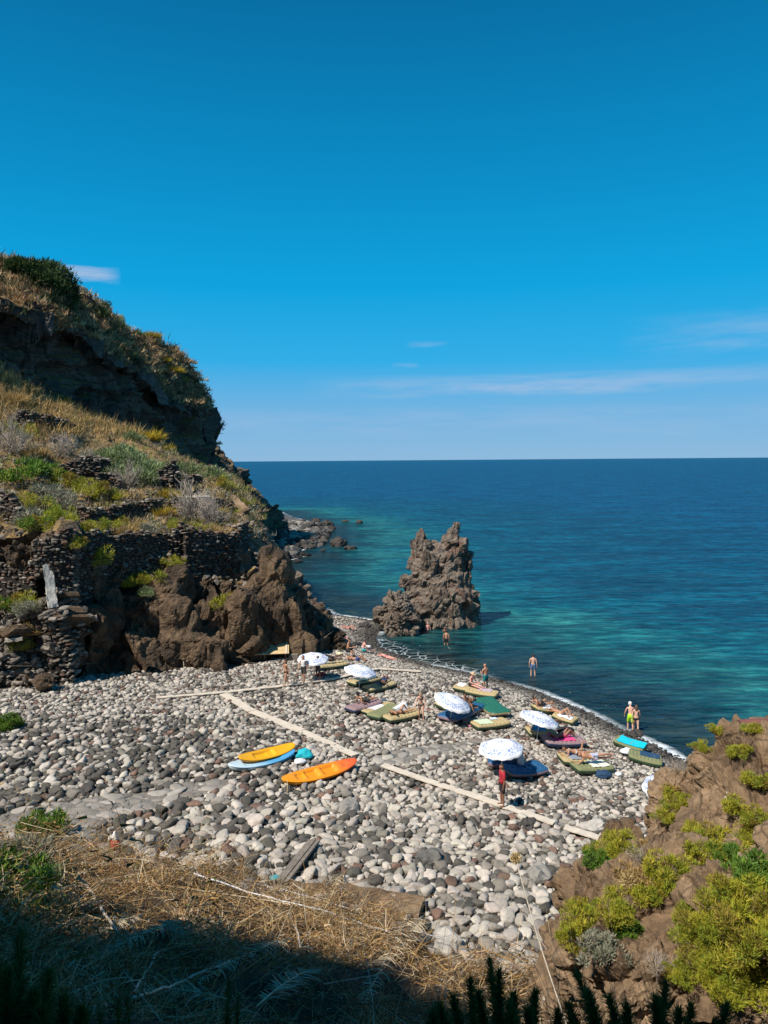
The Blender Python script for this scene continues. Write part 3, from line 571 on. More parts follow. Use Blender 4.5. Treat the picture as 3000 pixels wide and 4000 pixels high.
def rots(n, tilt, g=prng):
    rx = g.normal(0, tilt, n); ry = g.normal(0, tilt, n); rz = g.uniform(0, 2*math.pi, n)
    cx, sx_, cy, sy, cz, sz = np.cos(rx), np.sin(rx), np.cos(ry), np.sin(ry), np.cos(rz), np.sin(rz)
    Mx = np.zeros((n, 3, 3)); Mx[:, 0, 0] = cz*cy; Mx[:, 0, 1] = cz*sy*sx_-sz*cx; Mx[:, 0, 2] = cz*sy*cx+sz*sx_
    Mx[:, 1, 0] = sz*cy; Mx[:, 1, 1] = sz*sy*sx_+cz*cx; Mx[:, 1, 2] = sz*sy*cx-cz*sx_
    Mx[:, 2, 0] = -sy; Mx[:, 2, 1] = cy*sx_; Mx[:, 2, 2] = cy*cx
    return Mx, rx, ry, rz
def stones_mesh(name, P, S, Mx, C, mat, lod=2, smooth=True):
    Ls, f0 = PROT[lod]; n = len(P); k = prng.integers(0, len(Ls), n); V0 = np.stack(Ls)[k]*S[:, None, :]
    V = np.einsum('nij,nvj->nvi', Mx, V0)+P[:, None, :]; nv = V.shape[1]
    f = (f0[None]+(np.arange(n)*nv)[:, None, None]).reshape(-1, 3)
    return V.reshape(-1, 3), f, np.repeat(C, nv, 0)
def stone_colors(n, dark, g=prng):
    u = g.random(n); C = np.empty((n, 3)); br = g.uniform(0.75, 1.2, n)
    pale = np.array([0.41, 0.37, 0.318]); mid = np.array([0.22, 0.198, 0.168]); dk = np.array([0.085, 0.078, 0.066]); rd = np.array([0.16, 0.10, 0.075])
    d0 = 0.14+dark
    C[:] = pale; m = u < d0+0.24; C[m] = mid; m = u < d0+0.045; C[m] = rd; m = u < d0; C[m] = dk
    return C*br[:, None]*(1+g.normal(0, 0.010, (n, 3)))

M_PATH = rockmat('trodden_gravel', [(0.3, (0.15, 0.135, 0.115)), (0.55, (0.22, 0.20, 0.172)), (0.75, (0.28, 0.255, 0.22))], scale=1.5, bump=0.7, bd=0.03, vscale=4.0, crackdark=0.6)
ZA = np.array([B(*p)[:2] for p in ((-300, 3185), (0, 3180), (280, 3130), (600, 3090), (850, 3045), (930, 3040), (880, 3075), (620, 3150), (440, 3200), (330, 3270), (200, 3300), (-300, 3300))])
ZB = np.array([B(*p)[:2] for p in ((1450, 2965), (1600, 2925), (1880, 2885), (1860, 2905), (1700, 2955), (1480, 3000))])
NC = 560000
cx = prng.uniform(-34, 22, NC*3); cy = prng.uniform(16, 78, NC*3)
pxp = 1500+F*cx/cy; base_px = np.array([(-500), -250, 0, 130, 262, 285, 450, 715, 900, 1000, 1100, 1240]); base_Y = np.array([37, 40, 43.0, 44.5, 46, 47, 48.5, 49.5, 50, 51, 54, 56])
ok = (pxp > -260) & (pxp < 3250) & ((pxp > 1240) | (cy < np.interp(pxp, base_px, base_Y)+1.0))
ok &= cy > np.interp(cx, BK[:, 0], BK[:, 1])-0.8
cx, cy = cx[ok], cy[ok]; s_ = shore(cx, cy); k = s_ > -1.3; cx, cy, s_ = cx[k], cy[k], s_[k]
am = np.interp(s_, [0, 1.5, 4, 9, 16], [0.040, 0.044, 0.056, 0.064, 0.074])*np.interp(cy, [20, 26, 36, 60], [1.38, 1.25, 1.0, 0.92])
am *= np.where((cx < -5) & (cy < 38), 1.2, 1.0)
flat = inpoly(cx, cy, ZA) | inpoly(cx, cy, ZB); am = np.where(flat, 0.15, am)
rr = am*np.exp(prng.normal(0, 0.42, len(am))); rr = np.clip(rr, 0.5*am, 2.6*am)
keep = prng.random(len(cx)) < np.clip((0.046/am)**2*1.4, 0, 1)
cx, cy, s_, am, rr, flat = [q[keep] for q in (cx, cy, s_, am, rr, flat)]
o = np.argsort(-rr); cells = {}; acc = []; cs = 0.30
xl, yl, rl = cx.tolist(), cy.tolist(), rr.tolist()
for i in o.tolist():
    X, Y, r = xl[i], yl[i], rl[i]; gi, gj = int(X//cs), int(Y//cs); hit = False
    for a in (gi-1, gi, gi+1):
        for b_ in (gj-1, gj, gj+1):
            for (x2, y2, r2) in cells.get((a, b_), ()):
                d = 0.72*(r+r2)
                if (X-x2)**2+(Y-y2)**2 < d*d: hit = True; break
            if hit: break
        if hit: break
    if not hit: cells.setdefault((gi, gj), []).append((X, Y, r)); acc.append(i)
acc = np.array(acc); cx, cy, s_, am, rr, flat = [q[acc] for q in (cx, cy, s_, am, rr, flat)]
n = len(cx); zc = zground(cx, cy)
print('stones', n)
asp = prng.uniform(0.62, 1.0, n); th = prng.uniform(0.42, 0.8, n)*np.where(flat, 0.35, 1)*np.where(s_ < 12, 0.85, 1)
S = np.stack([rr*1.12, rr*asp*1.05, rr*th], 1); Mx, rx, ry, rz = rots(n, 0.20); fl = np.where(flat)[0]; Mf, fx, fy, fz = rots(len(fl), 0.04); Mx[fl] = Mf; rx[fl], ry[fl], rz[fl] = fx, fy, fz
dark = np.where((cx < -4) & (cy < 40), 0.20, 0.02)+0.18*np.clip(fbm(np.stack([cx/3, cy/3, cx*0], 1), 2, 77), 0, 1)+np.where(cy < 26, 0.05, 0)
C = stone_colors(n, dark); wet = np.interp(s_, [0.0, 1.0, 2.8], [0.16, 0.30, 1.0])+prng.normal(0, 0.05, n); C *= np.clip(wet, 0.12, 1.1)[:, None]
C[flat] = (C[flat]*0.35+np.array([0.30, 0.27, 0.235])*0.65)*prng.uniform(0.75, 1.15, flat.sum())[:, None]
lift = np.where(flat, 0.05, 0.2+prng.uniform(0, 0.5, n)); P = np.stack([cx, cy, zc+S[:, 2]*lift], 1)
# the 300 that show largest stand on their own
pyp = np.array([2000-F*((q-CAMP)@up)/((q-CAMP)@fw) for q in P]); pxp = 1500+F*(P[:, 0])/P[:, 1]
vis = (pyp < 4000) & (pxp > 0) & (pxp < 2560) & ~flat & ~((pxp > 2050) & (pyp > 3300)) & (cy > np.interp(cx, BK[:, 0], BK[:, 1])+0.1)
sc = np.where(vis, rr/cy, 0); big = np.argsort(-sc)[:288]; isbig = np.zeros(n, bool); isbig[big] = True
rest = ~isbig
for nm_, Zp, lb_ in (('path', ZA, 0), ('path', ZB, 1)):
    x0_, x1_, y0_, y1_ = Zp[:, 0].min(), Zp[:, 0].max(), Zp[:, 1].min(), Zp[:, 1].max(); gx_ = np.arange(max(x0_, -26), x1_, .2); gy_ = np.arange(y0_, y1_, .2); XX, YY = np.meshgrid(gx_, gy_, indexing='ij')
    v_ = np.stack([XX.ravel(), YY.ravel(), zground(XX.ravel(), YY.ravel())+.028], 1); f_ = grid_faces(len(gx_), len(gy_)); ce = v_[f_].mean(1); f_ = f_[inpoly(ce[:, 0], ce[:, 1], Zp)]
    us_, iv_ = np.unique(f_, return_inverse=True); tag(mk(nm_, v_[us_], iv_.reshape(-1, 4), M_PATH), kind='structure')
lod3 = rest & (cy < 31)
V1, f1_, c1_ = stones_mesh('x', P[lod3], S[lod3], Mx[lod3], C[lod3], m_stone, 3)
lo = rest & ~lod3
V2, f2_, c2_ = stones_mesh('x', P[lo], S[lo], Mx[lo], C[lo], m_stone, 2)
tag(mk('cobbles', np.concatenate([V1, V2]), np.concatenate([f1_, f2_+len(V1)]), m_stone, col=np.concatenate([c1_, c2_])),
    'pale and dark rounded cobbles covering the whole beach', 'cobbles', kind='stuff')
SM = []
for q in range(10):
    o_ = mk('beach_stone', PROT[3][0][q], PROT[3][1], m_stoneo); SM.append(o_.data); bpy.data.objects.remove(o_)
def whichcol(c):
    m = c.mean()
    if c[0] > 1.35*c[2] and m < 0.2: return 'reddish brown'
    return 'dark grey' if m < 0.15 else ('mid grey' if m < 0.33 else 'pale grey')
for j, i in enumerate(big):
    o_ = bpy.data.objects.new('beach_stone', SM[j % 10]); COL.objects.link(o_)
    o_.location = P[i]; o_.rotation_euler = (rx[i], ry[i], rz[i]); o_.scale = S[i]; o_.color = (*np.clip(C[i], 0, 1), 1)
    szw = 'very large' if rr[i] > np.quantile(rr[big], .85) else ('large' if rr[i] > np.quantile(rr[big], .4) else 'medium')
    shp = szw+' long oval' if asp[i] < 0.74 else (szw+' flattish' if th[i] < 0.5 else szw+' rounded')
    zone = 'near the orange kayak' if (900 < pxp[i] < 1500 and pyp[i] < 3200) else 'among the dark cobbles at the left' if pxp[i] < 800 and pyp[i] < 3300 else 'in front of the dry weeds' if pyp[i] > 3400-0*pxp[i] and pxp[i] < 1300 else 'beside the planks at the right' if pxp[i] > 1700 and pyp[i] < 3350 else 'on the open pebbles between kayak and planks' if pyp[i] < 3330 else 'left of the weathered timber' if pxp[i] < 1130 else 'right of the weathered timber' if pxp[i] < 1450 else 'in the middle of the nearest cobbles' if pxp[i] < 1800 else 'next to the dried flower head' if pyp[i] < 3500 else 'at the foot of the brown rock bank'
    tag(o_, f'{whichcol(C[i])} {shp} stone {zone}', 'stone', f'{whichcol(C[i])} {shp} stones {zone}')
def boulder(px, py, r, col, label, Y=None, lod=3, squash=0.75, mat=None, seed=0, rz=0.4):
    p = B(px, py) if Y is None else W(px, py, Y)
    v0, f0 = ICO[3]; v = np.sign(v0)*np.abs(v0)**0.8; v = v*np.array([r*1.15, r, r*squash])
    v2, f2 = v, f0
    d = rockdisp(v2+seed*13.1, r*0.9, seed, blk=0.35, crack=0.2, fine=0.06, big=0.25); nn = normals(v2, f2); v2 = v2+nn*d[:, None]
    v2 = v2@rotm(0, 0, rz).T
    o_ = mk('boulder', v2, f2, mat or m_stoneo, smooth=False); o_.location = (p[0], p[1], p[2]+r*squash*0.2); o_.color = (*col, 1)
    tag(o_, label, 'boulder'); return o_
DK = (0.06, 0.055, 0.05); BR = (0.13, 0.075, 0.055); PL = (0.42, 0.39, 0.35); MD = (0.24, 0.225, 0.2)
boulder(1388, 2678, 0.42, BR, 'brown pointed boulder beside the plank path near the walkers', seed=1)
boulder(1352, 3165, 0.42, MD, 'big smooth grey boulder lying below the orange kayak', seed=2, squash=0.6)
boulder(2322, 3240, 0.36, PL, 'large pale blocky boulder behind the last plank at the right', seed=3)
boulder(2070, 3225, 0.30, DK, 'dark egg shaped boulder beside the plank behind the man in red', seed=4)
boulder(2475, 2872, 0.42, (0.05, 0.045, 0.04), 'wet dark flat boulder at the water edge beyond the cyan towel', seed=5, squash=0.35)
boulder(1540, 2870, 0.28, DK, 'dark boulder on pale stones below the tan airbed with a sunbather', seed=6)
boulder(1675, 3365, 0.36, (0.12, 0.115, 0.105), 'dark speckled oval boulder right of the weathered timber', seed=7)
boulder(2105, 3430, 0.40, MD, 'big grey cracked boulder behind the dried flower head', seed=8)
boulder(1740, 3720, 0.40, PL, 'tall pale pointed boulder at the edge of the weeds', seed=9, squash=1.2)
boulder(80, 3000, 0.42, DK, 'dark square boulder at the left edge of the beach', seed=10, squash=0.9)
boulder(340, 3250-150, 0.34, DK, 'round dark boulder at the upper edge of the flat stone path', seed=12)
boulder(1420, 2446, 0.5, DK, 'dark boulder on the shingle neck before the sea stack', seed=13, squash=0.4)
boulder(60, 2470, 0.8, (0.14, 0.09, 0.06), 'broad brown rock lump on the rubble slope at the left edge', Y=45.4, seed=15, squash=.4, mat=m_brown)
boulder(175, 2668, 0.55, (0.14, 0.09, 0.06), 'round brown boulder at the foot of the crumbling pier', Y=44.0, seed=16, squash=.9, mat=m_brown)
boulder(1656, 2634, 0.22, MD, 'grey stone at the end of the thin plank toward the sea', seed=14)
WETR = (0.055, 0.045, 0.038)
for i_, (px, py, r, sq, lb_) in enumerate([(1230, 2040, 1.5, .6, 'dark wave washed boulder farthest out on the rocky point'), (1275, 2052, 2.0, .7, 'big dark boulder at the tip of the rocky point'), (1350, 2038, 1.1, .4, 'low dark rock awash beyond the rocky point'), (1405, 2042, 1.0, .6, 'small dark rock awash, farthest right of the rocky point'),
    (1322, 2130, 1.9, .8, 'pointed brown rock rising from the water off the rocks'), (1368, 2142, 1.6, .35, 'low flat brown rock touching the pointed one in the water'), (1267, 2112, 0.8, .4, 'small flat rock awash between the shore and the pointed rock'), (1262, 2150, 0.6, .5, 'small round rock awash below the flat one'),
    (1170, 2125, 2.3, .6, 'long rounded dark boulder at the rocky shore'), (1110, 2130, 1.6, .8, 'dark angular boulder behind the crag at the shore'), (1140, 2150, 1.7, .5, 'brown flat boulder at the waterline below the long one'), (1075, 2140, 1.7, .8, 'dark blocky boulder at the foot of the headland'), (1205, 2138, 1.3, .5, 'brown pitted boulder beside the long rounded one'),
    (1115, 2220, 1.0, .4, 'small dark rock in the foam above the crag'), (1165, 2192, 0.9, .3, 'thin dark ledge in the foam by the shore'), (1040, 2060, 2.2, .9, 'reddish boulder fallen at the base of the shaded slope'), (1075, 2085, 2.0, .9, 'dark red boulder near the tip of the shaded slope'), (1010, 2110, 2.0, .9, 'grey brown boulder on the rubble behind the ruined wall'), (990, 2070, 1.8, .9, 'brown block resting behind the end of the ruined wall')]):
    p = PZ(px, py, 0.1); boulder(px, py, r*0.72, WETR if i_ < 15 else (0.12, 0.07, 0.05), lb_, Y=p[1], squash=sq, seed=20+i_, rz=i_)
# rocky point shingle
nn_ = 2600; fx_ = prng.uniform(-30, -4, nn_*3); fy_ = prng.uniform(98, 178, nn_*3); s2 = shore(fx_, fy_); k = (s2 > -0.6) & (s2 < 26); fx_, fy_, s2 = fx_[k][:nn_], fy_[k][:nn_], s2[k][:nn_]
n2_ = len(fx_); r2_ = prng.uniform(0.25, 0.85, n2_)*np.where(prng.random(n2_) < 0.1, 1.8, 1)
Mx2 = rots(n2_, 0.4)[0]; C2 = stone_colors(n2_, 0.25)*0.62*np.interp(s2, [0, 3], [0.35, 1])[:, None]
V, f, c = stones_mesh('x', np.stack([fx_, fy_, zbeach(fx_, fy_)+r2_*0.2], 1), np.stack([r2_, r2_*.85, r2_*.6], 1), Mx2, C2, m_stone, 2)
tag(mk('shore_rubble', V, f, m_stone, col=c, smooth=False), 'grey tumbled shore rocks on the far rocky point', 'rocks', kind='stuff')

# ------------------------------------------------------------------ dry stone walls
def dry_wall(pts, bots, thick, label, hs_=0.17, ls=0.34, lit=1.0, seed=0, ragged=0.25, tilt=0.08, cap=True, name='dry_stone_wall'):
    """pts: [(px,py,Y)] of the top edge, bots: py of the foot under each"""
    g = np.random.default_rng(500+seed)
    T_ = np.array([W(*p) for p in pts]); Bz = np.array([W(p[0], b_, p[2])[2] for p, b_ in zip(pts, bots)])
    seg = np.hypot(*np.diff(T_[:, :2], axis=0).T); ac = np.concatenate([[0], np.cumsum(seg)]); Lg = ac[-1]
    def at(u): return np.stack([np.interp(u, ac, T_[:, k]) for k in range(3)], -1)
    zt = lambda u: np.interp(u, ac, T_[:, 2]); zb = lambda u: np.interp(u, ac, Bz)
    def nrm_(u):
        a = at(np.clip(u+0.2, 0, Lg)); b_ = at(np.clip(u-0.2, 0, Lg)); t_ = (a-b_)[..., :2]; t_ /= np.linalg.norm(t_, axis=-1, keepdims=True)+1e-9
        nn = np.stack([t_[..., 1], -t_[..., 0]], -1); q = at(u)[..., :2]; sg = np.sign(-(nn*q).sum(-1)); return nn*sg[..., None], t_
    P_ = []; S_ = []; A_ = []
    z = Bz.min()
    row = 0
    while z < T_[:, 2].max():
        h = hs_*g.uniform(0.7, 1.35); u = g.uniform(-0.2, 0.1)
        while u < Lg:
            l = ls*g.uniform(0.5, 1.6); uc = np.clip(u+l/2, 0, Lg)
            top_ = zt(uc)+ragged*(vnoise(np.array([[uc*0.9, seed, 0]]), 3)[0]) + 0.10*g.normal()
            if zb(uc)-0.3 < z < top_:
                nn, tt = nrm_(np.array(uc)); c = at(np.array(uc)).copy(); c[:2] += nn*(g.uniform(-0.07, 0.13)+0.06*vnoise(np.array([[uc*.5, z*.5, seed]]), 5)[0]); c[2] = z+h/2+g.normal(0, 0.015)
                P_.append(c); S_.append((l*0.51, thick*0.42, h*0.55)); A_.append(math.atan2(tt[1], tt[0]))
            u += l*0.97
        z += h*0.93; row += 1
    P_ = np.array(P_); S_ = np.array(S_); n_ = len(P_)
    Mx_, _, _, _ = rots(n_, tilt, g); ca, sa = np.cos(A_), np.sin(A_); Z3 = np.zeros((n_, 3, 3)); Z3[:, 0, 0] = ca; Z3[:, 0, 1] = -sa; Z3[:, 1, 0] = sa; Z3[:, 1, 1] = ca; Z3[:, 2, 2] = 1
    rx_, ry_, rz_ = g.normal(0, tilt, n_), g.normal(0, tilt*1.3, n_), g.normal(0, 0.18, n_)
    E = np.array([rotm(*q) for q in zip(rx_, ry_, rz_)]); Mx_ = np.einsum('nij,njk->nik', Z3, E)
    Cc = np.array([0.095, 0.08, 0.064])*g.uniform(0.55, 1.7, n_)[:, None]; m = g.random(n_) < 0.22; Cc[m] = np.array([0.13, 0.08, 0.055])*g.uniform(0.7, 1.3, m.sum())[:, None]  # stone colour darkened to carry the shade of the wall faces
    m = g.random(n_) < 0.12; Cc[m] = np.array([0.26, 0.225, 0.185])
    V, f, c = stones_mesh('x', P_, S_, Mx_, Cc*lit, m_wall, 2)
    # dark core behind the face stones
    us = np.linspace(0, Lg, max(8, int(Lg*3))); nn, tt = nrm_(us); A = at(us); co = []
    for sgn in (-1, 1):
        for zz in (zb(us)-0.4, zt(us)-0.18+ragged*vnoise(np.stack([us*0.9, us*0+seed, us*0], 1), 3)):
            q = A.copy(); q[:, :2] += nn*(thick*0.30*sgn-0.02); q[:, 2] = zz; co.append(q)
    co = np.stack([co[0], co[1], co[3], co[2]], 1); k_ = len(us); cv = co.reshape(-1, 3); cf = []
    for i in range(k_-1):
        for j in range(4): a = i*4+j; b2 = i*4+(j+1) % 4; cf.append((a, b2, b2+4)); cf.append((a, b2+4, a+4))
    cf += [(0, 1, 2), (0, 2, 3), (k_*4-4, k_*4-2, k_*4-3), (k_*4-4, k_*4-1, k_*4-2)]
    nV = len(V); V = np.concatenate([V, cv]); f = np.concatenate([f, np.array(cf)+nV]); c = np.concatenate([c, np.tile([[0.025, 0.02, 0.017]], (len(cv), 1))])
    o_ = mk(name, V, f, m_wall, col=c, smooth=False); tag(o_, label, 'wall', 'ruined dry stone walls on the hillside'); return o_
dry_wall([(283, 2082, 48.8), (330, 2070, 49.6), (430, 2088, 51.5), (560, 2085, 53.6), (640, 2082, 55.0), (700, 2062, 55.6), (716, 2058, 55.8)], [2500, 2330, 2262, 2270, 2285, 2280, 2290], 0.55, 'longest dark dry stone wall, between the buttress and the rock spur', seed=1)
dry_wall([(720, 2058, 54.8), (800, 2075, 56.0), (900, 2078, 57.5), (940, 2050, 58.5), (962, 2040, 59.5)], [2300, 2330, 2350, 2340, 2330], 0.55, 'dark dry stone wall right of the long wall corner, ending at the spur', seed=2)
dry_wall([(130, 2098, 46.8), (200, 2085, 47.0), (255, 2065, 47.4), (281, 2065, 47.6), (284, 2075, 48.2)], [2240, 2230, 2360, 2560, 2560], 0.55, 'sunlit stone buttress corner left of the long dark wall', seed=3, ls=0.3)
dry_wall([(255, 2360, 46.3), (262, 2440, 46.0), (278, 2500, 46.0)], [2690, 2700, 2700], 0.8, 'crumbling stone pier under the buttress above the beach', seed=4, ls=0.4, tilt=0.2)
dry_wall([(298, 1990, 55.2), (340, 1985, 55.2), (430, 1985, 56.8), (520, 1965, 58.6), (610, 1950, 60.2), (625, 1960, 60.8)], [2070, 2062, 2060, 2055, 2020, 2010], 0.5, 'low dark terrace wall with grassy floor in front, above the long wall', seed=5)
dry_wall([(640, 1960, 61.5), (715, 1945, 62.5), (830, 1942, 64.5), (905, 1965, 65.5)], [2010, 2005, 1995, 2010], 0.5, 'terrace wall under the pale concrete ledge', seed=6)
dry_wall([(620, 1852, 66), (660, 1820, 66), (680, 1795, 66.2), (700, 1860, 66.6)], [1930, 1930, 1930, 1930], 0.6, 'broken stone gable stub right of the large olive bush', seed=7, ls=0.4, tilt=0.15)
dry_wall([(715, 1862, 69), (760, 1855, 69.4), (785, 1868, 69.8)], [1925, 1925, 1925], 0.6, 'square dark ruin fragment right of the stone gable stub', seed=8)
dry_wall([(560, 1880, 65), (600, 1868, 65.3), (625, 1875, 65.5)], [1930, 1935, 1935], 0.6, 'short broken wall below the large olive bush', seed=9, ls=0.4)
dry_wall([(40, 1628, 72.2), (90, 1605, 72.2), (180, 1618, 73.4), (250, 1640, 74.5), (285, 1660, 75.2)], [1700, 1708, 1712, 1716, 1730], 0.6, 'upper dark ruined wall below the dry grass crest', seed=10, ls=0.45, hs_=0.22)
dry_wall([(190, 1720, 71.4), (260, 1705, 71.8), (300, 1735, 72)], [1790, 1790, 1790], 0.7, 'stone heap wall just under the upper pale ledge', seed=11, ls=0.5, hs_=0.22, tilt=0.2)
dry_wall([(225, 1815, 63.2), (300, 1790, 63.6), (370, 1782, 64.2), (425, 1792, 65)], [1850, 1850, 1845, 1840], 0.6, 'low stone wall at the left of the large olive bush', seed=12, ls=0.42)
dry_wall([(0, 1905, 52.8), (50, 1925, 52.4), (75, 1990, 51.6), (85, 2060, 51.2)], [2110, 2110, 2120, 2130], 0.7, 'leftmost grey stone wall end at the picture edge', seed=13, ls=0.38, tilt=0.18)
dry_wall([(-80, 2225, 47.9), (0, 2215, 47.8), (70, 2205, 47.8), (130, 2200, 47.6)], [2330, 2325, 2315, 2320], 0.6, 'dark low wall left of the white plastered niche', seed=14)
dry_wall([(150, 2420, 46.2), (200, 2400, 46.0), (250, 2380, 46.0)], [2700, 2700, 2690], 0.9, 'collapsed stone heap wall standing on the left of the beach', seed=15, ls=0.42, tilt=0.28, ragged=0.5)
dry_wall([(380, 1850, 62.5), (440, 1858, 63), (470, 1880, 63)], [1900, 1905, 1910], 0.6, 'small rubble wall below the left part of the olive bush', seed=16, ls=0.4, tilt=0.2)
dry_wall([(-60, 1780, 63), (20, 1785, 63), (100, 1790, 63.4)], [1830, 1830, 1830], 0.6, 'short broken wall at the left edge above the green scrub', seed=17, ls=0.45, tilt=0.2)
def slab(name, pts, th, mat, label, cat, seed=0):
    """a thick plate through four picture points, top face given"""
    q = np.array([W(*p) for p in pts]); n_ = np.cross(q[1]-q[0], q[3]-q[0]); n_ /= np.linalg.norm(n_); n_ *= np.sign(n_[2]+1e-6)
    nn = 14; u, v_ = np.meshgrid(np.linspace(0, 1, nn), np.linspace(0, 1, nn), indexing='ij'); u = u.ravel()[:, None]; v_ = v_.ravel()[:, None]
    topp = q[0]*(1-u)*(1-v_)+q[1]*u*(1-v_)+q[2]*u*v_+q[3]*(1-u)*v_
    topp += n_*0.03*fbm(topp*3, 3, seed)[:, None]; edge_ = ((u < .01) | (u > .99) | (v_ < .01) | (v_ > .99))[:, 0]; topp[edge_] += 0.05*np.stack([fbm(topp[edge_]*4+k*9, 2, seed) for k in range(3)], 1)
    bot = topp-n_*th; f = grid_faces(nn, nn); N_ = nn*nn; F_ = [tuple(r) for r in f]+[tuple((r+N_)[::-1]) for r in f]
    ring = list(range(nn))+[i*nn+nn-1 for i in range(1, nn)]+[(nn-1)*nn+j for j in range(nn-2, -1, -1)]+[i*nn for i in range(nn-2, 0, -1)]
    for i in range(len(ring)): a, b_ = ring[i], ring[(i+1) % len(ring)]; F_.append((a, b_, b_+N_, a+N_))
    o_ = mk(name, np.concatenate([topp, bot]), F_, mat, smooth=False); tag(o_, label, cat); return o_
m_conc = rockmat('old_concrete', [(0.3, (0.30, 0.26, 0.21)), (0.55, (0.42, 0.37, 0.30)), (0.75, (0.52, 0.46, 0.38))], scale=0.9, bump=0.5, bd=0.04, vscale=0.8, crackdark=0.7)
m_plas = rockmat('white_plaster', [(0.3, (0.42, 0.37, 0.30)), (0.5, (0.62, 0.57, 0.5)), (0.7, (0.74, 0.70, 0.64))], scale=1.6, bump=0.4, bd=0.03, vscale=1.0, crackdark=0.8)
slab('concrete_ledge', [(695, 1944, 63.5), (822, 1942, 65.2), (818, 1930, 67), (700, 1934, 66)], 0.3, m_conc, 'pale concrete ledge on the terrace wall by the ruin fragment', 'ledge', 1)
slab('concrete_ledge', [(78, 1718, 71.4), (205, 1716, 71.8), (190, 1702, 74), (95, 1704, 74)], 0.3, m_conc, 'pale concrete ledge under the upper ruined wall', 'ledge', 2)
slab('plaster_patch', [(188, 2378, 46.0), (228, 2368, 46.3), (200, 2202, 46.9), (166, 2206, 46.5)], 0.12, m_plas, 'white weathered plaster strip hanging from the rock left of the buttress', 'plaster', 3)
slab('plaster_patch', [(240, 2300, 47.2), (250, 2300, 47.3), (240, 2235, 47.4), (230, 2245, 47.3)], 0.1, m_plas, 'small white plaster remnant beside the buttress', 'plaster', 4)
slab('concrete_roof', [(112, 2192, 46.6), (192, 2196, 47.2), (180, 2186, 49), (120, 2184, 49)], 0.2, m_conc, 'broken thin roof slab above the plastered niche', 'slab', 5)
slab('leaning_slab', [(930, 2015, 64.5), (975, 1985, 65.5), (905, 1925, 68.5), (890, 1960, 67)], 0.25, m_near, 'smooth tan slab sloping down right of the pale concrete ledge', 'slab', 6)
slab('flat_rock', [(20, 2495, 44.5), (90, 2490, 44.8), (75, 2465, 46.5), (25, 2470, 46.5)], 0.2, m_conc, 'flat tan stone slab lying on the rubble at the left edge', 'slab', 7)
# ------------------------------------------------------------------ vegetation
m_leaf = attrmat('leaves', rough=0.65, var=0.2, scale=3.0, bump=0, spec=0.25, trans=0.25)
m_straw = attrmat('dry_straw', rough=0.8, var=0.2, scale=2.0, bump=0, spec=0.2, trans=0.12)
m_twig = plain('twig_bark', (0.22, 0.18, 0.14), 0.85, 0.3)
vg = np.random.default_rng(23)
def unit(v): return v/(np.linalg.norm(v, axis=-1, keepdims=True)+1e-9)
def ribbons(P, D, Ln, Wd, Bn, C, seg=2, g=vg):
    """thin tapering strips: base P, direction D, bend vector Bn"""
    n = len(P); sd = unit(np.cross(D, g.normal(size=(n, 3)))); t = np.linspace(0, 1, seg+1)
    V = []
    for k in range(seg):
        c = P+D*(Ln*t[k])[:, None]+Bn*(Ln*t[k]**2)[:, None]; w_ = (Wd*(1-0.6*t[k])*0.5)[:, None]; V += [c-sd*w_, c+sd*w_]
    V.append(P+D*Ln[:, None]+Bn*Ln[:, None]); V = np.stack(V, 1); m = V.shape[1]
    f = []
    for k in range(seg-1): a = 2*k; f += [(a, a+1, a+3), (a, a+3, a+2)]
    f.append((2*seg-2, 2*seg-1, 2*seg)); f = np.array(f)
    Fc = (f[None]+(np.arange(n)*m)[:, None, None]).reshape(-1, 3)
    return V.reshape(-1, 3), Fc, np.repeat(C, m, 0)
def pal(n, cols, w_, g=vg, var=0.25):
    c = np.array(cols, float)[g.choice(len(cols), n, p=np.array(w_)/sum(w_))]; return c*g.uniform(1-var, 1+var, n)[:, None]
def join(*parts):
    V, Fc, C = [], [], []; o = 0
    for v, f, c in parts: V.append(v); Fc.append(f+o); C.append(c); o += len(v)
    return np.concatenate(V), np.concatenate(Fc), np.concatenate(C)
def tubes(paths, rads, sides=5):
    V, Fc = [], []; o = 0
    for p, r in zip(paths, rads):
        p = np.array(p, float); k = len(p); t_ = unit(np.gradient(p, axis=0)); a = unit(np.cross(t_, [0.31, 0.2, 0.93])); b_ = np.cross(t_, a); th_ = np.arange(sides)*2*math.pi/sides
        r = np.broadcast_to(r, k)
        v = p[:, None]+r[:, None, None]*(a[:, None]*np.cos(th_)[None, :, None]+b_[:, None]*np.sin(th_)[None, :, None])
        V.append(v.reshape(-1, 3))
        for i in range(k-1):
            for j in range(sides): q = o+i*sides+j; w2 = o+i*sides+(j+1) % sides; Fc.append((q, w2, w2+sides, q+sides))
        Fc.append(tuple(range(o, o+sides))[::-1]); Fc.append(tuple(range(o+(k-1)*sides, o+k*sides))); o += k*sides
    return np.concatenate(V), Fc
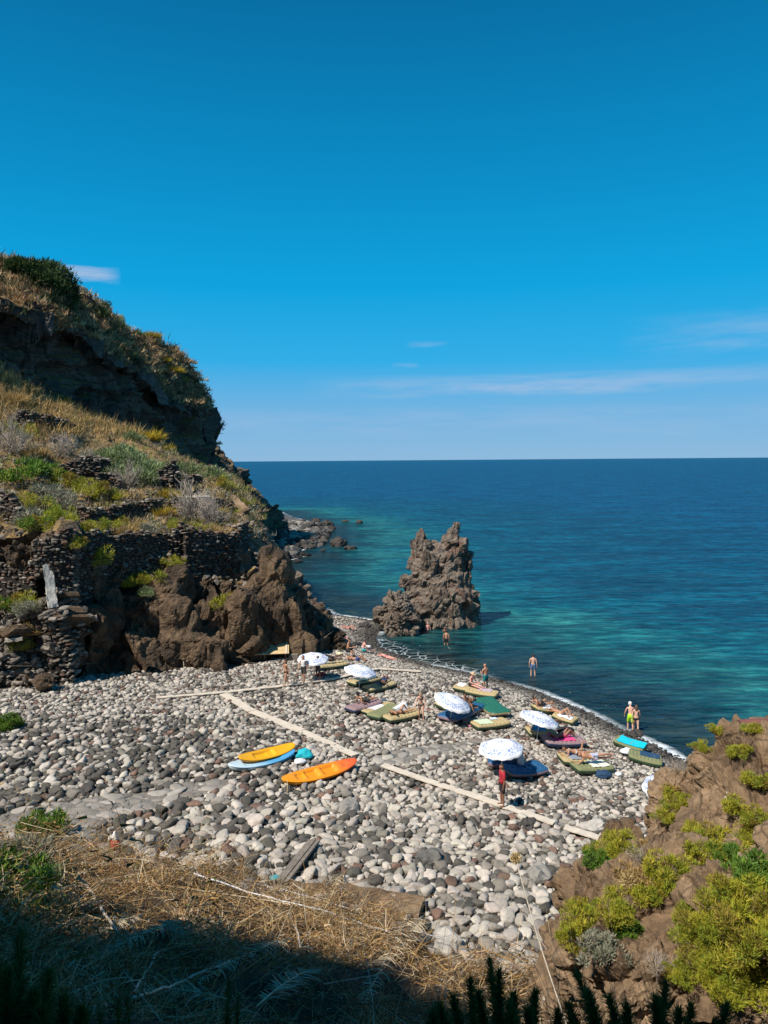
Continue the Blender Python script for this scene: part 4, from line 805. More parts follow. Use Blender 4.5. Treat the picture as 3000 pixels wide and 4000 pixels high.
PALS = {
 'samphire': ([(0.36, 0.36, 0.03), (0.20, 0.27, 0.03), (0.24, 0.13, 0.04), (0.50, 0.43, 0.05)], [5, 3, 1.2, 2]),
 'green': ([(0.12, 0.23, 0.03), (0.08, 0.16, 0.025), (0.24, 0.30, 0.04)], [4, 3, 2]),
 'olive': ([(0.22, 0.27, 0.12), (0.14, 0.19, 0.075), (0.32, 0.35, 0.19)], [4, 3, 2]),
 'grey': ([(0.33, 0.33, 0.24), (0.22, 0.23, 0.16), (0.34, 0.28, 0.2)], [4, 3, 2]),
 'gold': ([(0.48, 0.33, 0.13), (0.36, 0.24, 0.09), (0.55, 0.43, 0.22)], [4, 3, 2]),
 'yellow': ([(0.50, 0.36, 0.03), (0.36, 0.30, 0.05), (0.3, 0.2, 0.04)], [4, 2, 1]),
 'dark': ([(0.05, 0.085, 0.025), (0.03, 0.05, 0.017), (0.09, 0.13, 0.04)], [4, 3, 1.5]),
 'rosemary': ([(0.06, 0.13, 0.025), (0.04, 0.08, 0.02), (0.12, 0.18, 0.04)], [4, 3, 1])}
def leafdome(n, kind, leaf=0.12, wd=0.28, clumps=14, g=None, upb=0.6, flat=0.75):
    """unit dome of leaves growing in clumps"""
    g = g or vg; cc = unit(g.normal(size=(clumps, 3))); cc[:, 2] = abs(cc[:, 2])*0.9+0.05; cc *= g.uniform(0.3, 1.0, (clumps, 1)); cr = g.uniform(0.12, 0.30, clumps) if clumps > 20 else g.uniform(0.20, 0.38, clumps)
    k = g.integers(0, clumps, n); d = unit(g.normal(size=(n, 3))); P = cc[k]+d*(cr[k]*g.uniform(0.45, 1.05, n)**0.5)[:, None]; P[:, 2] = np.abs(P[:, 2])*flat
    D = unit(d*0.7+np.array([0, 0, upb])+g.normal(0, 0.35, (n, 3))); Ln = leaf*g.uniform(0.6, 1.4, n)
    cb_ = pal(clumps, *PALS[kind], g=g, var=0.2); C = 0.5*cb_[k]+0.5*pal(n, *PALS[kind], g=g)
    return ribbons(P, D, Ln, Ln*wd, g.normal(0, 0.15, (n, 3)), C, 2, g)
def twigs(n, g, r=0.012, L_=0.8, branch=3):
    paths, rads = [], []
    for i in range(n):
        d = unit(g.normal(size=3)); d[2] = abs(d[2])+0.35; d = unit(d); p0 = np.array([d[0]*0.1, d[1]*0.1, -0.05]); l = L_*g.uniform(0.6, 1.1)
        pts = [p0+d*l*t_+np.array(g.normal(0, 0.05, 3))*t_ for t_ in (0, .33, .66, 1)]; paths.append(pts); rads.append(np.array([1, .8, .6, .3])*r)
        for b_ in range(branch):
            q = pts[1+b_ % 2]; d2 = unit(d+g.normal(0, 0.55, 3)); l2 = l*g.uniform(0.3, 0.6); paths.append([q, q+d2*l2*0.5+g.normal(0, 0.03, 3), q+d2*l2]); rads.append(np.array([.6, .45, .2])*r)
            for _ in range(2 if branch > 3 else 0):
                d3 = unit(d2+g.normal(0, 0.6, 3)); q2 = q+d2*l2*0.6; paths.append([q2, q2+d3*l2*0.3, q2+d3*l2*0.6+g.normal(0, 0.02, 3)]); rads.append(np.array([.35, .25, .12])*r)
    return tubes(paths, rads, 4)
m_dead = plain('dead_twigs', (0.40, 0.34, 0.28), 0.85, 0.25)
PRO = {}
def proto(kind, near, var):
    key = (kind, near, var)
    if key in PRO: return PRO[key]
    g = np.random.default_rng(hash((kind, near, var)) % 1000 if False else sum(map(ord, kind))*7+near*131+var*17)
    if kind == 'dead':
        v, f = twigs(26 if near else 34, g, 0.012 if near else 0.016, 0.95, 6); fo_ = mk('twigs', v, f, m_dead); st_ = None
    else:
        n = {0: 1500, 1: 4200, 2: 9000}[near]; lf = {0: 0.16, 1: 0.15, 2: 0.11}[near]
        if kind in ('gold', 'yellow') and not near:
            g2 = g; m = 700; ang_ = g2.uniform(0, 6.28, m); rr_ = g2.uniform(0, 0.55, m)**0.7; P = np.stack([np.cos(ang_)*rr_, np.sin(ang_)*rr_, rr_*0], 1); D = unit(np.stack([np.cos(ang_)*rr_*1.3, np.sin(ang_)*rr_*1.3, 0.8+rr_*0], 1)+g2.normal(0, 0.25, (m, 3)))
            v, f, c = ribbons(P, D, g2.uniform(0.4, 0.95, m), np.full(m, 0.045), g2.normal(0, 0.15, (m, 3))+[0, 0, -0.15], pal(m, *PALS[kind], g=g2), 3, g2)
        else: v, f, c = leafdome(n, kind, lf, 0.30 if kind != 'samphire' else 0.17, {0: 11, 1: 26, 2: 40}[near], g)
        fo_ = mk('foliage', v, f, m_leaf, col=c, smooth=False)
        v, f = twigs(12, g, 0.014, 0.7, 3); st_ = mk('stems', v, f, m_twig)
    res = (fo_.data, st_.data if st_ else None)
    bpy.data.objects.remove(fo_)
    if st_: bpy.data.objects.remove(st_)
    PRO[key] = res; return res
GN = {'samphire': ('samphire_shrub', 'plants growing on the rocks'), 'green': ('green_shrub', 'plants growing on the rocks'), 'olive': ('olive_shrub', 'plants growing on the rocks'), 'grey': ('grey_shrub', 'plants growing on the rocks'), 'gold': ('dry_grass_tussock', 'dry tussocks on the slope'), 'yellow': ('yellow_shrub', 'plants growing on the rocks'), 'dead': ('dead_shrub', 'dead shrubs'), 'dark': ('dark_shrub', 'plants growing on the rocks'), 'rosemary': ('dark_shrub', 'plants growing on the rocks')}
SHN = [0]
def shrub(p, r, kind, label, near=0, sc=(1, 1, 1), tilt=None):
    SHN[0] += 1; k = SHN[0]; fd, sdt = proto(kind, near, k % 3 if near < 2 else k % 2)
    e = empty(GN[kind][0], p, (k*2.4) % 6.28); e.scale = (r*sc[0], r*sc[1], r*sc[2])
    o_ = bpy.data.objects.new('twigs' if kind == 'dead' else 'foliage', fd); COL.objects.link(o_); o_.parent = e
    if sdt: s_2 = bpy.data.objects.new('stems', sdt); COL.objects.link(s_2); s_2.parent = e
    tag(e, label, 'dead shrub' if kind == 'dead' else ('grass tussock' if kind == 'gold' else 'shrub'), GN[kind][1]); return e
HS = [
 (130, 1830, 1.7, 'green', 'green shrub patch left of the low stone wall high on the slope'), (75, 1860, 1.3, 'green', 'green shrub at the left edge below the short broken wall'), (190, 1850, 1.3, 'green', 'green shrub just under the low stone wall'),
 (262, 1880, 1.3, 'samphire', 'yellow green shrub right below the low stone wall'), (300, 1890, 1.0, 'samphire', 'yellow green shrub between low wall and rubble wall'), (365, 1850, 0.9, 'green', 'small green shrub against the low wall end'), (395, 1925, 1.2, 'samphire', 'bright yellow green shrub under the rubble wall'), (440, 1930, 0.9, 'samphire', 'smaller yellow green shrub right of the bright one under the rubble wall'),
 (150, 1965, 1.3, 'samphire', 'yellow green shrub in the middle of the left terrace'), (100, 1995, 1.0, 'grey', 'silvery grey shrub left on the middle terrace'), (200, 1930, 1.3, 'grey', 'pale grey shrub above the middle terrace'), (240, 1960, 1.1, 'grey', 'pale twiggy grey shrub beside the terrace wall end'),
 (205, 2015, 1.2, 'green', 'green shrub left of the low dark terrace wall'), (260, 2020, 1.2, 'samphire', 'yellow green shrub touching the left end of the terrace wall'), (125, 2030, 1.1, 'grey', 'silver grey shrub above the leftmost stone wall'), (165, 2065, 1.1, 'samphire', 'yellow brown shrub on top of the sunlit buttress'), (135, 2060, 0.9, 'green', 'dark green shrub on the buttress left of the yellow brown one'),
 (330, 2068, 0.8, 'samphire', 'first low green shrub on the grassy floor before the terrace wall'), (372, 2072, 0.8, 'samphire', 'second low green shrub on the grassy floor before the terrace wall'), (420, 2064, 0.8, 'samphire', 'third low green shrub on the grassy floor before the terrace wall'), (462, 2052, 0.8, 'samphire', 'fourth low green shrub on the grassy floor before the terrace wall'), (495, 2036, 0.7, 'samphire', 'green shrub at the foot of the right end of the terrace wall'),
 (500, 2070, 1.0, 'gold', 'straw coloured tussock on top of the long wall'), (550, 2058, 1.0, 'gold', 'second straw coloured tussock on the long wall, right of the first'), (590, 2062, 0.9, 'grey', 'pale shrub on the long wall near its corner'), (660, 2045, 0.8, 'samphire', 'yellow shrub on the long wall beside the corner'), (650, 1995, 0.9, 'yellow', 'yellow shrub under the pale concrete ledge'),
 (315, 2130, 0.7, 'samphire', 'yellow green shrub hanging at the top of the long wall left end'), (345, 2175, 1.1, 'samphire', 'largest shrub hanging down the left end of the long wall'), (375, 2205, 0.9, 'samphire', 'hanging shrub right below the largest one on the long wall'), (330, 2205, 0.9, 'grey', 'dry grey shrub at the wall foot under the hanging ones'),
 (40, 2330, 1.5, 'samphire', 'large yellow green shrub at the left edge below the low wall'), (30, 2385, 1.3, 'green', 'green shrub at the left edge under the large yellow green one'), (90, 2350, 1.0, 'samphire', 'yellow shrub left of the white plaster'), (135, 2375, 0.9, 'grey', 'grey shrub at the foot of the white plaster'), (18, 2212, 0.8, 'samphire', 'small bright shrub on top of the low wall at the left edge'), (90, 2535, 0.7, 'samphire', 'small shrub in the rubble above the beach at the left'), (130, 2470, 0.8, 'gold', 'brownish dry tussock in the rubble left of the stone pier'),
 (500, 2275, 0.9, 'samphire', 'shrub on the bedrock at the foot of the long wall, leftmost'), (560, 2262, 0.7, 'samphire', 'narrow shrub on the bedrock under the long wall'), (622, 2262, 0.95, 'samphire', 'wide shrub on the brown bulge under the long wall'), (688, 2205, 0.7, 'samphire', 'shrub clinging to the wall corner above the brown bulge'), (705, 2250, 0.95, 'samphire', 'shrub on the right side of the brown bulge'), (575, 2310, 0.6, 'olive', 'faded shrub on the front of the brown bulge'),
 (775, 2068, 0.9, 'samphire', 'yellow green shrub on the wall right of the corner'), (835, 2075, 0.9, 'gold', 'golden tussock on the wall right of the corner'), (770, 2015, 1.7, 'dead', 'large pale dead shrub on the terrace under the concrete ledge'), (840, 2030, 1.2, 'dead', 'smaller dead shrub right of the large pale one'), (860, 1995, 0.8, 'yellow', 'small yellow shrub near the leaning slab'), (905, 1990, 0.7, 'samphire', 'small shrub at the foot of the leaning slab'), (965, 1965, 0.8, 'samphire', 'shrub at the right end above the leaning slab'),
 (250, 1765, 1.3, 'dead', 'grey dead shrub below the upper pale ledge'), (40, 1760, 1.7, 'dead', 'grey dead shrub at the left edge under the upper wall'), (150, 1765, 1.1, 'gold', 'reddish dry tussock under the upper pale ledge'), (345, 1805, 1.0, 'dead', 'dead twiggy shrub at the left foot of the olive bush'), (500, 1890, 1.2, 'dead', 'dead twiggy shrub at the lower edge of the olive bush'),
 (875, 2370, 1.05, 'samphire', 'bright shrub at the foot of the wall beside the rock spur'), (705, 1840, 1.5, 'olive', 'olive green shrub right of the stone gable stub'), (760, 1840, 1.3, 'olive', 'olive green shrub above the square ruin fragment'), (840, 1865, 1.7, 'olive', 'olive green shrub at the right crest above the leaning slab'), (880, 1895, 1.2, 'samphire', 'yellow green shrub at the right crest, lowest'), (655, 1925, 0.9, 'yellow', 'rusty yellow shrub between two ruin fragments'), (730, 1905, 0.9, 'olive', 'pale green shrub left of the square ruin fragment'),
 (272, 1575, 1.4, 'samphire', 'round yellow green shrub on the golden crest'), (240, 1600, 1.3, 'gold', 'golden tussock beside the round shrub on the crest'), (60, 1560, 1.6, 'gold', 'tall golden tussock at the left on the crest'), (430, 1665, 1.2, 'gold', 'golden tussock halfway along the crest'), (520, 1705, 1.0, 'olive', 'green shrub low on the crest above the olive bush'), (600, 1690, 1.5, 'yellow', 'rusty shrub on the shaded edge of the crest'), (660, 1745, 1.0, 'yellow', 'bright yellow shrub against the dark cliff'), (30, 1690, 1.6, 'samphire', 'yellow orange shrub at the left edge beside the upper wall'), (110, 1530, 1.4, 'gold', 'golden tussock below the dark cliff'), (330, 1640, 1.3, 'gold', 'golden tussock left of the halfway one on the crest')]
for px, py, r, kd, lb_ in HS:
    p, n_ = hitHill(px, py); sc_ = (1, 1, 1.6) if kd == 'dead' else (1, 0.9, 0.95)
    r *= 1.3; e = shrub(p+np.array([0, -0.3, -0.1*r]), r, kd, lb_, 0, sc_)
p, _ = hitHill(1045, 2170); shrub(W(1050, 2185, 56.0), 0.75, 'samphire', 'green shrub crowning the top of the rock spur', 0)
def leafmass(name, bl, n, kind, leaf, label, cat, wd=0.3, shell=0.5, group=None):
    """one bush as a mass of leaf clumps spread over several lobes (centre, radii)"""
    vol = np.array([b_[1][0]*b_[1][1] for b_ in bl]); k = vg.choice(len(bl), n, p=vol/vol.sum()); c = np.array([b_[0] for b_ in bl])[k]; r = np.array([b_[1] for b_ in bl])[k]
    d = unit(vg.normal(size=(n, 3))); P = c+d*r*(vg.uniform(shell, 1.0, n)[:, None])*(1+0.30*fbm(d*2.2+k[:, None]*3.0, 3, 8))[:, None]
    q = fbm(P/(leaf*4), 2, 15); keep = q > -0.35; P, d, k = P[keep], d[keep], k[keep]; n = len(P)
    D = unit(d+np.array([0, 0, 0.6])+vg.normal(0, 0.4, (n, 3))); Ln = leaf*vg.uniform(0.6, 1.5, n)
    C = pal(n, *PALS[kind])*(1+0.35*fbm(P/(leaf*7), 2, 16))[:, None]
    e = empty(name, np.array(bl[0][0])-[0, 0, bl[0][1][2]]); o0 = np.array(e.location)
    v, f, c_ = ribbons(P-o0, D, Ln, Ln*wd, vg.normal(0, 0.15, (n, 3)), C, 2)
    mk('foliage', v, f, m_leaf, parent=e, col=c_, smooth=False)
    ps = [[[0, 0, 0], (np.array(b_[0])-o0)*0.5, np.array(b_[0])-o0+[0, 0, b_[1][2]*0.4]] for b_ in bl]; v, f = tubes(ps, [np.array([1, .7, .3])*leaf*0.35]*len(ps)); mk('stems', v, f, m_twig, parent=e)
    tag(e, label, cat, group); return e
def HB(px, py, r, dz=0.0):
    p, _ = hitHill(px, py); return (p+np.array([0, -0.4, dz]), r)
leafmass('olive_bush', [HB(470, 1800, (2.6, 1.8, 1.3)), HB(400, 1800, (2.0, 1.6, 1.1)), HB(540, 1820, (2.3, 1.7, 1.2)), HB(600, 1840, (1.8, 1.5, 1.0)), HB(450, 1850, (1.6, 1.4, 1.0)), HB(550, 1870, (1.8, 1.3, 1.0)), HB(360, 1790, (1.3, 1.2, .8)), HB(500, 1770, (1.8, 1.5, 1.0))], 26000, 'olive', 0.30, 'large spreading olive green bush in the middle of the terraces', 'bush')
leafmass('dark_bush', [(W(100, 1055, 90.5), (2.2, 2, 1.4)), (W(150, 1078, 92), (2.7, 2, 1.9)), (W(200, 1095, 94), (2.8, 2, 2.2)), (W(245, 1140, 96), (2.2, 2, 2.1)), (W(180, 1130, 91), (2.6, 1.8, 2.0)), (W(70, 1045, 90), (1.5, 1.5, .9)), (W(225, 1190, 93), (2.0, 1.5, 1.4)), (W(130, 1100, 90), (2.2, 1.5, 1.6))], 22000, 'dark', 0.42, 'dark evergreen bush crowning the cliff top at the left', 'bush', shell=0.6)
def onc(px, py):
    q = CVt.reshape(-1, 3); d = q-CAMP; z = d@fw; X = 1500+F*(d@rt)/z; Y = 2000-F*(d@up)/z; k = np.argmin(np.hypot(X-px, Y-py)); return q[k]
for px, py, r, kd, lb_ in [(295, 1150, 1.5, 'grey', 'grey rounded shrub right of the dark cliff top bush'), (410, 1190, 1.3, 'dark', 'dark shrub on the cliff skyline'), (395, 1240, 1.9, 'dark', 'dark green shrub in the golden scrub under the skyline'), (540, 1305, 1.4, 'green', 'green shrub on the skyline halfway down'), (590, 1320, 1.5, 'yellow', 'orange shrub on the skyline right of the green one'), (650, 1415, 1.1, 'yellow', 'upper yellow shrub near the cliff nose'), (665, 1435, 1.3, 'yellow', 'middle orange shrub near the cliff nose'), (685, 1460, 1.7, 'yellow', 'largest orange shrub near the cliff nose'), (755, 1495, 1.6, 'dark', 'dark green shrub at the cliff nose edge'), (715, 1490, 1.0, 'samphire', 'small yellow green shrub beside the dark one on the nose'), (20, 1050, 1.5, 'yellow', 'yellow shrub on the cliff top at the left edge'), (470, 1260, 1.3, 'samphire', 'olive shrub in the scrub below the skyline step'), (480, 1290, 1.2, 'green', 'small green shrub in the middle of the golden scrub')]:
    shrub(onc(px, py)+[0, -0.5, 0], r, kd, lb_, 0)
# scrub and grass scattered over headland top, hill terraces
def scatter(pts, nrm_, n, size, per, cols, w_, wd=0.09, g=vg, spread=0.35, upb=0.8, jit=0.5):
    k = g.integers(0, len(pts), n); P = pts[k]+g.normal(0, jit, (n, 3))*[1, 1, 0.1]; Nn = nrm_[k]; sz = size*g.uniform(0.5, 1.5, n)
    cc = pal(n, cols, w_, g=g, var=0.3); P = np.repeat(P, per, 0); Nn = np.repeat(Nn, per, 0); sz = np.repeat(sz, per); cc = np.repeat(cc, per, 0)*g.uniform(0.75, 1.25, (n*per, 1)); m = n*per
    D = unit(Nn*0.5+np.array([0, 0, upb])+g.normal(0, 0.5, (m, 3))); P = P+g.normal(0, 1, (m, 3))*(sz*spread)[:, None]*[1, 1, 0.25]
    return ribbons(P, D, sz*g.uniform(0.5, 1.1, m), sz*wd*g.uniform(0.7, 1.6, m), g.normal(0, 0.25, (m, 3)), cc, 2, g)
mask = np.zeros(CVt.shape[:2], bool); mask[:, 72:] = True; mask &= CNt[:, :, 2] > 0.15
pa, na = CVt[mask], CNt[mask]
v, f, c = join(scatter(pa, na, 11000, 0.6, 14, [(0.46, 0.30, 0.15), (0.34, 0.21, 0.11), (0.56, 0.41, 0.22), (0.22, 0.19, 0.08), (0.13, 0.085, 0.055)], [4, 4, 3, 1.2, 2.2], 0.14), scatter(pa, na, 500, 1.0, 26, [(0.08, 0.10, 0.035), (0.14, 0.15, 0.05), (0.05, 0.06, 0.03)], [3, 2, 2], 0.10))
tag(mk('cliff_scrub', v, f, m_leaf, col=c, smooth=False), 'golden brown dry scrub on the cliff top', 'scrub', kind='stuff')
mask = np.zeros(HV.shape[:2], bool); mask[:, 90:] = True; mask &= (HN[:, :, 2] > 0.1) & (HXS[:, None] < 1000)
ph, nh = HV[mask], HN[mask]; d_ = ph-CAMP; pyh = 2000-F*(d_@up)/(d_@fw)
up_ = pyh < 1700
v, f, c = join(scatter(ph, nh, 5200, 0.42, 14, [(0.42, 0.31, 0.17), (0.26, 0.18, 0.10), (0.30, 0.28, 0.20), (0.17, 0.18, 0.06), (0.24, 0.26, 0.06)], [3, 3, 2.5, 2, 1.6], 0.10), scatter(ph[up_], nh[up_], 2600, 0.85, 16, [(0.50, 0.35, 0.15), (0.40, 0.27, 0.10), (0.27, 0.20, 0.10)], [4, 3, 2], 0.05, upb=1.2))
tag(mk('dry_grass', v, f, m_straw, col=c, smooth=False), 'dry golden grass and low herbs on the terraced hillside', 'grass', kind='stuff')
mask = np.zeros(HV.shape[:2], bool); mask[:, 60:150] = True; mask &= (HN[:, :, 2] > 0.15); pr_ = HV[mask]; k = vg.integers(0, len(pr_), 1500); sz = vg.uniform(0.1, 0.32, 1500)
mask = (HXS[:, None] < 300) & (np.arange(HV.shape[1])[None] < 60) & (np.arange(HV.shape[1])[None] > 4); pr2 = HV[mask]; k2 = vg.integers(0, len(pr2), 2600)
Pq = np.concatenate([pr_[k], pr2[k2]]); nq = len(Pq); sz = vg.uniform(0.1, 0.30, nq)
V, f, c = stones_mesh('x', Pq+[0, -0.05, 0.03], np.stack([sz*1.2, sz*.8, sz*.5], 1), rots(nq, 0.35, vg)[0], np.array([[0.17, 0.145, 0.12]])*vg.uniform(0.5, 1.7, nq)[:, None], m_wall, 2)
tag(mk('wall_rubble', V, f, m_wall, col=c, smooth=False), 'fallen wall stones scattered on terraces and the left slope', 'rubble', kind='stuff')

# ------------------------------------------------------------------ the near bank: straw, weeds, palm leaves
def bankpts(n, x0, x1, y0, y1):
    x = vg.uniform(x0, x1, n); y = vg.uniform(y0, y1, n); yb = np.interp(x, BK[:, 0], BK[:, 1]); k = y < yb+0.12*vg.normal(size=n)+0.55*fbm(np.stack([x/1.1, x*0, x*0], 1), 3, 61); return x[k], y[k]
def straw(n, cols, w_, ln, wdt, lift, x0=-14, x1=9, seg=5, fl=None, curl=0.6):
    x, y = bankpts(n*2, x0, x1, 9, 25); q = np.stack([x/1.3, y/1.3, x*0], 1); dn = fbm(q, 3, 33)
    k = vg.random(len(x)) < np.clip(0.62+dn*0.9, 0.1, 1)
    if fl is not None: k &= fl(x, y)
    x, y, dn = x[k][:n], y[k][:n], dn[k][:n]; m = len(x); z = zbank(x, y)+vg.random(m)**1.5*lift*np.clip(0.55+dn*2.2, 0.1, 2.6)
    D = vg.normal(size=(m, 3)); D[:, 2] = vg.normal(0.12, 0.35, m); D = unit(D); cb_ = pal(m, cols, w_, var=0.3)*(1+0.35*fbm(q[k][:n]*2.5, 3, 35))[:, None]
    Ln = ln*vg.uniform(0.4, 1.6, m); Bn = vg.normal(0, curl, (m, 3))*[1, 1, 0.5]
    return ribbons(np.stack([x, y, z], 1), D, Ln, wdt*vg.uniform(0.6, 1.6, m), Bn, cb_, seg)
GOLD = [(0.40, 0.24, 0.085), (0.48, 0.34, 0.17), (0.27, 0.14, 0.055), (0.13, 0.075, 0.035), (0.55, 0.46, 0.33)]
v, f, c = join(straw(34000, GOLD, [4, 3.5, 3, 2, 1.5], 0.42, 0.014, 0.40), straw(9000, GOLD, [3, 3, 2, 3, 2], 0.8, 0.016, 0.55, seg=6, curl=0.8), straw(26000, [(0.34, 0.22, 0.12), (0.45, 0.34, 0.22), (0.2, 0.1, 0.06), (0.5, 0.42, 0.33)], [3, 3, 2, 2], 0.07, 0.022, 0.55, seg=2))
tag(mk('dry_weeds', v, f, m_straw, col=c, smooth=False), 'tangled dry straw and weeds heaped below the viewpoint', 'weeds', kind='stuff')
wl = lambda x, y: x < -3.2-(y-14)*0.25
v, f, c = join(straw(17000, [(0.30, 0.18, 0.07), (0.22, 0.13, 0.05), (0.42, 0.32, 0.2), (0.10, 0.12, 0.03)], [4, 3, 2, 1.5], 0.10, 0.03, 1.5, x1=0, seg=2, fl=wl), straw(2600, GOLD, [2, 3, 2, 2, 2], 0.9, 0.014, 0.9, x1=0, fl=wl, seg=5, curl=0.3))
tag(mk('brown_weeds', v, f, m_straw, col=c, smooth=False), 'brown bushy weeds at the left of the near bank', 'weeds', kind='stuff')
m_frond = attrmat('dry_palm_leaf', rough=0.6, var=0.2, scale=3, bump=0, spec=0.35, trans=0.15)
m_rach = plain('palm_stalk', (0.48, 0.38, 0.24), 0.6, 0.2)
def frond(a, b_, w_, label, bend=0.25, n=46, col=(0.52, 0.43, 0.30), up_=0.25):
    pa_ = G(*a); pb = G(*b_); pa_[2] += up_; pb[2] += 0.12; e = empty('palm_frond', pa_); t_ = np.linspace(0, 1, 14)
    pth = (pb-pa_)[None]*t_[:, None]+np.array([0, 0, 1.0])[None]*(bend*t_*(1-t_)*2)[:, None]; v, f = tubes([pth], [0.022*(1-0.8*t_)+0.003]); mk('stalk', v, f, m_rach, parent=e)
    tt = np.repeat(np.linspace(0.12, 1, n), 2); sd_ = np.tile([1, -1], n); P = np.stack([np.interp(tt, t_, pth[:, k]) for k in range(3)], 1); ax = unit(pb-pa_); sv = unit(np.cross(ax, [0, 0, 1.0])); m = len(P)
    D = unit(sv[None]*sd_[:, None]+ax[None]*0.75+np.stack([vg.normal(0, .1, m), vg.normal(0, .1, m), vg.normal(0.15, .15, m)], 1)); Ln = w_*np.sin(np.clip(tt*0.9+0.12, 0, 1)*math.pi)**0.6*vg.uniform(0.75, 1.1, m)+0.05
    v, f, c = ribbons(P, D, Ln, np.full(m, 0.035), np.stack([vg.normal(0, .08, m), vg.normal(0, .08, m), vg.normal(-0.25, .12, m)], 1)+ax*0.2, np.array([col])*vg.uniform(0.7, 1.2, m)[:, None], 4); mk('leaflets', v, f, m_frond, parent=e, col=c, smooth=False)
    tag(e, label, 'palm frond', 'dry palm fronds on the bank')
for a, b_, w_, lb_ in [((1610, 3600), (1400, 3990), 0.5, 'big pale palm frond hanging down from the lit weeds into the shade'), ((500, 3620), (160, 3665), 0.35, 'sunlit palm frond lying sideways at the left edge of the shade'), ((560, 3610), (330, 3720), 0.35, 'palm frond half in shade below the sideways one'), ((620, 3640), (760, 3700), 0.35, 'short palm frond at the shade line left of the centre'),
    ((700, 3640), (280, 3830), 0.4, 'bluish palm frond in the shade at the lower left'), ((1340, 3440), (1230, 3600), 0.4, 'dark slatted palm frond on the stone slab'), ((900, 3960), (480, 3900), 0.4, 'shaded palm frond low in the left half'), ((1150, 3700), (780, 3860), 0.45, 'shaded palm frond in the middle of the dark bank'), ((1000, 3990), (1250, 3800), 0.4, 'shaded palm frond at the foot of the picture'), ((1650, 3610), (1560, 3760), 0.4, 'pale palm frond beside the start of the big one')]:
    frond(a, b_, w_, lb_)
m_stick = plain('bleached_stick', (0.50, 0.43, 0.34), 0.7, 0.25)
def stick(pts, r, label, name='stick', mat=None, lift=0.12, cat='stick'):
    P = np.array([G(*p)+[0, 0, lift] for p in pts]); t_ = np.linspace(0, len(pts)-1, 4*len(pts)); q = np.stack([np.interp(t_, range(len(pts)), P[:, k]) for k in range(3)], 1); q += 0.012*vg.normal(size=q.shape); o0 = q[0].copy()
    v, f = tubes([q-o0], [np.linspace(r, r*0.6, len(q))], 7); o_ = mk(name, v, f, mat or m_stick); o_.location = o0; tag(o_, label, cat)
stick([(335, 3495), (400, 3600), (465, 3700)], 0.045, 'thick bleached stalk slanting across the sideways palm frond', lift=0.3)
stick([(620, 3770), (560, 3880), (505, 3990)], 0.025, 'pale straight stick in the shade', lift=0.3)
stick([(900, 3805), (700, 3900), (520, 3990)], 0.03, 'long thin stick crossing the shade', lift=0.3)
stick([(1130, 3600), (1165, 3680), (1175, 3740), (1230, 3745)], 0.03, 'crooked pale branch in the straw at the shade line', lift=0.25)
stick([(200, 3610), (420, 3560)], 0.025, 'thin pale stick lying above the sideways palm frond', lift=0.3)
stick([(1585, 3560), (1590, 3620), (1570, 3690)], 0.03, 'grey upright stub beside the stone slab', lift=0.35)
stick([(1500, 3690), (1590, 3640), (1640, 3570)], 0.02, 'curved root reaching to the end of the slab', lift=0.3)
m_pipe = plain('grey_pvc', (0.62, 0.62, 0.62), 0.45, 0.1)
stick([(758, 3462), (1000, 3545), (1230, 3605), (1400, 3660), (1545, 3705)], 0.026, 'long thin white pipe running through the straw', 'pipe', m_pipe, 0.42, 'pipe')
stick([(985, 3485), (1150, 3520), (1370, 3590)], 0.024, 'second white pipe above the long one', 'pipe', m_pipe, 0.30, 'pipe')
stick([(1600, 3665), (1705, 3708)], 0.028, 'short piece of white pipe at the right end of the slab', 'pipe', m_pipe, 0.35, 'pipe')
# near green plants on the bank
for (px, py, r, kd, nr_, lb_) in [(170, 3270, 0.95, 'green', 1, 'bright green shrub where weeds meet the flat stones'), (30, 2850, 0.75, 'green', 1, 'bright green plant on the pebbles at the left edge'), (60, 3440, 1.3, 'grey', 1, 'silvery green shrub in the weeds at the left edge'), (150, 3500, 0.9, 'olive', 1, 'pale green shrub right of the silvery one'), (20, 3590, 1.3, 'green', 1, 'green weeds at the left edge above the shade'), (230, 3600, 0.4, 'green', 1, 'small green weed beside the sideways palm frond')]:
    p = G(px, py); shrub(p+[0, 0, .1], r, kd, lb_, nr_, (1, 1, 1.15))
def sprig(px0, py0, Y0, px1, py1, Y1, n, kind, leaf=0.05, r=0.05):
    a, b_ = W(px0, py0, Y0), W(px1, py1, Y1); t_ = vg.random(n); ax = unit(b_-a); P = a+(b_-a)*t_[:, None]; D = unit(ax*0.8+vg.normal(0, 0.6, (n, 3))); Ln = leaf*vg.uniform(0.6, 1.3, n)*(1.15-0.6*t_)
    return ribbons(P, D, Ln, Ln*0.07, vg.normal(0, 0.1, (n, 3)), pal(n, *PALS[kind]), 2), [a, (a+b_)/2, b_]
def sprigs(name, lst, kind, label, leaf, n=520):
    parts = []; ps = []
    for q in lst: a, p = sprig(*q, n, kind, leaf); parts.append(a); ps.append(p)
    v, f, c = join(*parts); e = empty(name, ps[0][0]); o0 = np.array(e.location); mk('foliage', v-o0, f, m_leaf, parent=e, col=c, smooth=False)
    v, f = tubes(ps, [np.array([.006, .005, .002])]*len(ps)); mk('stems', v-o0, f, m_twig, parent=e); tag(e, label, 'shrub', 'dark shrubs close to the viewpoint')
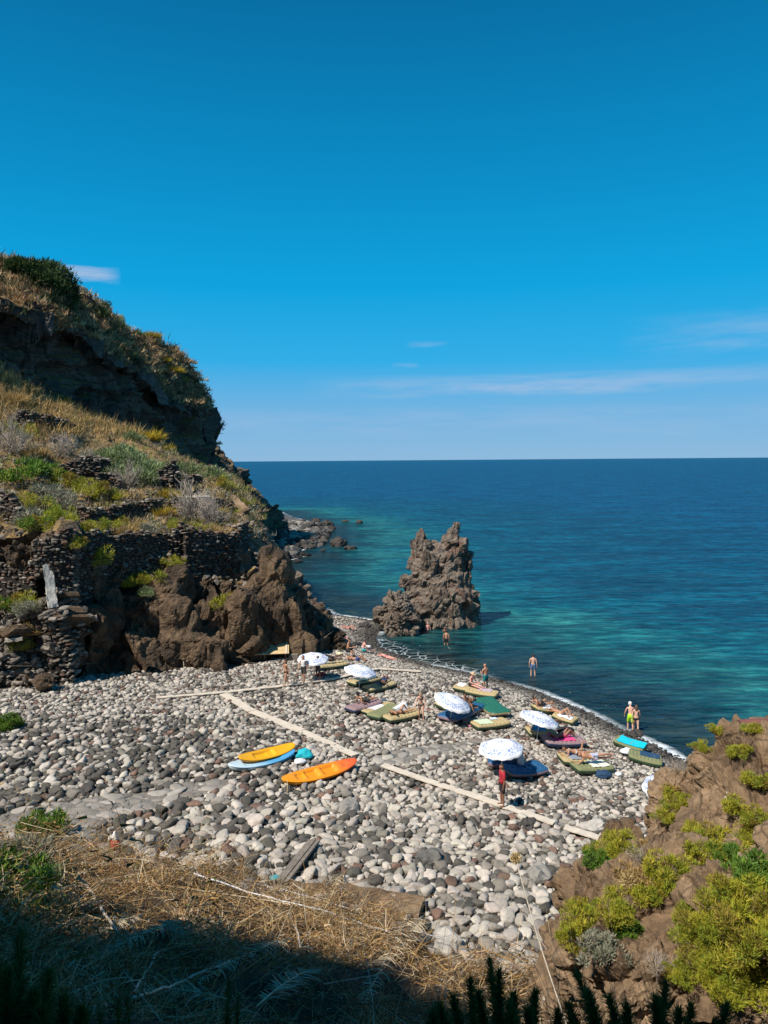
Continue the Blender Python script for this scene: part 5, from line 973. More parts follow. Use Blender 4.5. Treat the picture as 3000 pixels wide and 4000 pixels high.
sprigs('rosemary_shrub', [(1980, 4300, 5.0, 1915, 3760, 5.6), (1900, 4300, 5.0, 1835, 3830, 5.6), (2000, 4300, 5.0, 2010, 3890, 5.4), (1850, 4300, 5, 1770, 3900, 5.4), (2060, 4300, 5, 2090, 3880, 5.4), (1930, 4300, 4.8, 1870, 3880, 5.1), (2120, 4300, 4.8, 2060, 3950, 5.0), (1700, 4300, 4.9, 1690, 3960, 5.2), (1800, 4300, 4.8, 1720, 3930, 5.0), (2180, 4300, 4.9, 2180, 3960, 5.2), (1960, 4300, 4.9, 1950, 3800, 5.3), (2040, 4300, 4.6, 1990, 3930, 5.0)], 'rosemary', 'dark spiky shrub rising from the foot of the picture right of centre', 0.13, 1800)
sprigs('rosemary_shrub', [(2450, 4300, 5.0, 2255, 3810, 5.7), (2500, 4300, 5, 2380, 3900, 5.5), (2560, 4300, 5, 2600, 3840, 5.6), (2450, 4300, 4.8, 2450, 3930, 5.2), (2650, 4300, 5, 2700, 3930, 5.4), (2400, 4300, 4.8, 2300, 3880, 5.2), (2600, 4300, 4.8, 2560, 3900, 5.2), (2750, 4300, 4.9, 2840, 3930, 5.3), (2350, 4300, 4.7, 2220, 3930, 5.1), (2650, 4300, 4.8, 2650, 3950, 5.1)], 'rosemary', 'second dark spiky shrub at the foot of the picture below the rock bank', 0.13, 1800)
sprigs('rosemary_shrub', [(880, 4250, 6.0, 895, 3830, 6.4), (920, 4250, 6.0, 930, 3900, 6.4), (450, 4250, 6, 465, 3900, 6.4), (490, 4250, 6, 500, 3880, 6.2), (420, 4250, 6, 390, 3960, 6.3)], 'rosemary', 'thin dark green sprigs at the foot of the picture left of centre', 0.11, 700)
sprigs('rosemary_shrub', [(60, 4300, 6.0, 80, 3640, 7.0), (10, 4300, 6.0, -20, 3700, 7), (150, 4300, 6, 190, 3800, 6.8), (230, 4300, 6, 250, 3900, 6.5), (100, 4300, 6, 130, 3880, 6.4), (30, 4300, 6, 30, 3800, 6.5), (180, 4300, 5.8, 160, 3950, 6.2), (300, 4300, 6, 320, 3950, 6.4)], 'rosemary', 'dark weedy shrub filling the lower left corner', 0.20, 1600)
# dried flower head on its long stalk
hp = W(2015, 3352, 9.4); ft = W(2230, 4050, 8.2); e = empty('dried_flower', ft); t_ = np.linspace(0, 1, 10)[:, None]; q = ft*(1-t_)+hp*t_+np.array([-0.035, 0, 0.02])*np.sin(t_*math.pi); v, f = tubes([q-ft], [np.linspace(0.010, 0.006, 10)], 6); mk('stalk', v, f, m_stick, parent=e)
n = 260; d = unit(vg.normal(size=(n, 3))); a1 = ribbons(np.tile(hp-ft, (n, 1)), d, np.full(n, 0.066), np.full(n, 0.005), d*0, pal(n, [(0.5, 0.38, 0.2)], [1]), 2); a2 = ribbons(hp-ft+d*0.055, unit(d+vg.normal(0, .6, (n, 3))), np.full(n, 0.03), np.full(n, 0.016), d*0, pal(n, [(0.62, 0.48, 0.25), (0.45, 0.3, 0.12)], [2, 1]), 2)
v, f, c = join(a1, a2); mk('flower_head', v, f, m_straw, parent=e, col=c, smooth=False); tag(e, 'dried round flower head on a long bent stalk before the pebbles', 'dried flower')
st_ = []
for k in range(46):
    x = vg.uniform(2080, 2560); Y = vg.uniform(5.8, 7.5); a = W(x+vg.uniform(20, 160), 4100, Y-0.5); b_ = W(x-vg.uniform(-40, 120), vg.uniform(3520, 3850), Y); st_.append(ribbons(a[None], unit((b_-a)[None]), np.array([np.linalg.norm(b_-a)]), np.array([0.006]), vg.normal(0, 0.06, (1, 3)), pal(1, [(0.45, 0.36, 0.22), (0.3, 0.22, 0.1), (0.12, 0.12, 0.05)], [2, 1, 1]), 7))
v, f, c = join(*st_); tag(mk('tall_grass', v, f, m_straw, col=c, smooth=False), 'thin tall dry grass stalks near the viewpoint', 'grass', kind='stuff')
# plants on the near rocks
NRV = np.concatenate([np.array([x.co[:] for x in o_.data.vertices]) for o_ in bpy.data.objects if o_.name in ('rock_outcrop', 'small_outcrop', 'rock_bank')])
_d = NRV-CAMP; _z = _d@fw; _x = 1500+F*(_d@rt)/_z; _y = 2000-F*(_d@up)/_z; _ds = np.linalg.norm(_d, axis=1)
def hitNear(px, py):
    d = np.hypot(_x-px, _y-py); k = np.argsort(d)[:50]; k = k[d[k] < max(14, d[k[0]]+3)]; return NRV[k[np.argmin(_ds[k])]].copy()
for px, py, r, kd, nr_, lb_ in [(2390, 3320, 0.46, 'samphire', 1, 'bushy green plant overhanging the pebbles at the end of the planks'), (2440, 3290, 0.36, 'samphire', 1, 'green plant just right of the overhanging one'), (2330, 3350, 0.30, 'green', 1, 'small leafy plant at the left tip of the rock bank'), (2640, 3130, 0.38, 'samphire', 1, 'green plant below the tan knob'), (2600, 3190, 0.30, 'samphire', 1, 'smaller plant hanging under the tan knob'),
    (2790, 3270, 0.50, 'samphire', 1, 'large yellow green plant in the cleft of the outcrop'), (2740, 3340, 0.45, 'samphire', 1, 'yellow green plant below the large one in the cleft'), (2830, 3330, 0.35, 'green', 1, 'green plant right of the cleft'), (2720, 3240, 0.30, 'samphire', 1, 'thin plant left of the large one in the cleft'), (2880, 3150, 0.32, 'samphire', 1, 'dry tipped plant in the middle of the outcrop'), (2870, 2925, 0.26, 'samphire', 1, 'small plant in the upper hollow of the outcrop'), (2905, 2910, 0.18, 'samphire', 1, 'tiny plant right of the one in the upper hollow'), (2780, 2845, 0.24, 'samphire', 1, 'plant on the top left shoulder of the outcrop'), (2745, 2875, 0.24, 'samphire', 1, 'plant hanging off the left shoulder of the outcrop'), (2950, 2835, 0.24, 'samphire', 1, 'plant on top of the outcrop beside the red slab'), (2960, 3060, 0.36, 'samphire', 1, 'plant at the right edge of the outcrop'), (2940, 3200, 0.3, 'samphire', 1, 'yellow plant right of the dry tipped one'), (2900, 3260, 0.36, 'samphire', 1, 'yellow plant in the right hollow of the outcrop'),
    (2530, 3490, 0.42, 'samphire', 1, 'yellow plant above the bare round rock face'), (2600, 3410, 0.45, 'samphire', 1, 'yellow green plant at the top of the rock bank'), (2480, 3430, 0.38, 'gold', 1, 'dry straw coloured plant behind the rock bank'), (2400, 3560, 0.42, 'samphire', 1, 'green plant in the middle left of the rock bank'), (2300, 3600, 0.45, 'samphire', 1, 'yellow plant on the left side of the rock bank'), (2230, 3660, 0.35, 'samphire', 1, 'lowest left plant on the rock bank'), (2340, 3710, 0.38, 'grey', 1, 'silvery plant low on the rock bank'), (2440, 3620, 0.30, 'green', 1, 'green plant left of the bare round face'), (2270, 3540, 0.28, 'samphire', 1, 'small yellow plant at the left edge of the bank'), (2500, 3350, 0.35, 'dead', 1, 'pale dead twigs behind the overhanging plant'), (2560, 3310, 0.3, 'gold', 1, 'dry grass clump beside the rock pillar'), (2660, 2990, 0.3, 'dead', 1, 'dry stalks on top of the tan knob'), (2620, 3080, 0.22, 'gold', 1, 'dry grass on the tan knob'),
    (2900, 3520, 0.72, 'samphire', 2, 'big yellow green cushion plant at the right edge'), (2810, 3600, 0.6, 'samphire', 2, 'cushion plant left below the big one at the right edge'), (2960, 3680, 0.75, 'samphire', 2, 'bright yellow cushion plant in the lower right'), (2760, 3710, 0.55, 'samphire', 2, 'cushion plant right of the bare round rock face'), (2880, 3820, 0.65, 'samphire', 2, 'lowest cushion plant in the lower right'), (2670, 3800, 0.38, 'samphire', 2, 'small cushion plant under the bare round rock face'), (2980, 3420, 0.5, 'green', 1, 'round leaved green plant at the right edge'), (2720, 3580, 0.3, 'samphire', 1, 'small plant right beside the bare round rock face'), (2570, 3760, 0.25, 'dead', 1, 'dry grey flower stalks before the rock bank')]:
    r *= 0.78 if nr_ == 2 else 0.92
    p = hitNear(px, py); shrub(p-unit(p-CAMP)*0.05-np.array([0, 0, r*0.25]), r, kd, lb_, nr_, (1, 1, 1.0))
# ------------------------------------------------------------------ beach things
tg = np.random.default_rng(99)
def box(c, s, R_=None):
    v = np.array([[x, y, z] for x in (-1, 1) for y in (-1, 1) for z in (-1, 1)])*0.5*np.array(s)
    if R_ is not None: v = v@np.array(R_).T
    return v+np.array(c), [(0, 1, 3, 2), (4, 6, 7, 5), (0, 4, 5, 1), (2, 3, 7, 6), (0, 2, 6, 4), (1, 5, 7, 3)]
def joinb(lst):
    V, Fc = [], []; o = 0
    for v, f in lst: V.append(np.asarray(v)); Fc += [tuple(int(i)+o for i in q) for q in f]; o += len(v)
    return np.concatenate(V), Fc
m_plank = plain('pale_plank', (0.60, 0.52, 0.42), 0.7, 0.15, 3.0, 0.3)
m_yel = plain('new_board', (0.58, 0.42, 0.22), 0.6, 0.15, 3.0, 0.2)
m_grayw = plain('weathered_timber', (0.19, 0.16, 0.13), 0.85, 0.35, 6.0, 0.8)
m_rope = plain('rope', (0.34, 0.29, 0.22), 0.9, 0.2)
def plank(a, b_, wd, label, mat=m_plank, th=0.05, lift=0.16, group='pale planks laid over the pebbles', name='plank'):
    A, Bp = B(*a), B(*b_); A[2] += lift; Bp[2] += lift; d = Bp-A; Lg = np.linalg.norm(d)
    n = 9; t_ = np.linspace(0, 1, n); V = []
    for k in range(n):
        for (yy, zz) in ((-wd/2, 0), (wd/2, 0), (wd/2, th), (-wd/2, th)): V.append([t_[k]*Lg, yy+0.01*math.sin(k*1.7), zz+0.012*math.sin(k*2.1+Lg)])
    F_ = [(0, 1, 2, 3), tuple(range((n-1)*4, n*4))[::-1]]
    for k in range(n-1):
        for j in range(4): q = k*4+j; w2 = k*4+(j+1) % 4; F_.append((q, q+4, w2+4, w2))
    o_ = mk(name, V, F_, mat, smooth=False); o_.location = A; o_.rotation_euler = (0, -math.asin(d[2]/Lg), math.atan2(d[1], d[0])); tag(o_, label, 'plank', group); return o_
plank((610, 2737), (760, 2725), .32, 'leftmost plank of the far walkway')
plank((760, 2725), (905, 2713), .32, 'far walkway plank meeting the diagonal walkway')
plank((905, 2712), (1105, 2690), .34, 'far walkway plank under the woman in the black bikini')
plank((1105, 2690), (1290, 2664), .34, 'far walkway plank under the man in the white tank top')
plank((1290, 2664), (1390, 2641), .36, 'far walkway plank right of the brown boulder')
plank((1390, 2641), (1475, 2621), .36, 'far walkway plank ending behind the second umbrella')
plank((1475, 2621), (1645, 2633), .24, 'thin plank pointing from the second umbrella to the sea')
plank((872, 2722), (985, 2790), .5, 'top plank of the diagonal walkway')
plank((985, 2790), (1178, 2868), .52, 'middle plank of the diagonal walkway')
plank((1178, 2868), (1388, 2965), .42, 'lowest plank of the diagonal walkway above the kayaks')
plank((1495, 3003), (1650, 3058), .36, 'first plank below the kayaks on the right walkway')
plank((1650, 3058), (1830, 3117), .36, 'second plank of the right walkway, before the man in red')
plank((1830, 3117), (1990, 3172), .38, 'plank under the feet of the man in red')
plank((1990, 3172), (2165, 3232), .36, 'plank right of the man in red')
plank((2205, 3248), (2345, 3292), .36, 'last plank of the right walkway under the overhanging plant')
# weathered timber
A, Bp = B(1100, 3480), B(1228, 3322); d = Bp-A; Lg = np.linalg.norm(d); e = empty('timber_beam', A+[0, 0, .30], math.atan2(d[1], d[0])); 
v, f = joinb([box((Lg/2, -0.15, 0), (Lg, 0.13, 0.09)), box((Lg/2, 0.0, 0.02), (Lg*.99, 0.14, 0.12)), box((Lg/2, .15, 0), (Lg*.97, 0.12, 0.09))]); mk('boards', v, f, m_grayw, parent=e, smooth=False)
v, f = joinb([box((0.15, 0, -.12), (0.1, 0.4, .14)), box((Lg-.2, 0, -.12), (0.1, 0.4, .14))]); mk('batten', v, f, m_grayw, parent=e, smooth=False); tag(e, 'weathered grey timber beam leaning on the cobbles by the straw', 'timber')
# stone slab in the straw
def thickslab(px0, py0, px1, py1, wid, th, label, seed):
    A, Bp = G(px0, py0), G(px1, py1); d = Bp-A; Lg = np.linalg.norm(d[:2]); n = 30; u, v_ = np.meshgrid(np.linspace(0, 1, n), np.linspace(0, 1, 12), indexing='ij'); u = u.ravel(); v_ = v_.ravel()
    q = np.stack([u*Lg, (v_-0.5)*wid, u*0+th], 1); q[:, 2] += 0.05*fbm(q*2, 3, seed); q[:, :2] += 0.06*np.stack([fbm(q*2+9, 2, seed), fbm(q*2+19, 2, seed)], 1); b_ = q*[1, 1, 0]+[0, 0, -0.2]; f0 = grid_faces(n, 12); N_ = len(q)
    ring = list(range(12))+[i*12+11 for i in range(1, n)]+[(n-1)*12+j for j in range(10, -1, -1)]+[i*12 for i in range(n-2, 0, -1)]
    F_ = [tuple(r) for r in f0]+[tuple((r+N_)[::-1]) for r in f0]+[(ring[i], ring[(i+1) % len(ring)], ring[(i+1) % len(ring)]+N_, ring[i]+N_) for i in range(len(ring))]
    o_ = mk('stone_slab', np.concatenate([q, b_]), F_, m_near, smooth=False); o_.location = A; o_.rotation_euler = (0, -math.atan2(d[2], Lg), math.atan2(d[1], d[0])); tag(o_, label, 'slab')
thickslab(1120, 3500, 1320, 3530, 0.9, 0.30, 'brown pitted slab edge left of the dark slatted frond', 3)
thickslab(1340, 3530, 1640, 3585, 1.0, 0.42, 'thick brown stone slab poking out of the weeds over the cobbles', 5)
# platform under the spur
def UP(px, py, h):                      # point h above the beach whose picture position is px,py
    z = 1.7
    for _ in range(8): p = PZ(px, py, z+h); z = float(zbeach([p[0]], [p[1]])[0])
    return PZ(px, py, z+h)
A, Bp = UP(940, 2558, 0.45), UP(1130, 2556, 0.45); d = Bp-A; Lg = np.linalg.norm(d[:2]); e = empty('wooden_platform', A-[0, 0.2, .35], math.atan2(d[1], d[0])); e.rotation_euler = (0.42, 0, math.atan2(d[1], d[0]))
v, f = joinb([box((Lg/2, 0.19+.4*k, .45+.001*k), (Lg, .385, .05)) for k in range(3)]); mk('deck', v, f, m_yel, parent=e, smooth=False)
for k in (0.05, .45, .92):
    v, f = box((Lg*k+.1, .58, .505), (.10, 1.3, .05)); mk('batten', v, f, m_plank, parent=e, smooth=False)
for k in (0.1, .5, .93):
    for yy in (0.12, 1.05): v, f = box((Lg*k, yy, .2), (.09, .09, .46)); mk('leg', v, f, m_grayw, parent=e, smooth=False)
tag(e, 'low yellow wooden platform in the shade under the rock spur', 'platform')
v, f = box((0, 0, .22), (.7, .6, .5)); o_ = mk('wooden_crate', v, f, m_grayw, smooth=False); bm = bmesh.new(); bm.from_mesh(o_.data); bmesh.ops.bevel(bm, geom=bm.edges[:], offset=.03, segments=2, affect='EDGES'); bm.to_mesh(o_.data); bm.free(); p = B(1148, 2578); o_.location = p; tag(o_, 'dark wooden crate at the right end of the low platform', 'crate')
# posts and ropes
POSTP = {}
def post(px, py0, py1, label, r=0.035, mat=m_plank):
    p = B(px, py0); h = (py0-py1)/F*p[1]*1.04; v, f = tubes([[[0, 0, -.2], [0, 0, h*.5], [0.02, 0, h]]], [np.array([r, r, r*.9])], 7); e = mk('post', v, f, mat); e.location = p; tag(e, label, 'post', 'posts of the rope fence'); POSTP[px] = p+[0.02, 0, h*.92]
post(448, 2622, 2578, 'wooden post of the rope fence before the cave'); post(718, 2612, 2562, 'wooden post of the rope fence under the bedrock'); post(1006, 2575, 2538, 'thin stake leaning on the front of the platform'); post(1334, 2528, 2497, 'white post beside the rock stump', 0.045, m_pipe)
def rope(a, b_, sag, label):
    t_ = np.linspace(0, 1, 14)[:, None]; q = a*(1-t_)+b_*t_-np.array([0, 0, 1])*sag*4*t_*(1-t_); v, f = tubes([q-a], [0.013], 5); o_ = mk('rope', v, f, m_rope); o_.location = a; tag(o_, label, 'rope', 'ropes along the cliff foot')
rope(POSTP[448], W(20, 2600, 44.2), .15, 'rope from the first post to the left edge'); rope(POSTP[448], POSTP[718], .45, 'sagging rope between the two fence posts'); rope(POSTP[718], POSTP[1006], .3, 'rope from the second post to the platform stake')
rope(W(1175, 2542, 53.5), W(1305, 2462, 57.0), .1, 'taut rope rising from the pebbles to the rock stump')

# ---- kayaks
def kayak(name, a, b_, wd, hullm, deckm, wells, label, lift=0.3, h=0.26, tip=0.5, roll=0.24, grooves=()):
    A, Bp = B(*a), B(*b_); d = Bp-A; Lg = np.linalg.norm(d[:2]); mid = (A+Bp)/2; nu, nv = 90, 25
    e = empty(name, (mid[0], mid[1], mid[2]+lift)); e.rotation_euler = (roll, -math.atan2(d[2], Lg), math.atan2(d[1], d[0]))
    u, v_ = np.meshgrid(np.linspace(-1, 1, nu), np.linspace(-1, 1, nv), indexing='ij'); w_ = wd/2*np.clip(1-np.abs(u)**2.3, 0, 1)**tip; x = u*Lg/2; y = v_*w_
    rock = 0.16*np.abs(u)**2.6; z = rock+h*0.18*(1-v_**2)+0.02*np.exp(-((np.abs(v_)-0.86)/0.06)**2)*(np.abs(u) < .8)
    for (u0, u1, vw, dep) in wells:
        k = 1/(1+np.exp(-(u-u0)*60))/(1+np.exp((u-u1)*60))/(1+np.exp((np.abs(v_)-vw)*22)); z = z-dep*k
    for u0 in grooves: z = z-0.025*np.exp(-((u-u0)/0.008)**2)*(np.abs(v_) > .35)*(np.abs(v_) < .85)
    D_ = np.stack([x, y, z], -1).reshape(-1, 3); mk('deck', D_, grid_faces(nu, nv), deckm, parent=e)
    zz = rock*0.8-h*(1-np.abs(v_)**3.2)**0.55*np.clip(1-np.abs(u)**6, 0, 1)**.5-0.004; zz = np.where(np.abs(v_) > .999, rock+0.0, zz); H_ = np.stack([x, y*1.015, zz], -1).reshape(-1, 3); mk('hull', H_, grid_faces(nu, nv)[:, ::-1], hullm, parent=e)
    ring = [np.array([x[i, j], y[i, j]*1.01, rock[i, j]]) for j, rng_ in ((0, range(nu)), (nv-1, range(nu-1, -1, -1))) for i in rng_]; v, f = tubes([np.array(ring)], [0.016], 6); mk('rim', v, f, deckm, parent=e)
    tag(e, label, 'kayak'); return e
def gradmat(name, stops, rough=0.38):
    m, t, b = newmat(name); g = N(t, 'ShaderNodeTexCoord'); s_2 = N(t, 'ShaderNodeSeparateXYZ'); LK(t, g.outputs['Object'], s_2.inputs[0]); nn = N(t, 'ShaderNodeTexNoise', i={'Scale': 3.0, 'Detail': 4.0}); LK(t, g.outputs['Object'], nn.inputs['Vector'])
    k = mth(t, 'ADD', mth(t, 'ADD', mth(t, 'MULTIPLY', s_2.outputs[0], 0.28), 0.5), mth(t, 'MULTIPLY', mth(t, 'SUBTRACT', nn.outputs[0], .5), .25)); r = ramp(t, k, stops); LK(t, r.outputs[0], b.inputs['Base Color']); b.inputs['Roughness'].default_value = rough; return m
m_kb = gradmat('sky_blue_hull', [(0.0, (0.60, 0.70, 0.74)), (0.35, (0.42, 0.62, 0.74)), (0.6, (0.10, 0.36, 0.62)), (1.0, (0.06, 0.30, 0.58))])
m_ky = gradmat('yellow_plastic', [(0.0, (0.80, 0.40, 0.01)), (1.0, (0.80, 0.37, 0.01))]); m_kyd = gradmat('amber_plastic', [(0.0, (0.62, 0.22, 0.01)), (1.0, (0.55, 0.2, 0.01))])
m_ko = gradmat('orange_plastic', [(0.0, (0.85, 0.33, 0.01)), (0.70, (0.82, 0.26, 0.01)), (0.88, (0.72, 0.13, 0.03)), (1.0, (0.68, 0.10, 0.03))])
kayak('kayak', (892, 3022), (1150, 2962), 1.0, m_kb, m_kb, [(-.55, .55, .6, .05)], 'pale blue kayak lying underneath the yellow one', 0.26, 0.26, roll=0.05)
kayak('kayak', (932, 3006), (1150, 2952), 0.74, m_kyd, m_ky, [(-.45, -.02, .55, .14), (-.02, .22, .6, .10), (.35, .85, .35, .025)], 'small yellow kayak stacked on top of the pale blue one', 0.44, 0.20, 0.42)
kayak('kayak', (1100, 3085), (1390, 3006), 0.88, m_ko, m_ko, [(-.62, -.42, .5, .10), (-.36, -.05, .6, .13), (.08, .42, .6, .14), (.62, .74, .4, .05)], 'orange sit on top kayak lying alone on the pebbles', 0.34, 0.24, 0.5, grooves=(-.55, -.52, -.3, -.27, .1, .13, .16))
q = B(1128, 3090); tt = np.linspace(0, 1, 12); rp = np.stack([q[0]-.1+.35*tt-.35*tt**2, q[1]+.1-1.0*tt, q[2]+.45-.42*tt+.05*np.sin(tt*9)], 1); v, f = tubes([rp-rp[0]], [0.014], 5); o_ = mk('rope', v, f, m_yel); o_.location = rp[0]; tag(o_, 'yellow rope hanging from the bow of the orange kayak', 'rope')

# ---- umbrellas
m_can, t, b = newmat('patterned_canopy'); g = N(t, 'ShaderNodeTexCoord'); sxy = N(t, 'ShaderNodeSeparateXYZ'); LK(t, g.outputs['Object'], sxy.inputs[0])
rad_ = mth(t, 'SQRT', mth(t, 'ADD', mth(t, 'MULTIPLY', sxy.outputs[0], sxy.outputs[0]), mth(t, 'MULTIPLY', sxy.outputs[1], sxy.outputs[1])))
aa = mth(t, 'ARCTAN2', sxy.outputs[1], sxy.outputs[0]); cmb = N(t, 'ShaderNodeCombineXYZ'); LK(t, mth(t, 'MULTIPLY', aa, 3.2), cmb.inputs[0]); LK(t, mth(t, 'MULTIPLY', rad_, 4.6), cmb.inputs[1])
vo = N(t, 'ShaderNodeTexVoronoi', feature='DISTANCE_TO_EDGE', i={'Scale': 2.1}); LK(t, cmb.outputs[0], vo.inputs['Vector']); vo2 = N(t, 'ShaderNodeTexVoronoi', i={'Scale': 4.4}); LK(t, cmb.outputs[0], vo2.inputs['Vector'])
l1 = mth(t, 'LESS_THAN', vo.outputs['Distance'], 0.065); l2 = mth(t, 'LESS_THAN', vo2.outputs['Distance'], 0.20); li = mth(t, 'MAXIMUM', l1, l2)
ring = mth(t, 'MULTIPLY', mth(t, 'GREATER_THAN', rad_, 0.56), mth(t, 'LESS_THAN', rad_, 0.93)); top_ = mth(t, 'LESS_THAN', rad_, 0.17)
fac = mth(t, 'MULTIPLY', li, mth(t, 'MAXIMUM', ring, top_)); mc = N(t, 'ShaderNodeMixRGB', i={'Color1': (0.83, 0.84, 0.86, 1), 'Color2': (0.13, 0.24, 0.56, 1)}); LK(t, fac, mc.inputs[0]); LK(t, mc.outputs[0], b.inputs['Base Color']); b.inputs['Roughness'].default_value = 0.8
tr = N(t, 'ShaderNodeBsdfTranslucent'); LK(t, mc.outputs[0], tr.inputs[0]); ms = N(t, 'ShaderNodeMixShader', i={'Fac': 0.10}); LK(t, b.outputs[0], ms.inputs[1]); LK(t, tr.outputs[0], ms.inputs[2]); LK(t, ms.outputs[0], [x for x in t.nodes if x.type == 'OUTPUT_MATERIAL'][0].inputs[0])
m_pole = plain('white_pole', (0.66, 0.66, 0.66), 0.35, 0.05); m_steel = plain('rib_steel', (0.3, 0.3, 0.32), 0.4, 0.1, metal=0.6)
def umbrella(base, cen, label, rad=1.03, tilt=(0, 0), yoff=0.0, Hh=1.75):
    p = B(*base); c = W(cen[0], cen[1], p[1]+yoff); ax = c-p; h = np.linalg.norm(ax); e = empty('beach_umbrella', p)
    v, f = tubes([[np.array([0, 0, -.25]), ax*.5, ax*1.0+unit(ax)*0.22]], [np.array([.019, .019, .014])], 8); mk('pole', v, f, m_pole, parent=e)
    zax = unit(unit(ax)+np.array([tilt[0], tilt[1], 0])); Q = Vector(zax).to_track_quat('Z', 'Y').to_matrix(); Qn = np.array(Q)
    nr_, ns = 14, 64; r_ = np.linspace(0, 1, nr_); th_ = np.arange(ns)/ns*2*math.pi; V = []
    for r in r_:
        seg_ = np.cos(th_*4)**2                                     # 8 ribs
        out = rad*(r-0.05*r**2*(1-seg_)); z = 0.30*(1-r**1.8)+0.035*r*(1-r)*seg_-0.05*r**4*(1-seg_)*0.3; V.append(np.stack([out*np.cos(th_), out*np.sin(th_), z], 1))
    V.append(np.stack([V[-1][:, 0]*1.005, V[-1][:, 1]*1.005, V[-1][:, 2]-0.10+0.02*np.cos(th_*16)], 1))
    V = np.concatenate(V); F_ = []
    for i in range(nr_):
        for j in range(ns): F_.append((i*ns+j, i*ns+(j+1) % ns, (i+1)*ns+(j+1) % ns, (i+1)*ns+j))
    o_ = mk('canopy', V, F_, m_can, parent=e); o_.location = ax; o_.rotation_euler = Q.to_euler()
    for k in range(8):
        a_ = k*math.pi/4; d = np.array([math.cos(a_), math.sin(a_), 0]); pr = [d*rad*t_+np.array([0, 0, 0.30*(1-t_**1.8)-0.012]) for t_ in np.linspace(0.02, .99, 6)]; v, f = tubes([pr], [0.006], 4); o_ = mk('rib', v, f, m_steel, parent=e); o_.location = ax; o_.rotation_euler = Q.to_euler()
    v, f = tubes([[[0, 0, .28], [0, 0, .33], [0, 0, .40]]], [np.array([.02, .03, .01])], 8); o_ = mk('finial', v, f, m_pole, parent=e); o_.location = ax; o_.rotation_euler = Q.to_euler()
    tag(e, label, 'umbrella', 'white beach umbrellas with a blue lattice border'); return p
umbrella((1232, 2662), (1223, 2572), 'farthest umbrella, beside the man in the white tank top', tilt=(.12, -.12))
umbrella((1401, 2704), (1408, 2620), 'umbrella right of the farthest one, above two tan airbeds', tilt=(.12, -.02))
umbrella((1757, 2831), (1768, 2742), 'umbrella in the middle of the beach above the green airbed', 1.06, tilt=(.22, -.12))
umbrella((2094, 2906), (2108, 2808), 'umbrella at the right above the pink towel', 1.04, tilt=(.16, 0.02))
umbrella((1963, 3048), (1957, 2922), 'nearest umbrella, behind the man in the red shirt', 1.02, tilt=(.0, -.06))
umbrella((2600, 3190), (2605, 3068), 'umbrella half hidden behind the tan rock knob', 1.0, tilt=(-.2, -.1))

# ---- airbeds
def flock(name, c, rough=0.9): return plain(name, c, rough, 0.12, 5.0)
AB = {'tan': (flock('tan_flock', (0.42, 0.33, 0.17)), plain('dark_green_vinyl', (0.035, 0.06, 0.03), 0.4, 0.2)), 'olive': (flock('olive_flock', (0.20, 0.21, 0.10)), plain('deep_green_vinyl', (0.03, 0.06, 0.03), 0.4, 0.2)), 'purple': (flock('mauve_flock', (0.27, 0.18, 0.19)), plain('navy_vinyl', (0.02, 0.035, 0.075), 0.4, 0.2)),
      'green': (flock('green_flock', (0.015, 0.13, 0.085), 0.6), plain('tan_vinyl', (0.30, 0.24, 0.14), 0.4, 0.2)), 'navy': (flock('navy_flock', (0.02, 0.09, 0.20), 0.5), plain('mauve_vinyl', (0.22, 0.14, 0.16), 0.4, 0.2))}
def bedframe(a, b_, lift=0.08):
    A, Bp = B(*a), B(*b_); d = Bp-A; Lg = np.linalg.norm(d[:2]); mid = (A+Bp)/2; return mid+[0, 0, lift], Lg, math.atan2(d[1], d[0]), -math.atan2(d[2], Lg)
BEDS = {}
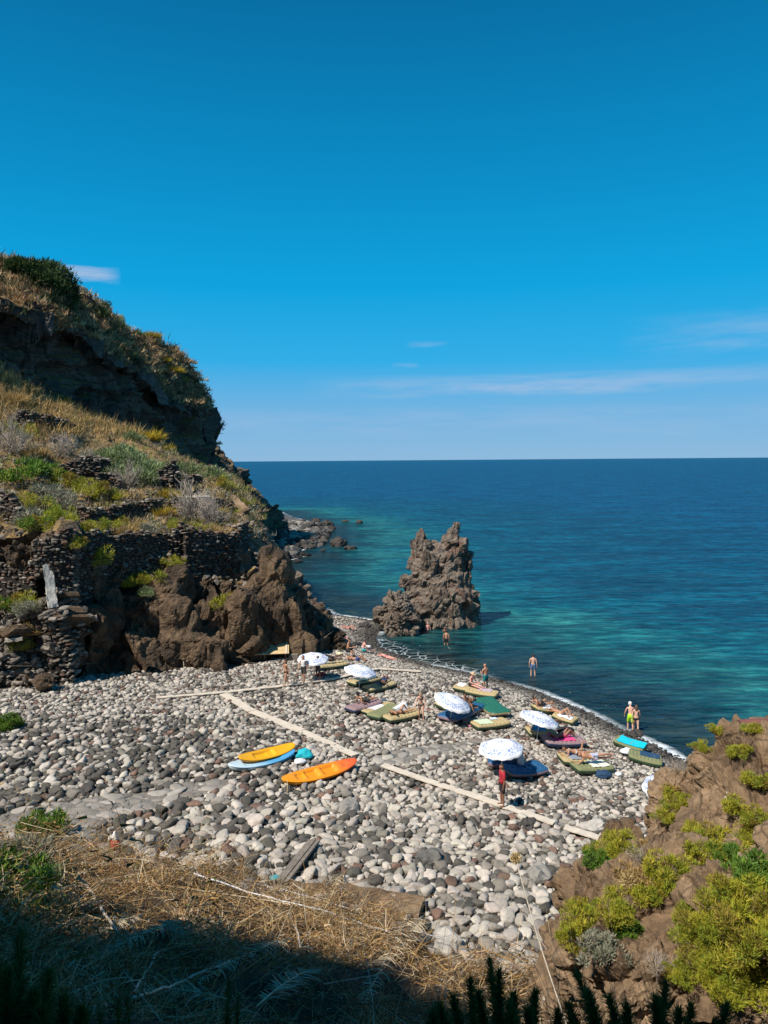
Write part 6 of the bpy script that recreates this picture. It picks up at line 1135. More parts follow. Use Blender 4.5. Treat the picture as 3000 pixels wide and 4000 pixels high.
def airbed(key, a, b_, wd, kind, label, rows=(9, 5), sagc=0.05, h=0.30, lift=0.18, curl=0.0):
    p, Lg, rz, ry = bedframe(a, b_, lift); e = empty('airbed', p); e.rotation_euler = (0, ry, rz); nu, nv = 72, 30
    u, v_ = np.meshgrid(np.linspace(-1, 1, nu), np.linspace(-1, 1, nv), indexing='ij'); rc = 1-0.06*np.abs(v_)**6; rd_ = 1-0.05*np.abs(u)**8
    x = u*Lg/2*rc; y = v_*wd/2*rd_; ed = (1-u**10)*(1-v_**6); zt = h*(0.55+0.45*np.clip(ed, 0, 1)**0.4)
    gu = np.cos(u*math.pi*rows[0]/2*1.0)**2; gv = np.cos(v_*math.pi*rows[1]/2)**2
    zt = zt-0.06*(gu*gv)**1.5*np.clip(ed*1.5-.4, 0, 1); bend = curl*u**2-sagc*(1-u**2); zt = zt+bend
    T_ = np.stack([x, y, zt], -1).reshape(-1, 3); mk('flocked_top', T_, grid_faces(nu, nv), AB[kind][0], parent=e)
    ring = [(i, 0) for i in range(nu)]+[(nu-1, j) for j in range(1, nv)]+[(i, nv-1) for i in range(nu-2, -1, -1)]+[(0, j) for j in range(nv-2, 0, -1)]
    V, F_ = [], []; m = len(ring); prof = [(1.0, 1.0), (1.012, .8), (1.018, .55), (1.012, .3), (0.985, .08), (0.9, 0.0), (0.0, 0.0)]
    for s_2, zf in prof:
        for (i, j) in ring: V.append((x[i, j]*(s_2 if s_2 > .5 else 0.2)+0, y[i, j]*(1+(s_2-1)*1.6 if s_2 > .5 else 0.2), (zt[i, j]-bend[i, j])*zf+bend[i, j]))
    for k in range(len(prof)-1):
        for q in range(m): w2 = (q+1) % m; F_.append((k*m+q, (k+1)*m+q, (k+1)*m+w2, k*m+w2))
    mk('side_band', V, F_, AB[kind][1], parent=e); v, f = tubes([[[Lg/2*.96, wd*.32, h*.4], [Lg/2*1.04, wd*.32, h*.4]]], [0.022], 8); mk('valve', v, f, m_pole, parent=e)
    tag(e, label, 'airbed', 'inflatable airbeds on the pebbles'); BEDS[key] = (p, Lg, rz, ry, h, wd); return e
airbed('a1', (1238, 2622), (1352, 2606), .95, 'tan', 'tan airbed in the shade of the farthest umbrella')
airbed('a2', (1370, 2688), (1475, 2664), .95, 'tan', 'tan airbed left, at the pole of the second umbrella')
airbed('a3', (1430, 2712), (1534, 2684), .95, 'tan', 'tan airbed right, below the second umbrella')
airbed('a4', (1364, 2793), (1478, 2757), .95, 'purple', 'mauve airbed with the man in the dark cap')
airbed('a5', (1424, 2800), (1525, 2762), .95, 'tan', 'tan airbed with the white patterned towel', h=.18)
airbed('a6', (1456, 2822), (1548, 2778), 1.0, 'olive', 'quilted olive airbed between two tan ones', (9, 7))
airbed('a7', (1506, 2830), (1636, 2800), .95, 'tan', 'tan airbed with a sunbathing woman with raised knee')
airbed('a8', (1778, 2698), (1862, 2712), .95, 'tan', 'tan airbed behind, under the man in the straw hat')
airbed('a9', (1822, 2713), (1945, 2733), .95, 'tan', 'tan airbed with the lilac towel near the bald man')
airbed('a10', (1716, 2762), (1800, 2792), .95, 'tan', 'tan airbed mostly hidden under the middle umbrella')
airbed('a11', (1742, 2828), (1865, 2768), 1.35, 'navy', 'dark blue airbed in the shade of the middle umbrella')
airbed('a12', (1800, 2800), (1872, 2768), 1.2, 'green', 'green airbed sticking out right of the middle umbrella', (5, 7))
airbed('a13', (1888, 2752), (1962, 2812), 1.25, 'green', 'empty green airbed with white marks lying free', (9, 5), curl=.06)
airbed('a14', (1850, 2856), (1980, 2838), .95, 'tan', 'tan airbed with pale green and white cloths')
airbed('a15', (2058, 2878), (2165, 2880), 1.1, 'tan', 'tan airbed behind the pole of the right umbrella')
airbed('a16', (2122, 2914), (2275, 2912), 1.2, 'purple', 'mauve airbed with the pink towel')
airbed('a17', (2165, 2808), (2250, 2838), .95, 'tan', 'tan airbed nearest the waterline with a white towel')
airbed('a18', (2085, 2785), (2150, 2790), .9, 'tan', 'tan airbed behind the right umbrella')
airbed('a19', (2186, 2985), (2335, 2986), 1.15, 'tan', 'tan airbed with the woman lying face down')
airbed('a20', (2240, 3022), (2382, 3014), 1.0, 'olive', 'olive airbed with the man lying on his side', (9, 3))
airbed('a21', (2402, 2908), (2520, 2948), .95, 'olive', 'olive airbed under the cyan towel')
airbed('a22', (2452, 2966), (2585, 3000), 1.05, 'olive', 'olive airbed with the dark blue towel beside the rock knob', (9, 3))
airbed('a23', (1902, 2988), (2040, 2998), 1.35, 'navy', 'navy and mauve airbed under the nearest umbrella', (7, 5))
airbed('a24', (1968, 3035), (2118, 3018), 1.2, 'navy', 'bright blue airbed in front, under the nearest umbrella', (7, 3), h=.26, curl=.05)
# ---- towels and small things
def towel(key, u0, u1, v0, v1, col, label, seed=0, pat=None, name='towel', rough=0.9, cat='towel', amp=0.02, skew=0.0):
    p, Lg, rz, ry, h, wd = BEDS[key]; n = 26; u, v_ = np.meshgrid(np.linspace(u0, u1, n), np.linspace(v0, v1, n), indexing='ij'); x = u*Lg/2+skew*v_; y = v_*wd/2; ed = np.clip(np.abs(v_)-.96, 0, 1); z = h+0.012-0.05*(1-u**2)+amp*fbm(np.stack([x*5, y*5, x*0+seed], -1).reshape(-1, 3), 3, seed).reshape(n, n)-ed*wd/2*1.6
    x = x+0.05*fbm(np.stack([x*2, y*2, x*0+seed], -1).reshape(-1, 3), 2, seed+1).reshape(n, n); P = np.stack([x, y, z], -1).reshape(-1, 3); Q = P-[0, 0, .012]; f0 = grid_faces(n, n); N_ = len(P)
    ring = list(range(n))+[i*n+n-1 for i in range(1, n)]+[(n-1)*n+j for j in range(n-2, -1, -1)]+[i*n for i in range(n-2, 0, -1)]
    F_ = [tuple(r) for r in f0]+[tuple((r+N_)[::-1]) for r in f0]+[(ring[i], ring[(i+1) % len(ring)], ring[(i+1) % len(ring)]+N_, ring[i]+N_) for i in range(len(ring))]
    m = plain('towel_'+label.split()[0], col, rough, 0.08, 12, 0.2)
    if pat: m = m_tpat
    o_ = mk(name, np.concatenate([P, Q]), F_, m); o_.location = p; o_.rotation_euler = (0, ry, rz); tag(o_, label, cat); return o_
m_tpat, t, b = newmat('speckled_towel'); g = N(t, 'ShaderNodeTexCoord'); nn = N(t, 'ShaderNodeTexNoise', i={'Scale': 14, 'Detail': 3}); LK(t, g.outputs['Object'], nn.inputs['Vector']); r = ramp(t, nn.outputs[0], [(.42, (.78, .77, .78)), (.5, (.55, .5, .58)), (.56, (.8, .79, .8))]); LK(t, r.outputs[0], b.inputs['Base Color']); b.inputs['Roughness'].default_value = .9
towel('a5', -.55, .35, -.9, .9, (0.7, 0.68, 0.7), 'white towel with purple speckles on a tan airbed', 1, True)
towel('a6', .35, 1.25, -1.5, -.5, (0.78, 0.78, 0.79), 'white towel behind the sunbathing woman', 2)
towel('a9', -.3, .55, -.2, 1.15, (0.48, 0.38, 0.44), 'lilac towel hanging over a tan airbed', 3)
towel('a8', -.8, -.1, -.5, .9, (0.78, 0.78, 0.76), 'white towel beside the man in the straw hat', 4)
towel('a14', -.85, .05, -.7, .8, (0.60, 0.72, 0.48), 'pale green towel on the tan airbed in the middle', 5)
towel('a14', .15, .55, .3, .95, (0.6, 0.7, 0.78), 'small pale blue cloth on the same airbed as the pale green towel', 6)
towel('a16', -.6, .45, -.75, .9, (0.75, 0.06, 0.22), 'bright pink towel on the mauve airbed', 7)
towel('a15', -.55, .3, -.5, .9, (0.01, 0.25, 0.5), 'blue towel at the pole of the right umbrella', 8)
towel('a21', -.75, .95, -.95, .98, (0.0, 0.52, 0.66), 'cyan towel covering an olive airbed', 9)
towel('a22', -.35, .85, -.2, .95, (0.015, 0.06, 0.13), 'dark blue towel on the olive airbed by the rock knob', 10)
towel('a17', -.5, .7, -.85, .4, (0.78, 0.8, 0.8), 'white towel on the airbed nearest the waterline', 11)
towel('a18', -.3, .9, -.9, .6, (0.8, 0.8, 0.8), 'white towel behind the right umbrella', 12)
towel('a20', -.2, .8, -.8, .7, (0.72, 0.72, 0.6), 'cream towel under the man lying on his side', 13)
towel('a19', -.6, .2, -.8, .6, (0.25, 0.28, 0.34), 'grey patterned towel under the woman lying face down', 14)
towel('a23', -.5, .6, -.9, .9, (0.035, 0.06, 0.12), 'navy cloth spread under the nearest umbrella', 15)
towel('a2', -.55, .8, -.8, .9, (0.03, 0.07, 0.075), 'dark blanket on the airbed at the second umbrella', 16)
towel('a3', -.1, .3, -.4, .5, (0.15, 0.3, 0.5), 'small blue and white cloth beside the person under the second umbrella', 17, amp=.06)
towel('a11', -.2, .6, -.7, .7, (0.02, 0.05, 0.09), 'dark cloth on the blue airbed in the umbrella shade', 18)
def bundle(px, py, s_, col, label, name, cat, seed=0, sq=0.6, rough=.8, lift=0.1):
    p = B(px, py); v0, f0 = ICO[3]; v = v0*np.array([1.1, .8, sq]); v = v*(1+0.35*fbm(v*2.2+seed, 3, seed)+0.12*np.abs(fbm(v*6+seed, 2, seed)))[:, None]; v[:, 2] = np.maximum(v[:, 2], -.35*sq); o_ = mk(name, v*s_, f0, plain('cloth_'+name, col, rough, .2, 8, .3)); o_.location = p+[0, 0, s_*sq*.45+lift]; tag(o_, label, cat); return o_
bundle(1190, 2968, .34, (0.01, 0.42, 0.50), 'crumpled cyan cloth on stones beside the kayaks', 'cloth_bundle', 'cloth', 1, .8)
bundle(1172, 2988, .24, (0.75, 0.75, 0.76), 'small white cloth in front of the cyan one', 'cloth_bundle', 'cloth', 2, .6)
bundle(1495, 2755, .34, (0.05, 0.09, 0.15), 'blue jeans bundle behind the speckled towel', 'clothes_bundle', 'clothes', 3, .55)
bundle(2352, 3040, .32, (0.015, 0.05, 0.11), 'dark blue bag at the foot of the olive airbed', 'bag', 'bag', 4, .6)
bundle(2415, 3035, .16, (0.75, 0.75, 0.75), 'small white bag on the pebbles right of the dark blue bag', 'bag', 'bag', 5, .5)
bundle(2447, 2955, .28, (0.8, 0.8, 0.8), 'round white pillow between the cyan and dark blue towels', 'pillow', 'pillow', 6, .6, lift=.2)
bundle(1832, 2835, .30, (0.10, 0.11, 0.10), 'grey bag in front of the umbrella shade', 'bag', 'bag', 7, .8)
bundle(1838, 2843, .16, (0.62, 0.2, 0.25), 'small white and red bag beside the grey bag', 'bag', 'bag', 8, .6)
bundle(1775, 2828, .26, (0.02, 0.05, 0.12), 'dark blue rucksack at the pole of the middle umbrella', 'bag', 'bag', 9, .7)
bundle(1742, 2765, .30, (0.75, 0.76, 0.77), 'white cloth hanging below the middle umbrella', 'cloth_bundle', 'cloth', 10, 1.1, lift=.3)
bundle(2212, 2872, .36, (0.02, 0.02, 0.022), 'black bag behind the mauve airbed', 'bag', 'bag', 11, .7)
bundle(1930, 2705, .30, (0.02, 0.02, 0.03), 'black bag at the feet of the bald man', 'bag', 'bag', 12, .35)
bundle(1390, 2522, .38, (0.02, 0.02, 0.02), 'black clothes lying on pebbles between two seated men', 'clothes_bundle', 'clothes', 13, .35)
bundle(1326, 2562, .22, (0.6, 0.56, 0.36), 'pale yellow bag beside the seated man', 'bag', 'bag', 14, .6)
bundle(1430, 2532, .34, (0.76, 0.78, 0.78), 'white towel heap beside the man in teal trunks', 'cloth_bundle', 'cloth', 15, .3)
bundle(1258, 2645, .26, (0.35, 0.03, 0.03), 'dark red bag in the shade by the walkway', 'bag', 'bag', 16, .6)
bundle(2484, 2935, .14, (0.75, 0.75, 0.75), 'tiny white float on wet shingle by the dark boulder', 'float', 'float', 17, .5)
# red and white can-shaped lantern in the weeds
p = G(452, 3345); e = empty('lantern', p+[0, 0, .32]); e.scale = (1.3, 1.3, 1.3); v, f = tubes([[[0, 0, 0], [0, 0, .02], [0, 0, .17], [0, 0, .22]]], [np.array([.12, .15, .14, .09])], 12); mk('red_base', v, f, plain('red_paint', (0.45, 0.01, 0.02), .4, .1), parent=e)
v, f = tubes([[[0, 0, .20], [0.02, 0, .30], [-0.02, 0, .38], [0, 0, .46]]], [np.array([.08, .09, .05, .025])], 8); mk('white_top', v, f, plain('white_cloth', (0.72, 0.7, 0.68), .8, .1), parent=e); tag(e, 'small red and white lantern standing where the weeds meet the cobbles', 'lantern')
p = G(250, 3592); o_ = bundle(250, 3592, .12, (0.02, 0.28, 0.2), 'scrap of green plastic in the straw beside the thick stalk', 'plastic_scrap', 'plastic', 18, .4); o_.location = G(255, 3595)+[0, 0, .35]
p = G(1060, 3440); o_ = bundle(1060, 3445, .16, (0.05, 0.35, 0.38), 'teal plastic scrap at the lower end of the timber beam', 'plastic_scrap', 'plastic', 19, .4); o_.location = G(1075, 3462)+[0, 0, .3]
v, f = tubes([[[0, 0, 0], [.4, -.1, .1], [.9, -.15, .14], [1.5, -.3, .05]]], [np.array([.07, .10, .09, .06])], 9); o_ = mk('red_slab', v*[.7, 2.2, .7], f, plain('rusty_red_rock', (0.16, 0.06, 0.045), .8, .3, 4, .6), smooth=False); o_.location = W(2890, 2825, 14.4); tag(o_, 'dark red slab lying on top of the outcrop', 'rock slab')
# ------------------------------------------------------------------ people
pg = np.random.default_rng(5)
U = lambda *a: unit(np.array(a, float))
def sym(th, sh, ua, fa, ft=(1, 0, -.25)):
    d = {}
    for s_2, k in ((1, 'L'), (-1, 'R')):
        d['th'+k] = U(th[0], th[1]*s_2, th[2]); d['sh'+k] = U(sh[0], sh[1]*s_2, sh[2]); d['ua'+k] = U(ua[0], ua[1]*s_2, ua[2]); d['fa'+k] = U(fa[0], fa[1]*s_2, fa[2]); d['ft'+k] = U(*ft)
    return d
def P_(sp, fr, hd, fc, base, **kw):
    d = dict(sp=U(*sp), fr=U(*fr), hd=U(*hd), fc=U(*fc)); d.update(base)
    for k, v in kw.items(): d[k] = U(*v)
    return d
POSE = {
 'stand': P_((0.02, 0, 1), (1, 0, 0), (.08, 0, 1), (1, 0, -.1), sym((.02, .10, -1), (-.04, .03, -1), (-.05, .22, -1), (.25, .05, -1))),
 'walk': P_((.06, 0, 1), (1, 0, 0), (.15, 0, 1), (1, 0, -.3), sym((.02, .05, -1), (-.04, .0, -1), (.1, .2, -1), (.3, .05, -1)), thL=(.38, .06, -1), shL=(.02, 0, -1), thR=(-.22, -.03, -1), shR=(-.45, 0, -1), uaL=(-.3, .2, -1), faL=(.0, .1, -1), uaR=(.3, -.2, -1), faR=(.6, 0, -.9)),
 'arms_front': P_((.03, 0, 1), (1, 0, 0), (.2, 0, 1), (1, 0, -.5), sym((.02, .12, -1), (-.04, .03, -1), (.25, .25, -1), (.9, -.45, .25))),
 'bow': P_((.3, 0, 1), (1, 0, 0), (.5, 0, 1), (1, 0, -.8), sym((.05, .10, -1), (-.08, .03, -1), (.2, .35, -1), (.5, .1, -1)), thL=(.3, .1, -1), thR=(-.12, -.08, -1), shR=(-.25, 0, -1)),
 'sit': P_((-.15, 0, 1), (1, 0, 0), (.25, 0, 1), (1, 0, -.4), sym((.75, .15, .5), (.5, .02, -.85), (.45, .18, -1), (1, -.15, .0))),
 'sit_low': P_((.25, 0, 1), (1, 0, 0), (.35, 0, 1), (1, 0, -.5), sym((1, .25, .10), (.9, -.1, -.2), (.3, .25, -1), (1, -.2, -.2))),
 'chair': P_((.22, 0, 1), (1, 0, 0), (.5, 0, 1), (1, 0, -.7), sym((1, .2, -.05), (.1, .05, -1), (.5, .15, -1), (1, -.25, .1))),
 'recline': P_((-.85, 0, .62), (.6, 0, .8), (-.3, 0, 1), (1, 0, .1), sym((1, .12, .10), (1, 0, -.08), (-.15, .2, -1), (.9, .1, -.2)), thL=(.8, .1, .45), shL=(.7, 0, -.5)),
 'back': P_((-1, 0, .06), (.06, 0, 1), (-1, 0, .15), (.1, 0, 1), sym((1, .12, 0), (1, .03, -.02), (.9, .35, -.1), (1, .1, 0)), ftL=(.4, .1, .9), ftR=(.4, -.1, .9)),
 'knees': P_((-1, 0, .08), (.08, 0, 1), (-1, 0, .2), (.15, 0, 1), sym((.65, .12, .75), (.6, .0, -.8), (-.5, .7, .1), (-.6, -.6, .35)), ftL=(1, 0, -.1), ftR=(1, 0, -.1)),
 'knee1': P_((-1, 0, .08), (.08, 0, 1), (-1, 0, .2), (.15, 0, 1), sym((1, .12, 0), (1, .0, 0), (-.4, .7, .25), (-.5, -.7, .3)), thL=(.6, .1, .8), shL=(.65, 0, -.8), ftL=(1, 0, -.1), ftR=(.4, 0, .9)),
 'prone': P_((-1, 0, .10), (0, 0, -1), (-1, 0, .3), (-.5, 0, -.5), sym((1, .1, 0), (1, .0, .02), (-.8, .6, -.1), (-.7, -.6, 0)), ftL=(1, 0, -.1), ftR=(1, 0, -.1)),
 'prone_up': P_((-1, 0, .32), (-.3, 0, -1), (-.8, 0, .8), (-1, 0, .1), sym((1, .12, 0), (1, .0, .02), (-.3, .3, -1), (-.9, -.2, .3)), thL=(.9, .3, 0), shL=(.2, .1, .9), ftL=(.8, 0, .6), ftR=(1, 0, -.1)),
 'side': P_((-1, .05, .22), (0, -1, .35), (-1, 0, .45), (-.2, -1, .3), sym((1, 0, .03), (1, 0, .0), (-.5, -.3, -.6), (-.7, -.4, .3)), thL=(.85, -.45, .15), shL=(.9, .1, -.05), uaL=(.5, -.3, -.5), faL=(.6, -.8, -.1), ftL=(.9, -.3, 0), ftR=(.9, -.3, 0)),
 'squat': P_((.35, 0, 1), (1, 0, 0), (.5, 0, 1), (1, 0, -.7), sym((.75, .3, .35), (-.1, .1, -1), (.6, .2, -.8), (.9, -.3, -.2)))}
skinmats = {}
def skinm(k):
    cs = {'fair': (0.62, 0.36, 0.26), 'tan': (0.46, 0.23, 0.13), 'pink': (0.66, 0.32, 0.25), 'brown': (0.24, 0.11, 0.06)}
    if k not in skinmats: skinmats[k] = plain('skin_'+k, cs[k], 0.5, 0.08, 3.0)
    return skinmats[k]
clm = {}
def clothm(c):
    if c not in clm: clm[c] = plain('fabric', c, 0.85, 0.12, 10, 0.2)
    return clm[c]
def person(pos, heading, pose, skin, label, hair=((0.03, 0.02, 0.015), 'short'), wear=(), H=1.72, sink=0.0, lift=0.0, head_turn=0.0, hold=None, female=False):
    q = POSE[pose]; k = H/1.75; Y = np.array([0, 1.0, 0]); sp, fr = q['sp'], q['fr']; lat = unit(np.cross(sp, fr)) if pose == 'side' else Y
    lat = unit(lat-sp*(lat@sp)); N_ = []; R2 = []; E_ = []; bone = []
    def nd(p, r, par=None, b_=None):
        N_.append(np.array(p)); R2.append(r if isinstance(r, tuple) else (r, r));
        if par is not None: E_.append((par, len(N_)-1)); bone.append((b_, par, len(N_)-1))
        return len(N_)-1
    wf = 0.88 if female else 1.0; hipw = 1.08 if female else 1.0
    pel = nd((0, 0, 0), (.135*hipw, .115)); b1 = nd(sp*.14, (.118*wf, .10), pel, 'hips'); b2 = nd(sp*.28, (.125*wf, .105), b1, 'waist'); b3 = nd(sp*.41, (.135*wf, .11), b2, 'chest'); nk = nd(sp*.53, .058, b3, 'neck')
    hd = unit(q['hd']); fc = unit(q['fc']-hd*(q['fc']@hd)); 
    if head_turn: a_ = head_turn; sd_ = np.cross(hd, fc); fc = fc*math.cos(a_)+sd_*math.sin(a_)
    n0 = N_[nk]; j1 = nd(n0+hd*.055+fc*.012, .060, nk, 'head'); j2 = nd(n0+hd*.115+fc*.022, .085, j1, 'head'); j3 = nd(n0+hd*.185+fc*.005, .092, j2, 'head'); j4 = nd(n0+hd*.245-fc*.0, .052, j3, 'head')
    ns = nd(N_[j2]+fc*.080+hd*.012, .016, j2, 'head'); nd(N_[ns]+fc*.028-hd*.008, .010, ns, 'head')
    sdv = unit(np.cross(hd, fc))
    for s_2 in (1, -1): ea = nd(N_[j2]+sdv*s_2*.082+hd*.02, .016, j2, 'head'); nd(N_[ea]+sdv*s_2*.014-fc*.012, .013, ea, 'head')
    for s_2, K in ((1, 'L'), (-1, 'R')):
        sh0 = N_[b3]+lat*s_2*.10+sp*.05; a0 = nd(sh0, .075*wf, b3, 'chest'); a1 = nd(N_[b3]+lat*s_2*.185*(.92 if female else 1)+sp*.035, .056*wf, a0, 'chest'); ua, fa = q['ua'+K], q['fa'+K]
        a15 = nd(N_[a1]+ua*.15, .046*wf, a1, 'uarm'+K); a2 = nd(N_[a1]+ua*.29, .037*wf, a15, 'uarm'+K); a3 = nd(N_[a2]+fa*.11, .037*wf, a2, 'farm'+K); a4 = nd(N_[a2]+fa*.245, .024, a3, 'farm'+K)
        hside = unit(np.cross(fa, lat)+1e-3) ; hx = unit(np.cross(fa, hside)); pm = nd(N_[a4]+fa*.05, (.030, .018), a4, 'hand')
        for fi, (off, ln_) in enumerate(((-.030, .062), (-.010, .078), (.010, .074), (.030, .058))):
            f1 = nd(N_[pm]+fa*.035+hside*off, .0095, pm, 'hand'); f2 = nd(N_[f1]+fa*ln_*.5+hx*.008, .0085, f1, 'hand'); nd(N_[f2]+unit(fa+hx*.7)*ln_*.5, .0075, f2, 'hand')
        th1 = nd(N_[pm]-fa*.02+hside*(-.038), .011, pm, 'hand'); nd(N_[th1]+unit(fa-hside*.8)*.045, .009, th1, 'hand')
        t0 = nd(lat*s_2*.085*hipw-sp*.05, .092*hipw, pel, 'hips'); th_, sh_, ft_ = q['th'+K], q['sh'+K], q['ft'+K]; g1 = nd(N_[t0]+th_*.20, .074*hipw, t0, 'thigh'+K); g2 = nd(N_[t0]+th_*.42, .052, g1, 'thigh'+K); g3 = nd(N_[g2]+sh_*.14, .054, g2, 'shin'+K); g4 = nd(N_[g2]+sh_*.40, .033, g3, 'shin'+K)
        ftv = unit(ft_-sh_*(ft_@sh_)*0.85); hl = nd(N_[g4]+sh_*.045-ftv*.02, .034, g4, 'foot'); f1 = nd(N_[hl]+ftv*.11, (.038, .026), hl, 'foot'); nd(N_[hl]+ftv*.20-sh_*(-.0), (.036, .016), f1, 'foot')
    P = np.array(N_)*k; me = bpy.data.meshes.new('body'); me.from_pydata([tuple(p) for p in P], E_, []); ob = bpy.data.objects.new('tmp', me); COL.objects.link(ob)
    sk = ob.modifiers.new('s', 'SKIN'); sk.use_smooth_shade = True
    for i, r in enumerate(R2): me.skin_vertices[0].data[i].radius = (r[0]*k, r[1]*k)
    me.skin_vertices[0].data[0].use_root = True
    ss = ob.modifiers.new('u', 'SUBSURF'); ss.levels = 2; ss.render_levels = 2
    dg = bpy.context.evaluated_depsgraph_get(); ev = ob.evaluated_get(dg); m2 = bpy.data.meshes.new_from_object(ev); bpy.data.objects.remove(ob)
    v, f = mesh_arrays(m2); v = v.copy(); bpy.data.meshes.remove(m2)
    # nearest bone of each vertex
    bd = np.full(len(v), 9.0); bt = np.zeros(len(v)); bi = np.zeros(len(v), int)
    for i, (nm, a, b_) in enumerate(bone):
        A, Bq = P[a], P[b_]; ab = Bq-A; t_ = np.clip(((v-A)@ab)/(ab@ab), 0, 1); d = np.linalg.norm(v-A-t_[:, None]*ab, axis=1)/((1-t_)*R2[a][0]+t_*R2[b_][0]); m = d < bd; bd[m] = d[m]; bt[m] = t_[m]; bi[m] = i
    names = np.array([b_[0] for b_ in bone])[bi]; first = np.array([b_[1] for b_ in bone])[bi]
    zmin = v[:, 2].min(); z0 = -zmin-0.0
    o_ = mk('person', v+[0, 0, z0], f, skinm(skin)); o_.location = (pos[0], pos[1], pos[2]+lift-sink); o_.rotation_euler = (0, 0, heading)
    nn = normals(v, f)
    def shell(name, mask, off, col):
        fm = mask[f].all(1); 
        if fm.sum() < 4: return None
        ff = f[fm]; us, inv = np.unique(ff, return_inverse=True); vv = v[us]+nn[us]*off+[0, 0, z0]; vi = v[us]+[0, 0, z0]; fo_ = inv.reshape(-1, 3); V = np.concatenate([vv, vi]); m = len(us)
        ed = {}; 
        for tri in fo_:
            for a, b_ in ((tri[0], tri[1]), (tri[1], tri[2]), (tri[2], tri[0])):
                if (b_, a) in ed: del ed[(b_, a)]
                else: ed[(a, b_)] = 1
        F_ = [tuple(t_) for t_ in fo_]+[(b_, a, a+m, b_+m) for a, b_ in ed]
        return mk(name, V, [tuple(int(i) for i in x) for x in F_], clothm(col), parent=o_)
    along = (v@sp)/k                                              # height along the trunk
    isleg = np.char.startswith(names, 'thigh'); isthi = isleg & (first != -1); tl = np.zeros(len(v))
    for K in ('L', 'R'):
        j = [i for i, b_ in enumerate(bone) if b_[0] == 'thigh'+K][0]; h0 = P[bone[j][1]]; m = names == 'thigh'+K; tl[m] = ((v[m]-h0)@q['th'+K])/(.42*k)
    arm_t = np.zeros(len(v))
    for K in ('L', 'R'):
        j = [i for i, b_ in enumerate(bone) if b_[0] == 'uarm'+K][0]; h0 = P[bone[j][1]]; m = names == 'uarm'+K; arm_t[m] = ((v[m]-h0)@q['ua'+K])/(.29*k)
    trunk = np.isin(names, ['hips', 'waist', 'chest', 'neck'])
    for w_, col in wear:
        if w_ == 'trunks': shell('trunks', ((names == 'hips') & (along < .12)) | (isleg & (tl < .62)), .018, col)
        elif w_ == 'shorts': shell('shorts', ((names == 'hips') & (along < .12)) | (isleg & (tl < .8)), .024, col)
        elif w_ == 'briefs': shell('swim_briefs', ((names == 'hips') & (along < .06)) | (isleg & (tl < .10)), .009, col)
        elif w_ == 'bikini_top': shell('bikini_top', trunk & (along > .33) & (along < .43) & (names != 'neck'), .012, col)
        elif w_ == 'tank': shell('tank_top', (trunk & (along > .02) & (along < .50)), .018, col)
        elif w_ == 'tee': shell('t_shirt', (trunk & (along > -.02) & (along < .51)) | (np.char.startswith(names, 'uarm') & (arm_t < .72)), .024, col)
        elif w_ == 'swimsuit': shell('swimsuit', (trunk & (along < .42)) | (isleg & (tl < .06)), .010, col)
        elif w_ == 'dress': shell('dress', (trunk & (along < .48)) | (isleg & (tl < .5)), .022, col)
    hc = n0*k+hd*.165*k; hv_ = v-hc; hcol, hstyle = hair; hm = np.isin(names, ['head']); uu = (hv_@hd)/k; ff_ = (hv_@fc)/k
    if hstyle != 'bald': shell('hair', hm & ((uu > .045) | ((ff_ < .0) & (uu > -.07))) & ~((ff_ > .06) & (uu < .05)), .016*k, hcol)
    if hstyle in ('long', 'bun'):
        vv, f3 = ICO[3]; c = hc-fc*(.075 if hstyle == 'long' else .11)*k-hd*(.10 if hstyle == 'long' else -.05)*k; s_3 = np.array([.085, .05, .15])*k if hstyle == 'long' else np.array([.045, .045, .045])*k
        Bm = np.stack([sdv, fc, hd], 1); w3 = (vv*s_3*(1+.12*fbm(vv*3, 2, 3))[:, None])@Bm.T+c+[0, 0, z0]; mk('hair_tail', w3, f3, clothm(hcol), parent=o_)
    if hstyle in ('hat', 'cap'):
        r_ = np.linspace(0, 1, 10); th_ = np.arange(24)/24*2*math.pi; V = []
        for r in r_:
            rad = (.105*math.sin(min(1, r/0.6)*math.pi/2) if r < .6 else .105+(r-.6)/.4*(.09 if hstyle == 'hat' else .0))*k; z_ = (.105*math.cos(min(1, r/.6)*math.pi/2) if r < .6 else -.02*(r-.6)/.4)*k
            V.append(rad*np.cos(th_)[:, None]*sdv+rad*np.sin(th_)[:, None]*fc+(z_+.045*k)*hd+hc+[0, 0, z0]+(fc*(.05*k if (hstyle == 'cap' and r > .9) else 0))*(np.sin(th_)[:, None] > .3))
        V = np.concatenate(V); F_ = [(i*24+j, i*24+(j+1) % 24, (i+1)*24+(j+1) % 24, (i+1)*24+j) for i in range(9) for j in range(24)]; mk('sun_hat' if hstyle == 'hat' else 'cap', V, F_, clothm(hcol), parent=o_)
    vv, f1 = ICO[2]; Ve, Fe = [], []
    for i, s_2 in enumerate((1, -1)): Ve.append(vv*.011*k+(P[j2]+fc*.074*k+sdv*s_2*.032*k+hd*.035*k)+[0, 0, z0]); Fe.append(f1+i*len(vv))
    mk('eyes', np.concatenate(Ve), np.concatenate(Fe), clothm((0.02, 0.015, 0.012)), parent=o_)
    mk('mouth', (vv*np.array([.022, .008, .006])*k)@np.stack([sdv, fc, hd], 1).T+P[j2]+fc*.080*k-hd*.030*k+[0, 0, z0], f1, clothm((0.35, 0.10, 0.09)), parent=o_)
    tag(o_, label, 'person'); return o_
def hdg(a, b_): A, Bq = B(*a), B(*b_); return math.atan2(Bq[1]-A[1], Bq[0]-A[0])
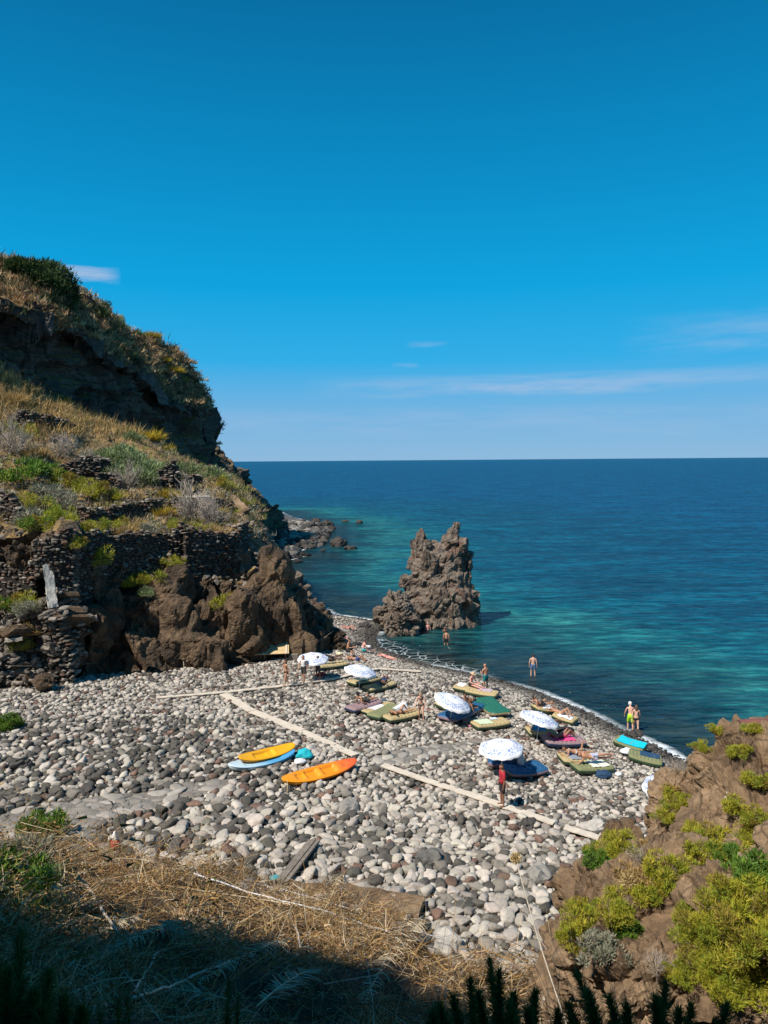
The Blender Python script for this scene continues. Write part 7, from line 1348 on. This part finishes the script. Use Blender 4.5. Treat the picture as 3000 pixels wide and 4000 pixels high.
def onbed(key, u, v_=0.0):
    p, Lg, rz, ry, h, wd = BEDS[key]; c, s_2 = math.cos(rz), math.sin(rz); x, y = u*Lg/2, v_*wd/2; return np.array([p[0]+c*x-s_2*y, p[1]+s_2*x+c*y, p[2]+h-.035]), rz
BLK = (0.015, 0.015, 0.018); DARK = (0.03, 0.02, 0.015)
# standing and walking
person(B(1118, 2690)+[0, 0, .2], R(-140), 'walk', 'tan', 'woman with red brown hair and a black bikini walking on the planks', ((0.13, 0.035, 0.02), 'long'), (('briefs', BLK), ('bikini_top', BLK)), 1.68, female=True)
person(B(1187, 2678)+[0, 0, .2], R(-110), 'walk', 'tan', 'man in a white tank top and dark shorts walking on the planks', (DARK, 'short'), (('shorts', (0.035, 0.033, 0.03)), ('tank', (0.72, 0.72, 0.72))), 1.82)
person(B(1243, 2668)+[0, 0, .2], R(-120), 'arms_front', 'brown', 'person in black top and grey shorts walking third on the planks', (DARK, 'bun'), (('shorts', (0.06, 0.06, 0.065)), ('tee', BLK)), 1.6, female=True)
person(B(1645, 2817), R(-100), 'bow', 'fair', 'blonde woman in a black and grey bikini picking her way over pebbles', ((0.32, 0.2, 0.09), 'short'), (('briefs', (0.10, 0.10, 0.10)), ('bikini_top', BLK)), 1.7, lift=.05, female=True)
person(B(1897, 2703), R(125), 'arms_front', 'tan', 'bald man in teal swim trunks standing by the water', (DARK, 'bald'), (('trunks', (0.0, 0.16, 0.17)),), 1.8, lift=.04)
person(PZ(2082, 2640, 0), R(80), 'stand', 'fair', 'man in blue trunks wading knee deep in the sea', (DARK, 'short'), (('trunks', (0.10, 0.16, 0.28)),), 1.84, sink=.22)
person(B(2462, 2858), R(80), 'bow', 'fair', 'person in lime green shorts and white cap stooping at the water edge', ((0.75, 0.72, 0.68), 'cap'), (('shorts', (0.42, 0.75, 0.02)),), 1.72)
person(B(2484, 2866), R(75), 'walk', 'fair', 'woman in a black bikini seen from behind at the water edge', ((0.10, 0.06, 0.035), 'long'), (('briefs', BLK), ('bikini_top', BLK)), 1.70, female=True)
person(B(1962, 3165)+[0, 0, .2], R(-170), 'stand', 'brown', 'man in a red shirt and black shorts standing on a plank', (DARK, 'short'), (('shorts', BLK), ('tee', (0.40, 0.02, 0.035))), 1.78, head_turn=.2)
# in the water by the stack
person(PZ(1671, 2462, 0), R(100), 'stand', 'pink', 'bather waist deep seen from behind, by the foot of the stack', ((0.5, 0.3, 0.25), 'short'), (('trunks', BLK),), 1.78, sink=1.02)
person(PZ(1738, 2466, 0), R(-90), 'stand', 'brown', 'bather in the water up to the shoulders beside the standing one', (DARK, 'short'), (('trunks', BLK),), 1.75, sink=1.3)
person(PZ(1743, 2520, 0), R(75), 'stand', 'tan', 'man in black trunks standing shin deep near the stack', (DARK, 'short'), (('trunks', BLK),), 1.72, sink=.42)
p = PZ(1596, 2478, 0); v = []; e = empty('swim_ring', p+[0, 0, .08]); th_ = np.linspace(0, 2*math.pi, 33); ringp = np.stack([.75*np.cos(th_), .42*np.sin(th_), th_*0], 1); v, f = tubes([ringp], [.15], 12); mk('tube', v, f, plain('cyan_vinyl', (0.0, 0.50, 0.62), .3, .05), parent=e); v, f = tubes([[[0, 0, -.06], [0, 0, .0]]], [np.array([.6, .6])], 24); mk('floor', v*[1, .6, 1], f, plain('cyan_vinyl_floor', (0.0, 0.45, 0.6), .3, .05), parent=e); tag(e, 'small cyan inflatable float beside the leaning rock', 'inflatable')
person(PZ(1588, 2470, 0), R(-20), 'sit_low', 'pink', 'left of the two bathers at the cyan float', (DARK, 'short'), (('trunks', (0.2, 0.05, 0.05)),), 1.6, sink=.18)
person(PZ(1607, 2476, 0), R(200), 'prone', 'tan', 'right of the two bathers, lying at the cyan float', ((0.3, 0.2, 0.1), 'short'), (('swimsuit', BLK),), 1.5, sink=.05, female=True)
# far group on the pebbles
person(B(1358, 2568), R(-20), 'chair', 'tan', 'man in black shorts sitting and reading near the post', (DARK, 'short'), (('shorts', BLK),), 1.85, lift=.05)
person(B(1418, 2550), R(30), 'sit_low', 'pink', 'man in teal trunks sitting on the pebbles facing the sea', (DARK, 'short'), (('trunks', (0.05, 0.35, 0.38)),), 1.75, lift=.1)
person(B(1395, 2582), hdg((1355, 2578), (1425, 2585)), 'knees', 'tan', 'sunbather in blue trunks lying with raised knees', (DARK, 'short'), (('trunks', (0.03, 0.05, 0.22)),), 1.72, lift=.05)
person(B(1510, 2572), hdg((1475, 2562), (1540, 2580)), 'prone', 'pink', 'pale sunbather lying face down by the dark wet pebbles', ((0.35, 0.08, 0.08), 'short'), (('briefs', (0.5, 0.12, 0.15)),), 1.7, lift=.05, female=True)
person(B(1362, 2460), hdg((1335, 2450), (1385, 2468)), 'knees', 'pink', 'farthest sunbather on the shingle neck behind the rock stump', ((0.25, 0.12, 0.07), 'short'), (('swimsuit', (0.35, 0.12, 0.12)),), 1.65, lift=.05, female=True)
person(B(1338, 2508), R(-30), 'sit', 'pink', 'person half hidden behind the rock stump with one leg showing', (DARK, 'short'), (('trunks', BLK),), 1.7, lift=.05)
p, rz = onbed('a1', -.1); person(p, rz, 'side', 'brown', 'dark clad person lying under the farthest umbrella', (DARK, 'short'), (('trunks', BLK), ('tee', (0.03, 0.03, 0.03))), 1.75)
p, rz = onbed('a3', .35); person(p, rz+.5, 'knees', 'brown', 'person with blue cloth lying under the second umbrella', (DARK, 'short'), (('trunks', (0.02, 0.04, 0.1)),), 1.7)
p, rz = onbed('a4', .0); person(p, rz, 'recline', 'tan', 'man with a dark cap leaning back on the mauve airbed', ((0.02, 0.02, 0.025), 'cap'), (('trunks', (0.05, 0.06, 0.05)),), 1.78)
p, rz = onbed('a7', -.1); person(p, rz, 'knee1', 'tan', 'woman in a black bikini sunbathing with one knee raised on the tan airbed', (DARK, 'long'), (('briefs', BLK), ('bikini_top', BLK)), 1.68, female=True)
p, rz = onbed('a8', .45); person(p, rz-.2, 'sit_low', 'pink', 'man in a straw hat sitting on an airbed near the bald man', ((0.55, 0.40, 0.24), 'hat'), (('trunks', BLK),), 1.75)
p, rz = onbed('a11', .25, .2); person(p, R(150), 'side', 'brown', 'first dark figure resting under the middle umbrella', (DARK, 'short'), (('trunks', BLK),), 1.75)
p, rz = onbed('a11', -.1, -.5); person(p, R(-60), 'sit', 'brown', 'second figure seated low under the middle umbrella', (DARK, 'short'), (('trunks', (0.02, 0.03, 0.06)),), 1.7)
p, rz = onbed('a18', -.2); person(p, rz, 'recline', 'tan', 'dark haired sunbather propped up behind the right umbrella', (DARK, 'short'), (('trunks', BLK),), 1.72)
p, rz = onbed('a17', -.35); person(p, rz-.15, 'knees', 'tan', 'sunbather with both knees raised on the airbed nearest the waterline', (DARK, 'short'), (('briefs', (0.5, 0.45, 0.4)),), 1.7, female=True)
p, rz = onbed('a15', .3, .2); person(p, rz, 'side', 'brown', 'figure lying in the shade of the right umbrella', (DARK, 'short'), (('trunks', (0.02, 0.02, 0.03)),), 1.78)
p, rz = onbed('a16', .05, .1); person(p, rz+.1, 'knees', 'brown', 'figure with crossed legs on the pink towel', (DARK, 'short'), (('briefs', (0.4, 0.03, 0.12)),), 1.68, female=True)
p, rz = onbed('a23', .25, .3); person(p, R(-60), 'sit', 'brown', 'figure sitting in the shade behind the woman in white straps', (DARK, 'short'), (('trunks', (0.03, 0.05, 0.09)),), 1.72)
p, rz = onbed('a24', -.05, .2); person(p, R(75), 'sit_low', 'tan', 'woman with white swimsuit seen from behind under the nearest umbrella', (DARK, 'bun'), (('swimsuit', (0.55, 0.58, 0.62)),), 1.68, female=True)
p, rz = onbed('a19', -.15, .2); person(p, rz+.05, 'prone_up', 'tan', 'woman lying face down with one foot raised on the tan airbed', (DARK, 'long'), (('briefs', (0.5, 0.4, 0.35)), ('bikini_top', (0.5, 0.4, 0.35))), 1.66, female=True)
p, rz = onbed('a20', .0, .0); person(p, rz, 'side', 'tan', 'man in pale blue trunks lying on his side on the olive airbed', (DARK, 'short'), (('trunks', (0.42, 0.46, 0.58)),), 1.8)
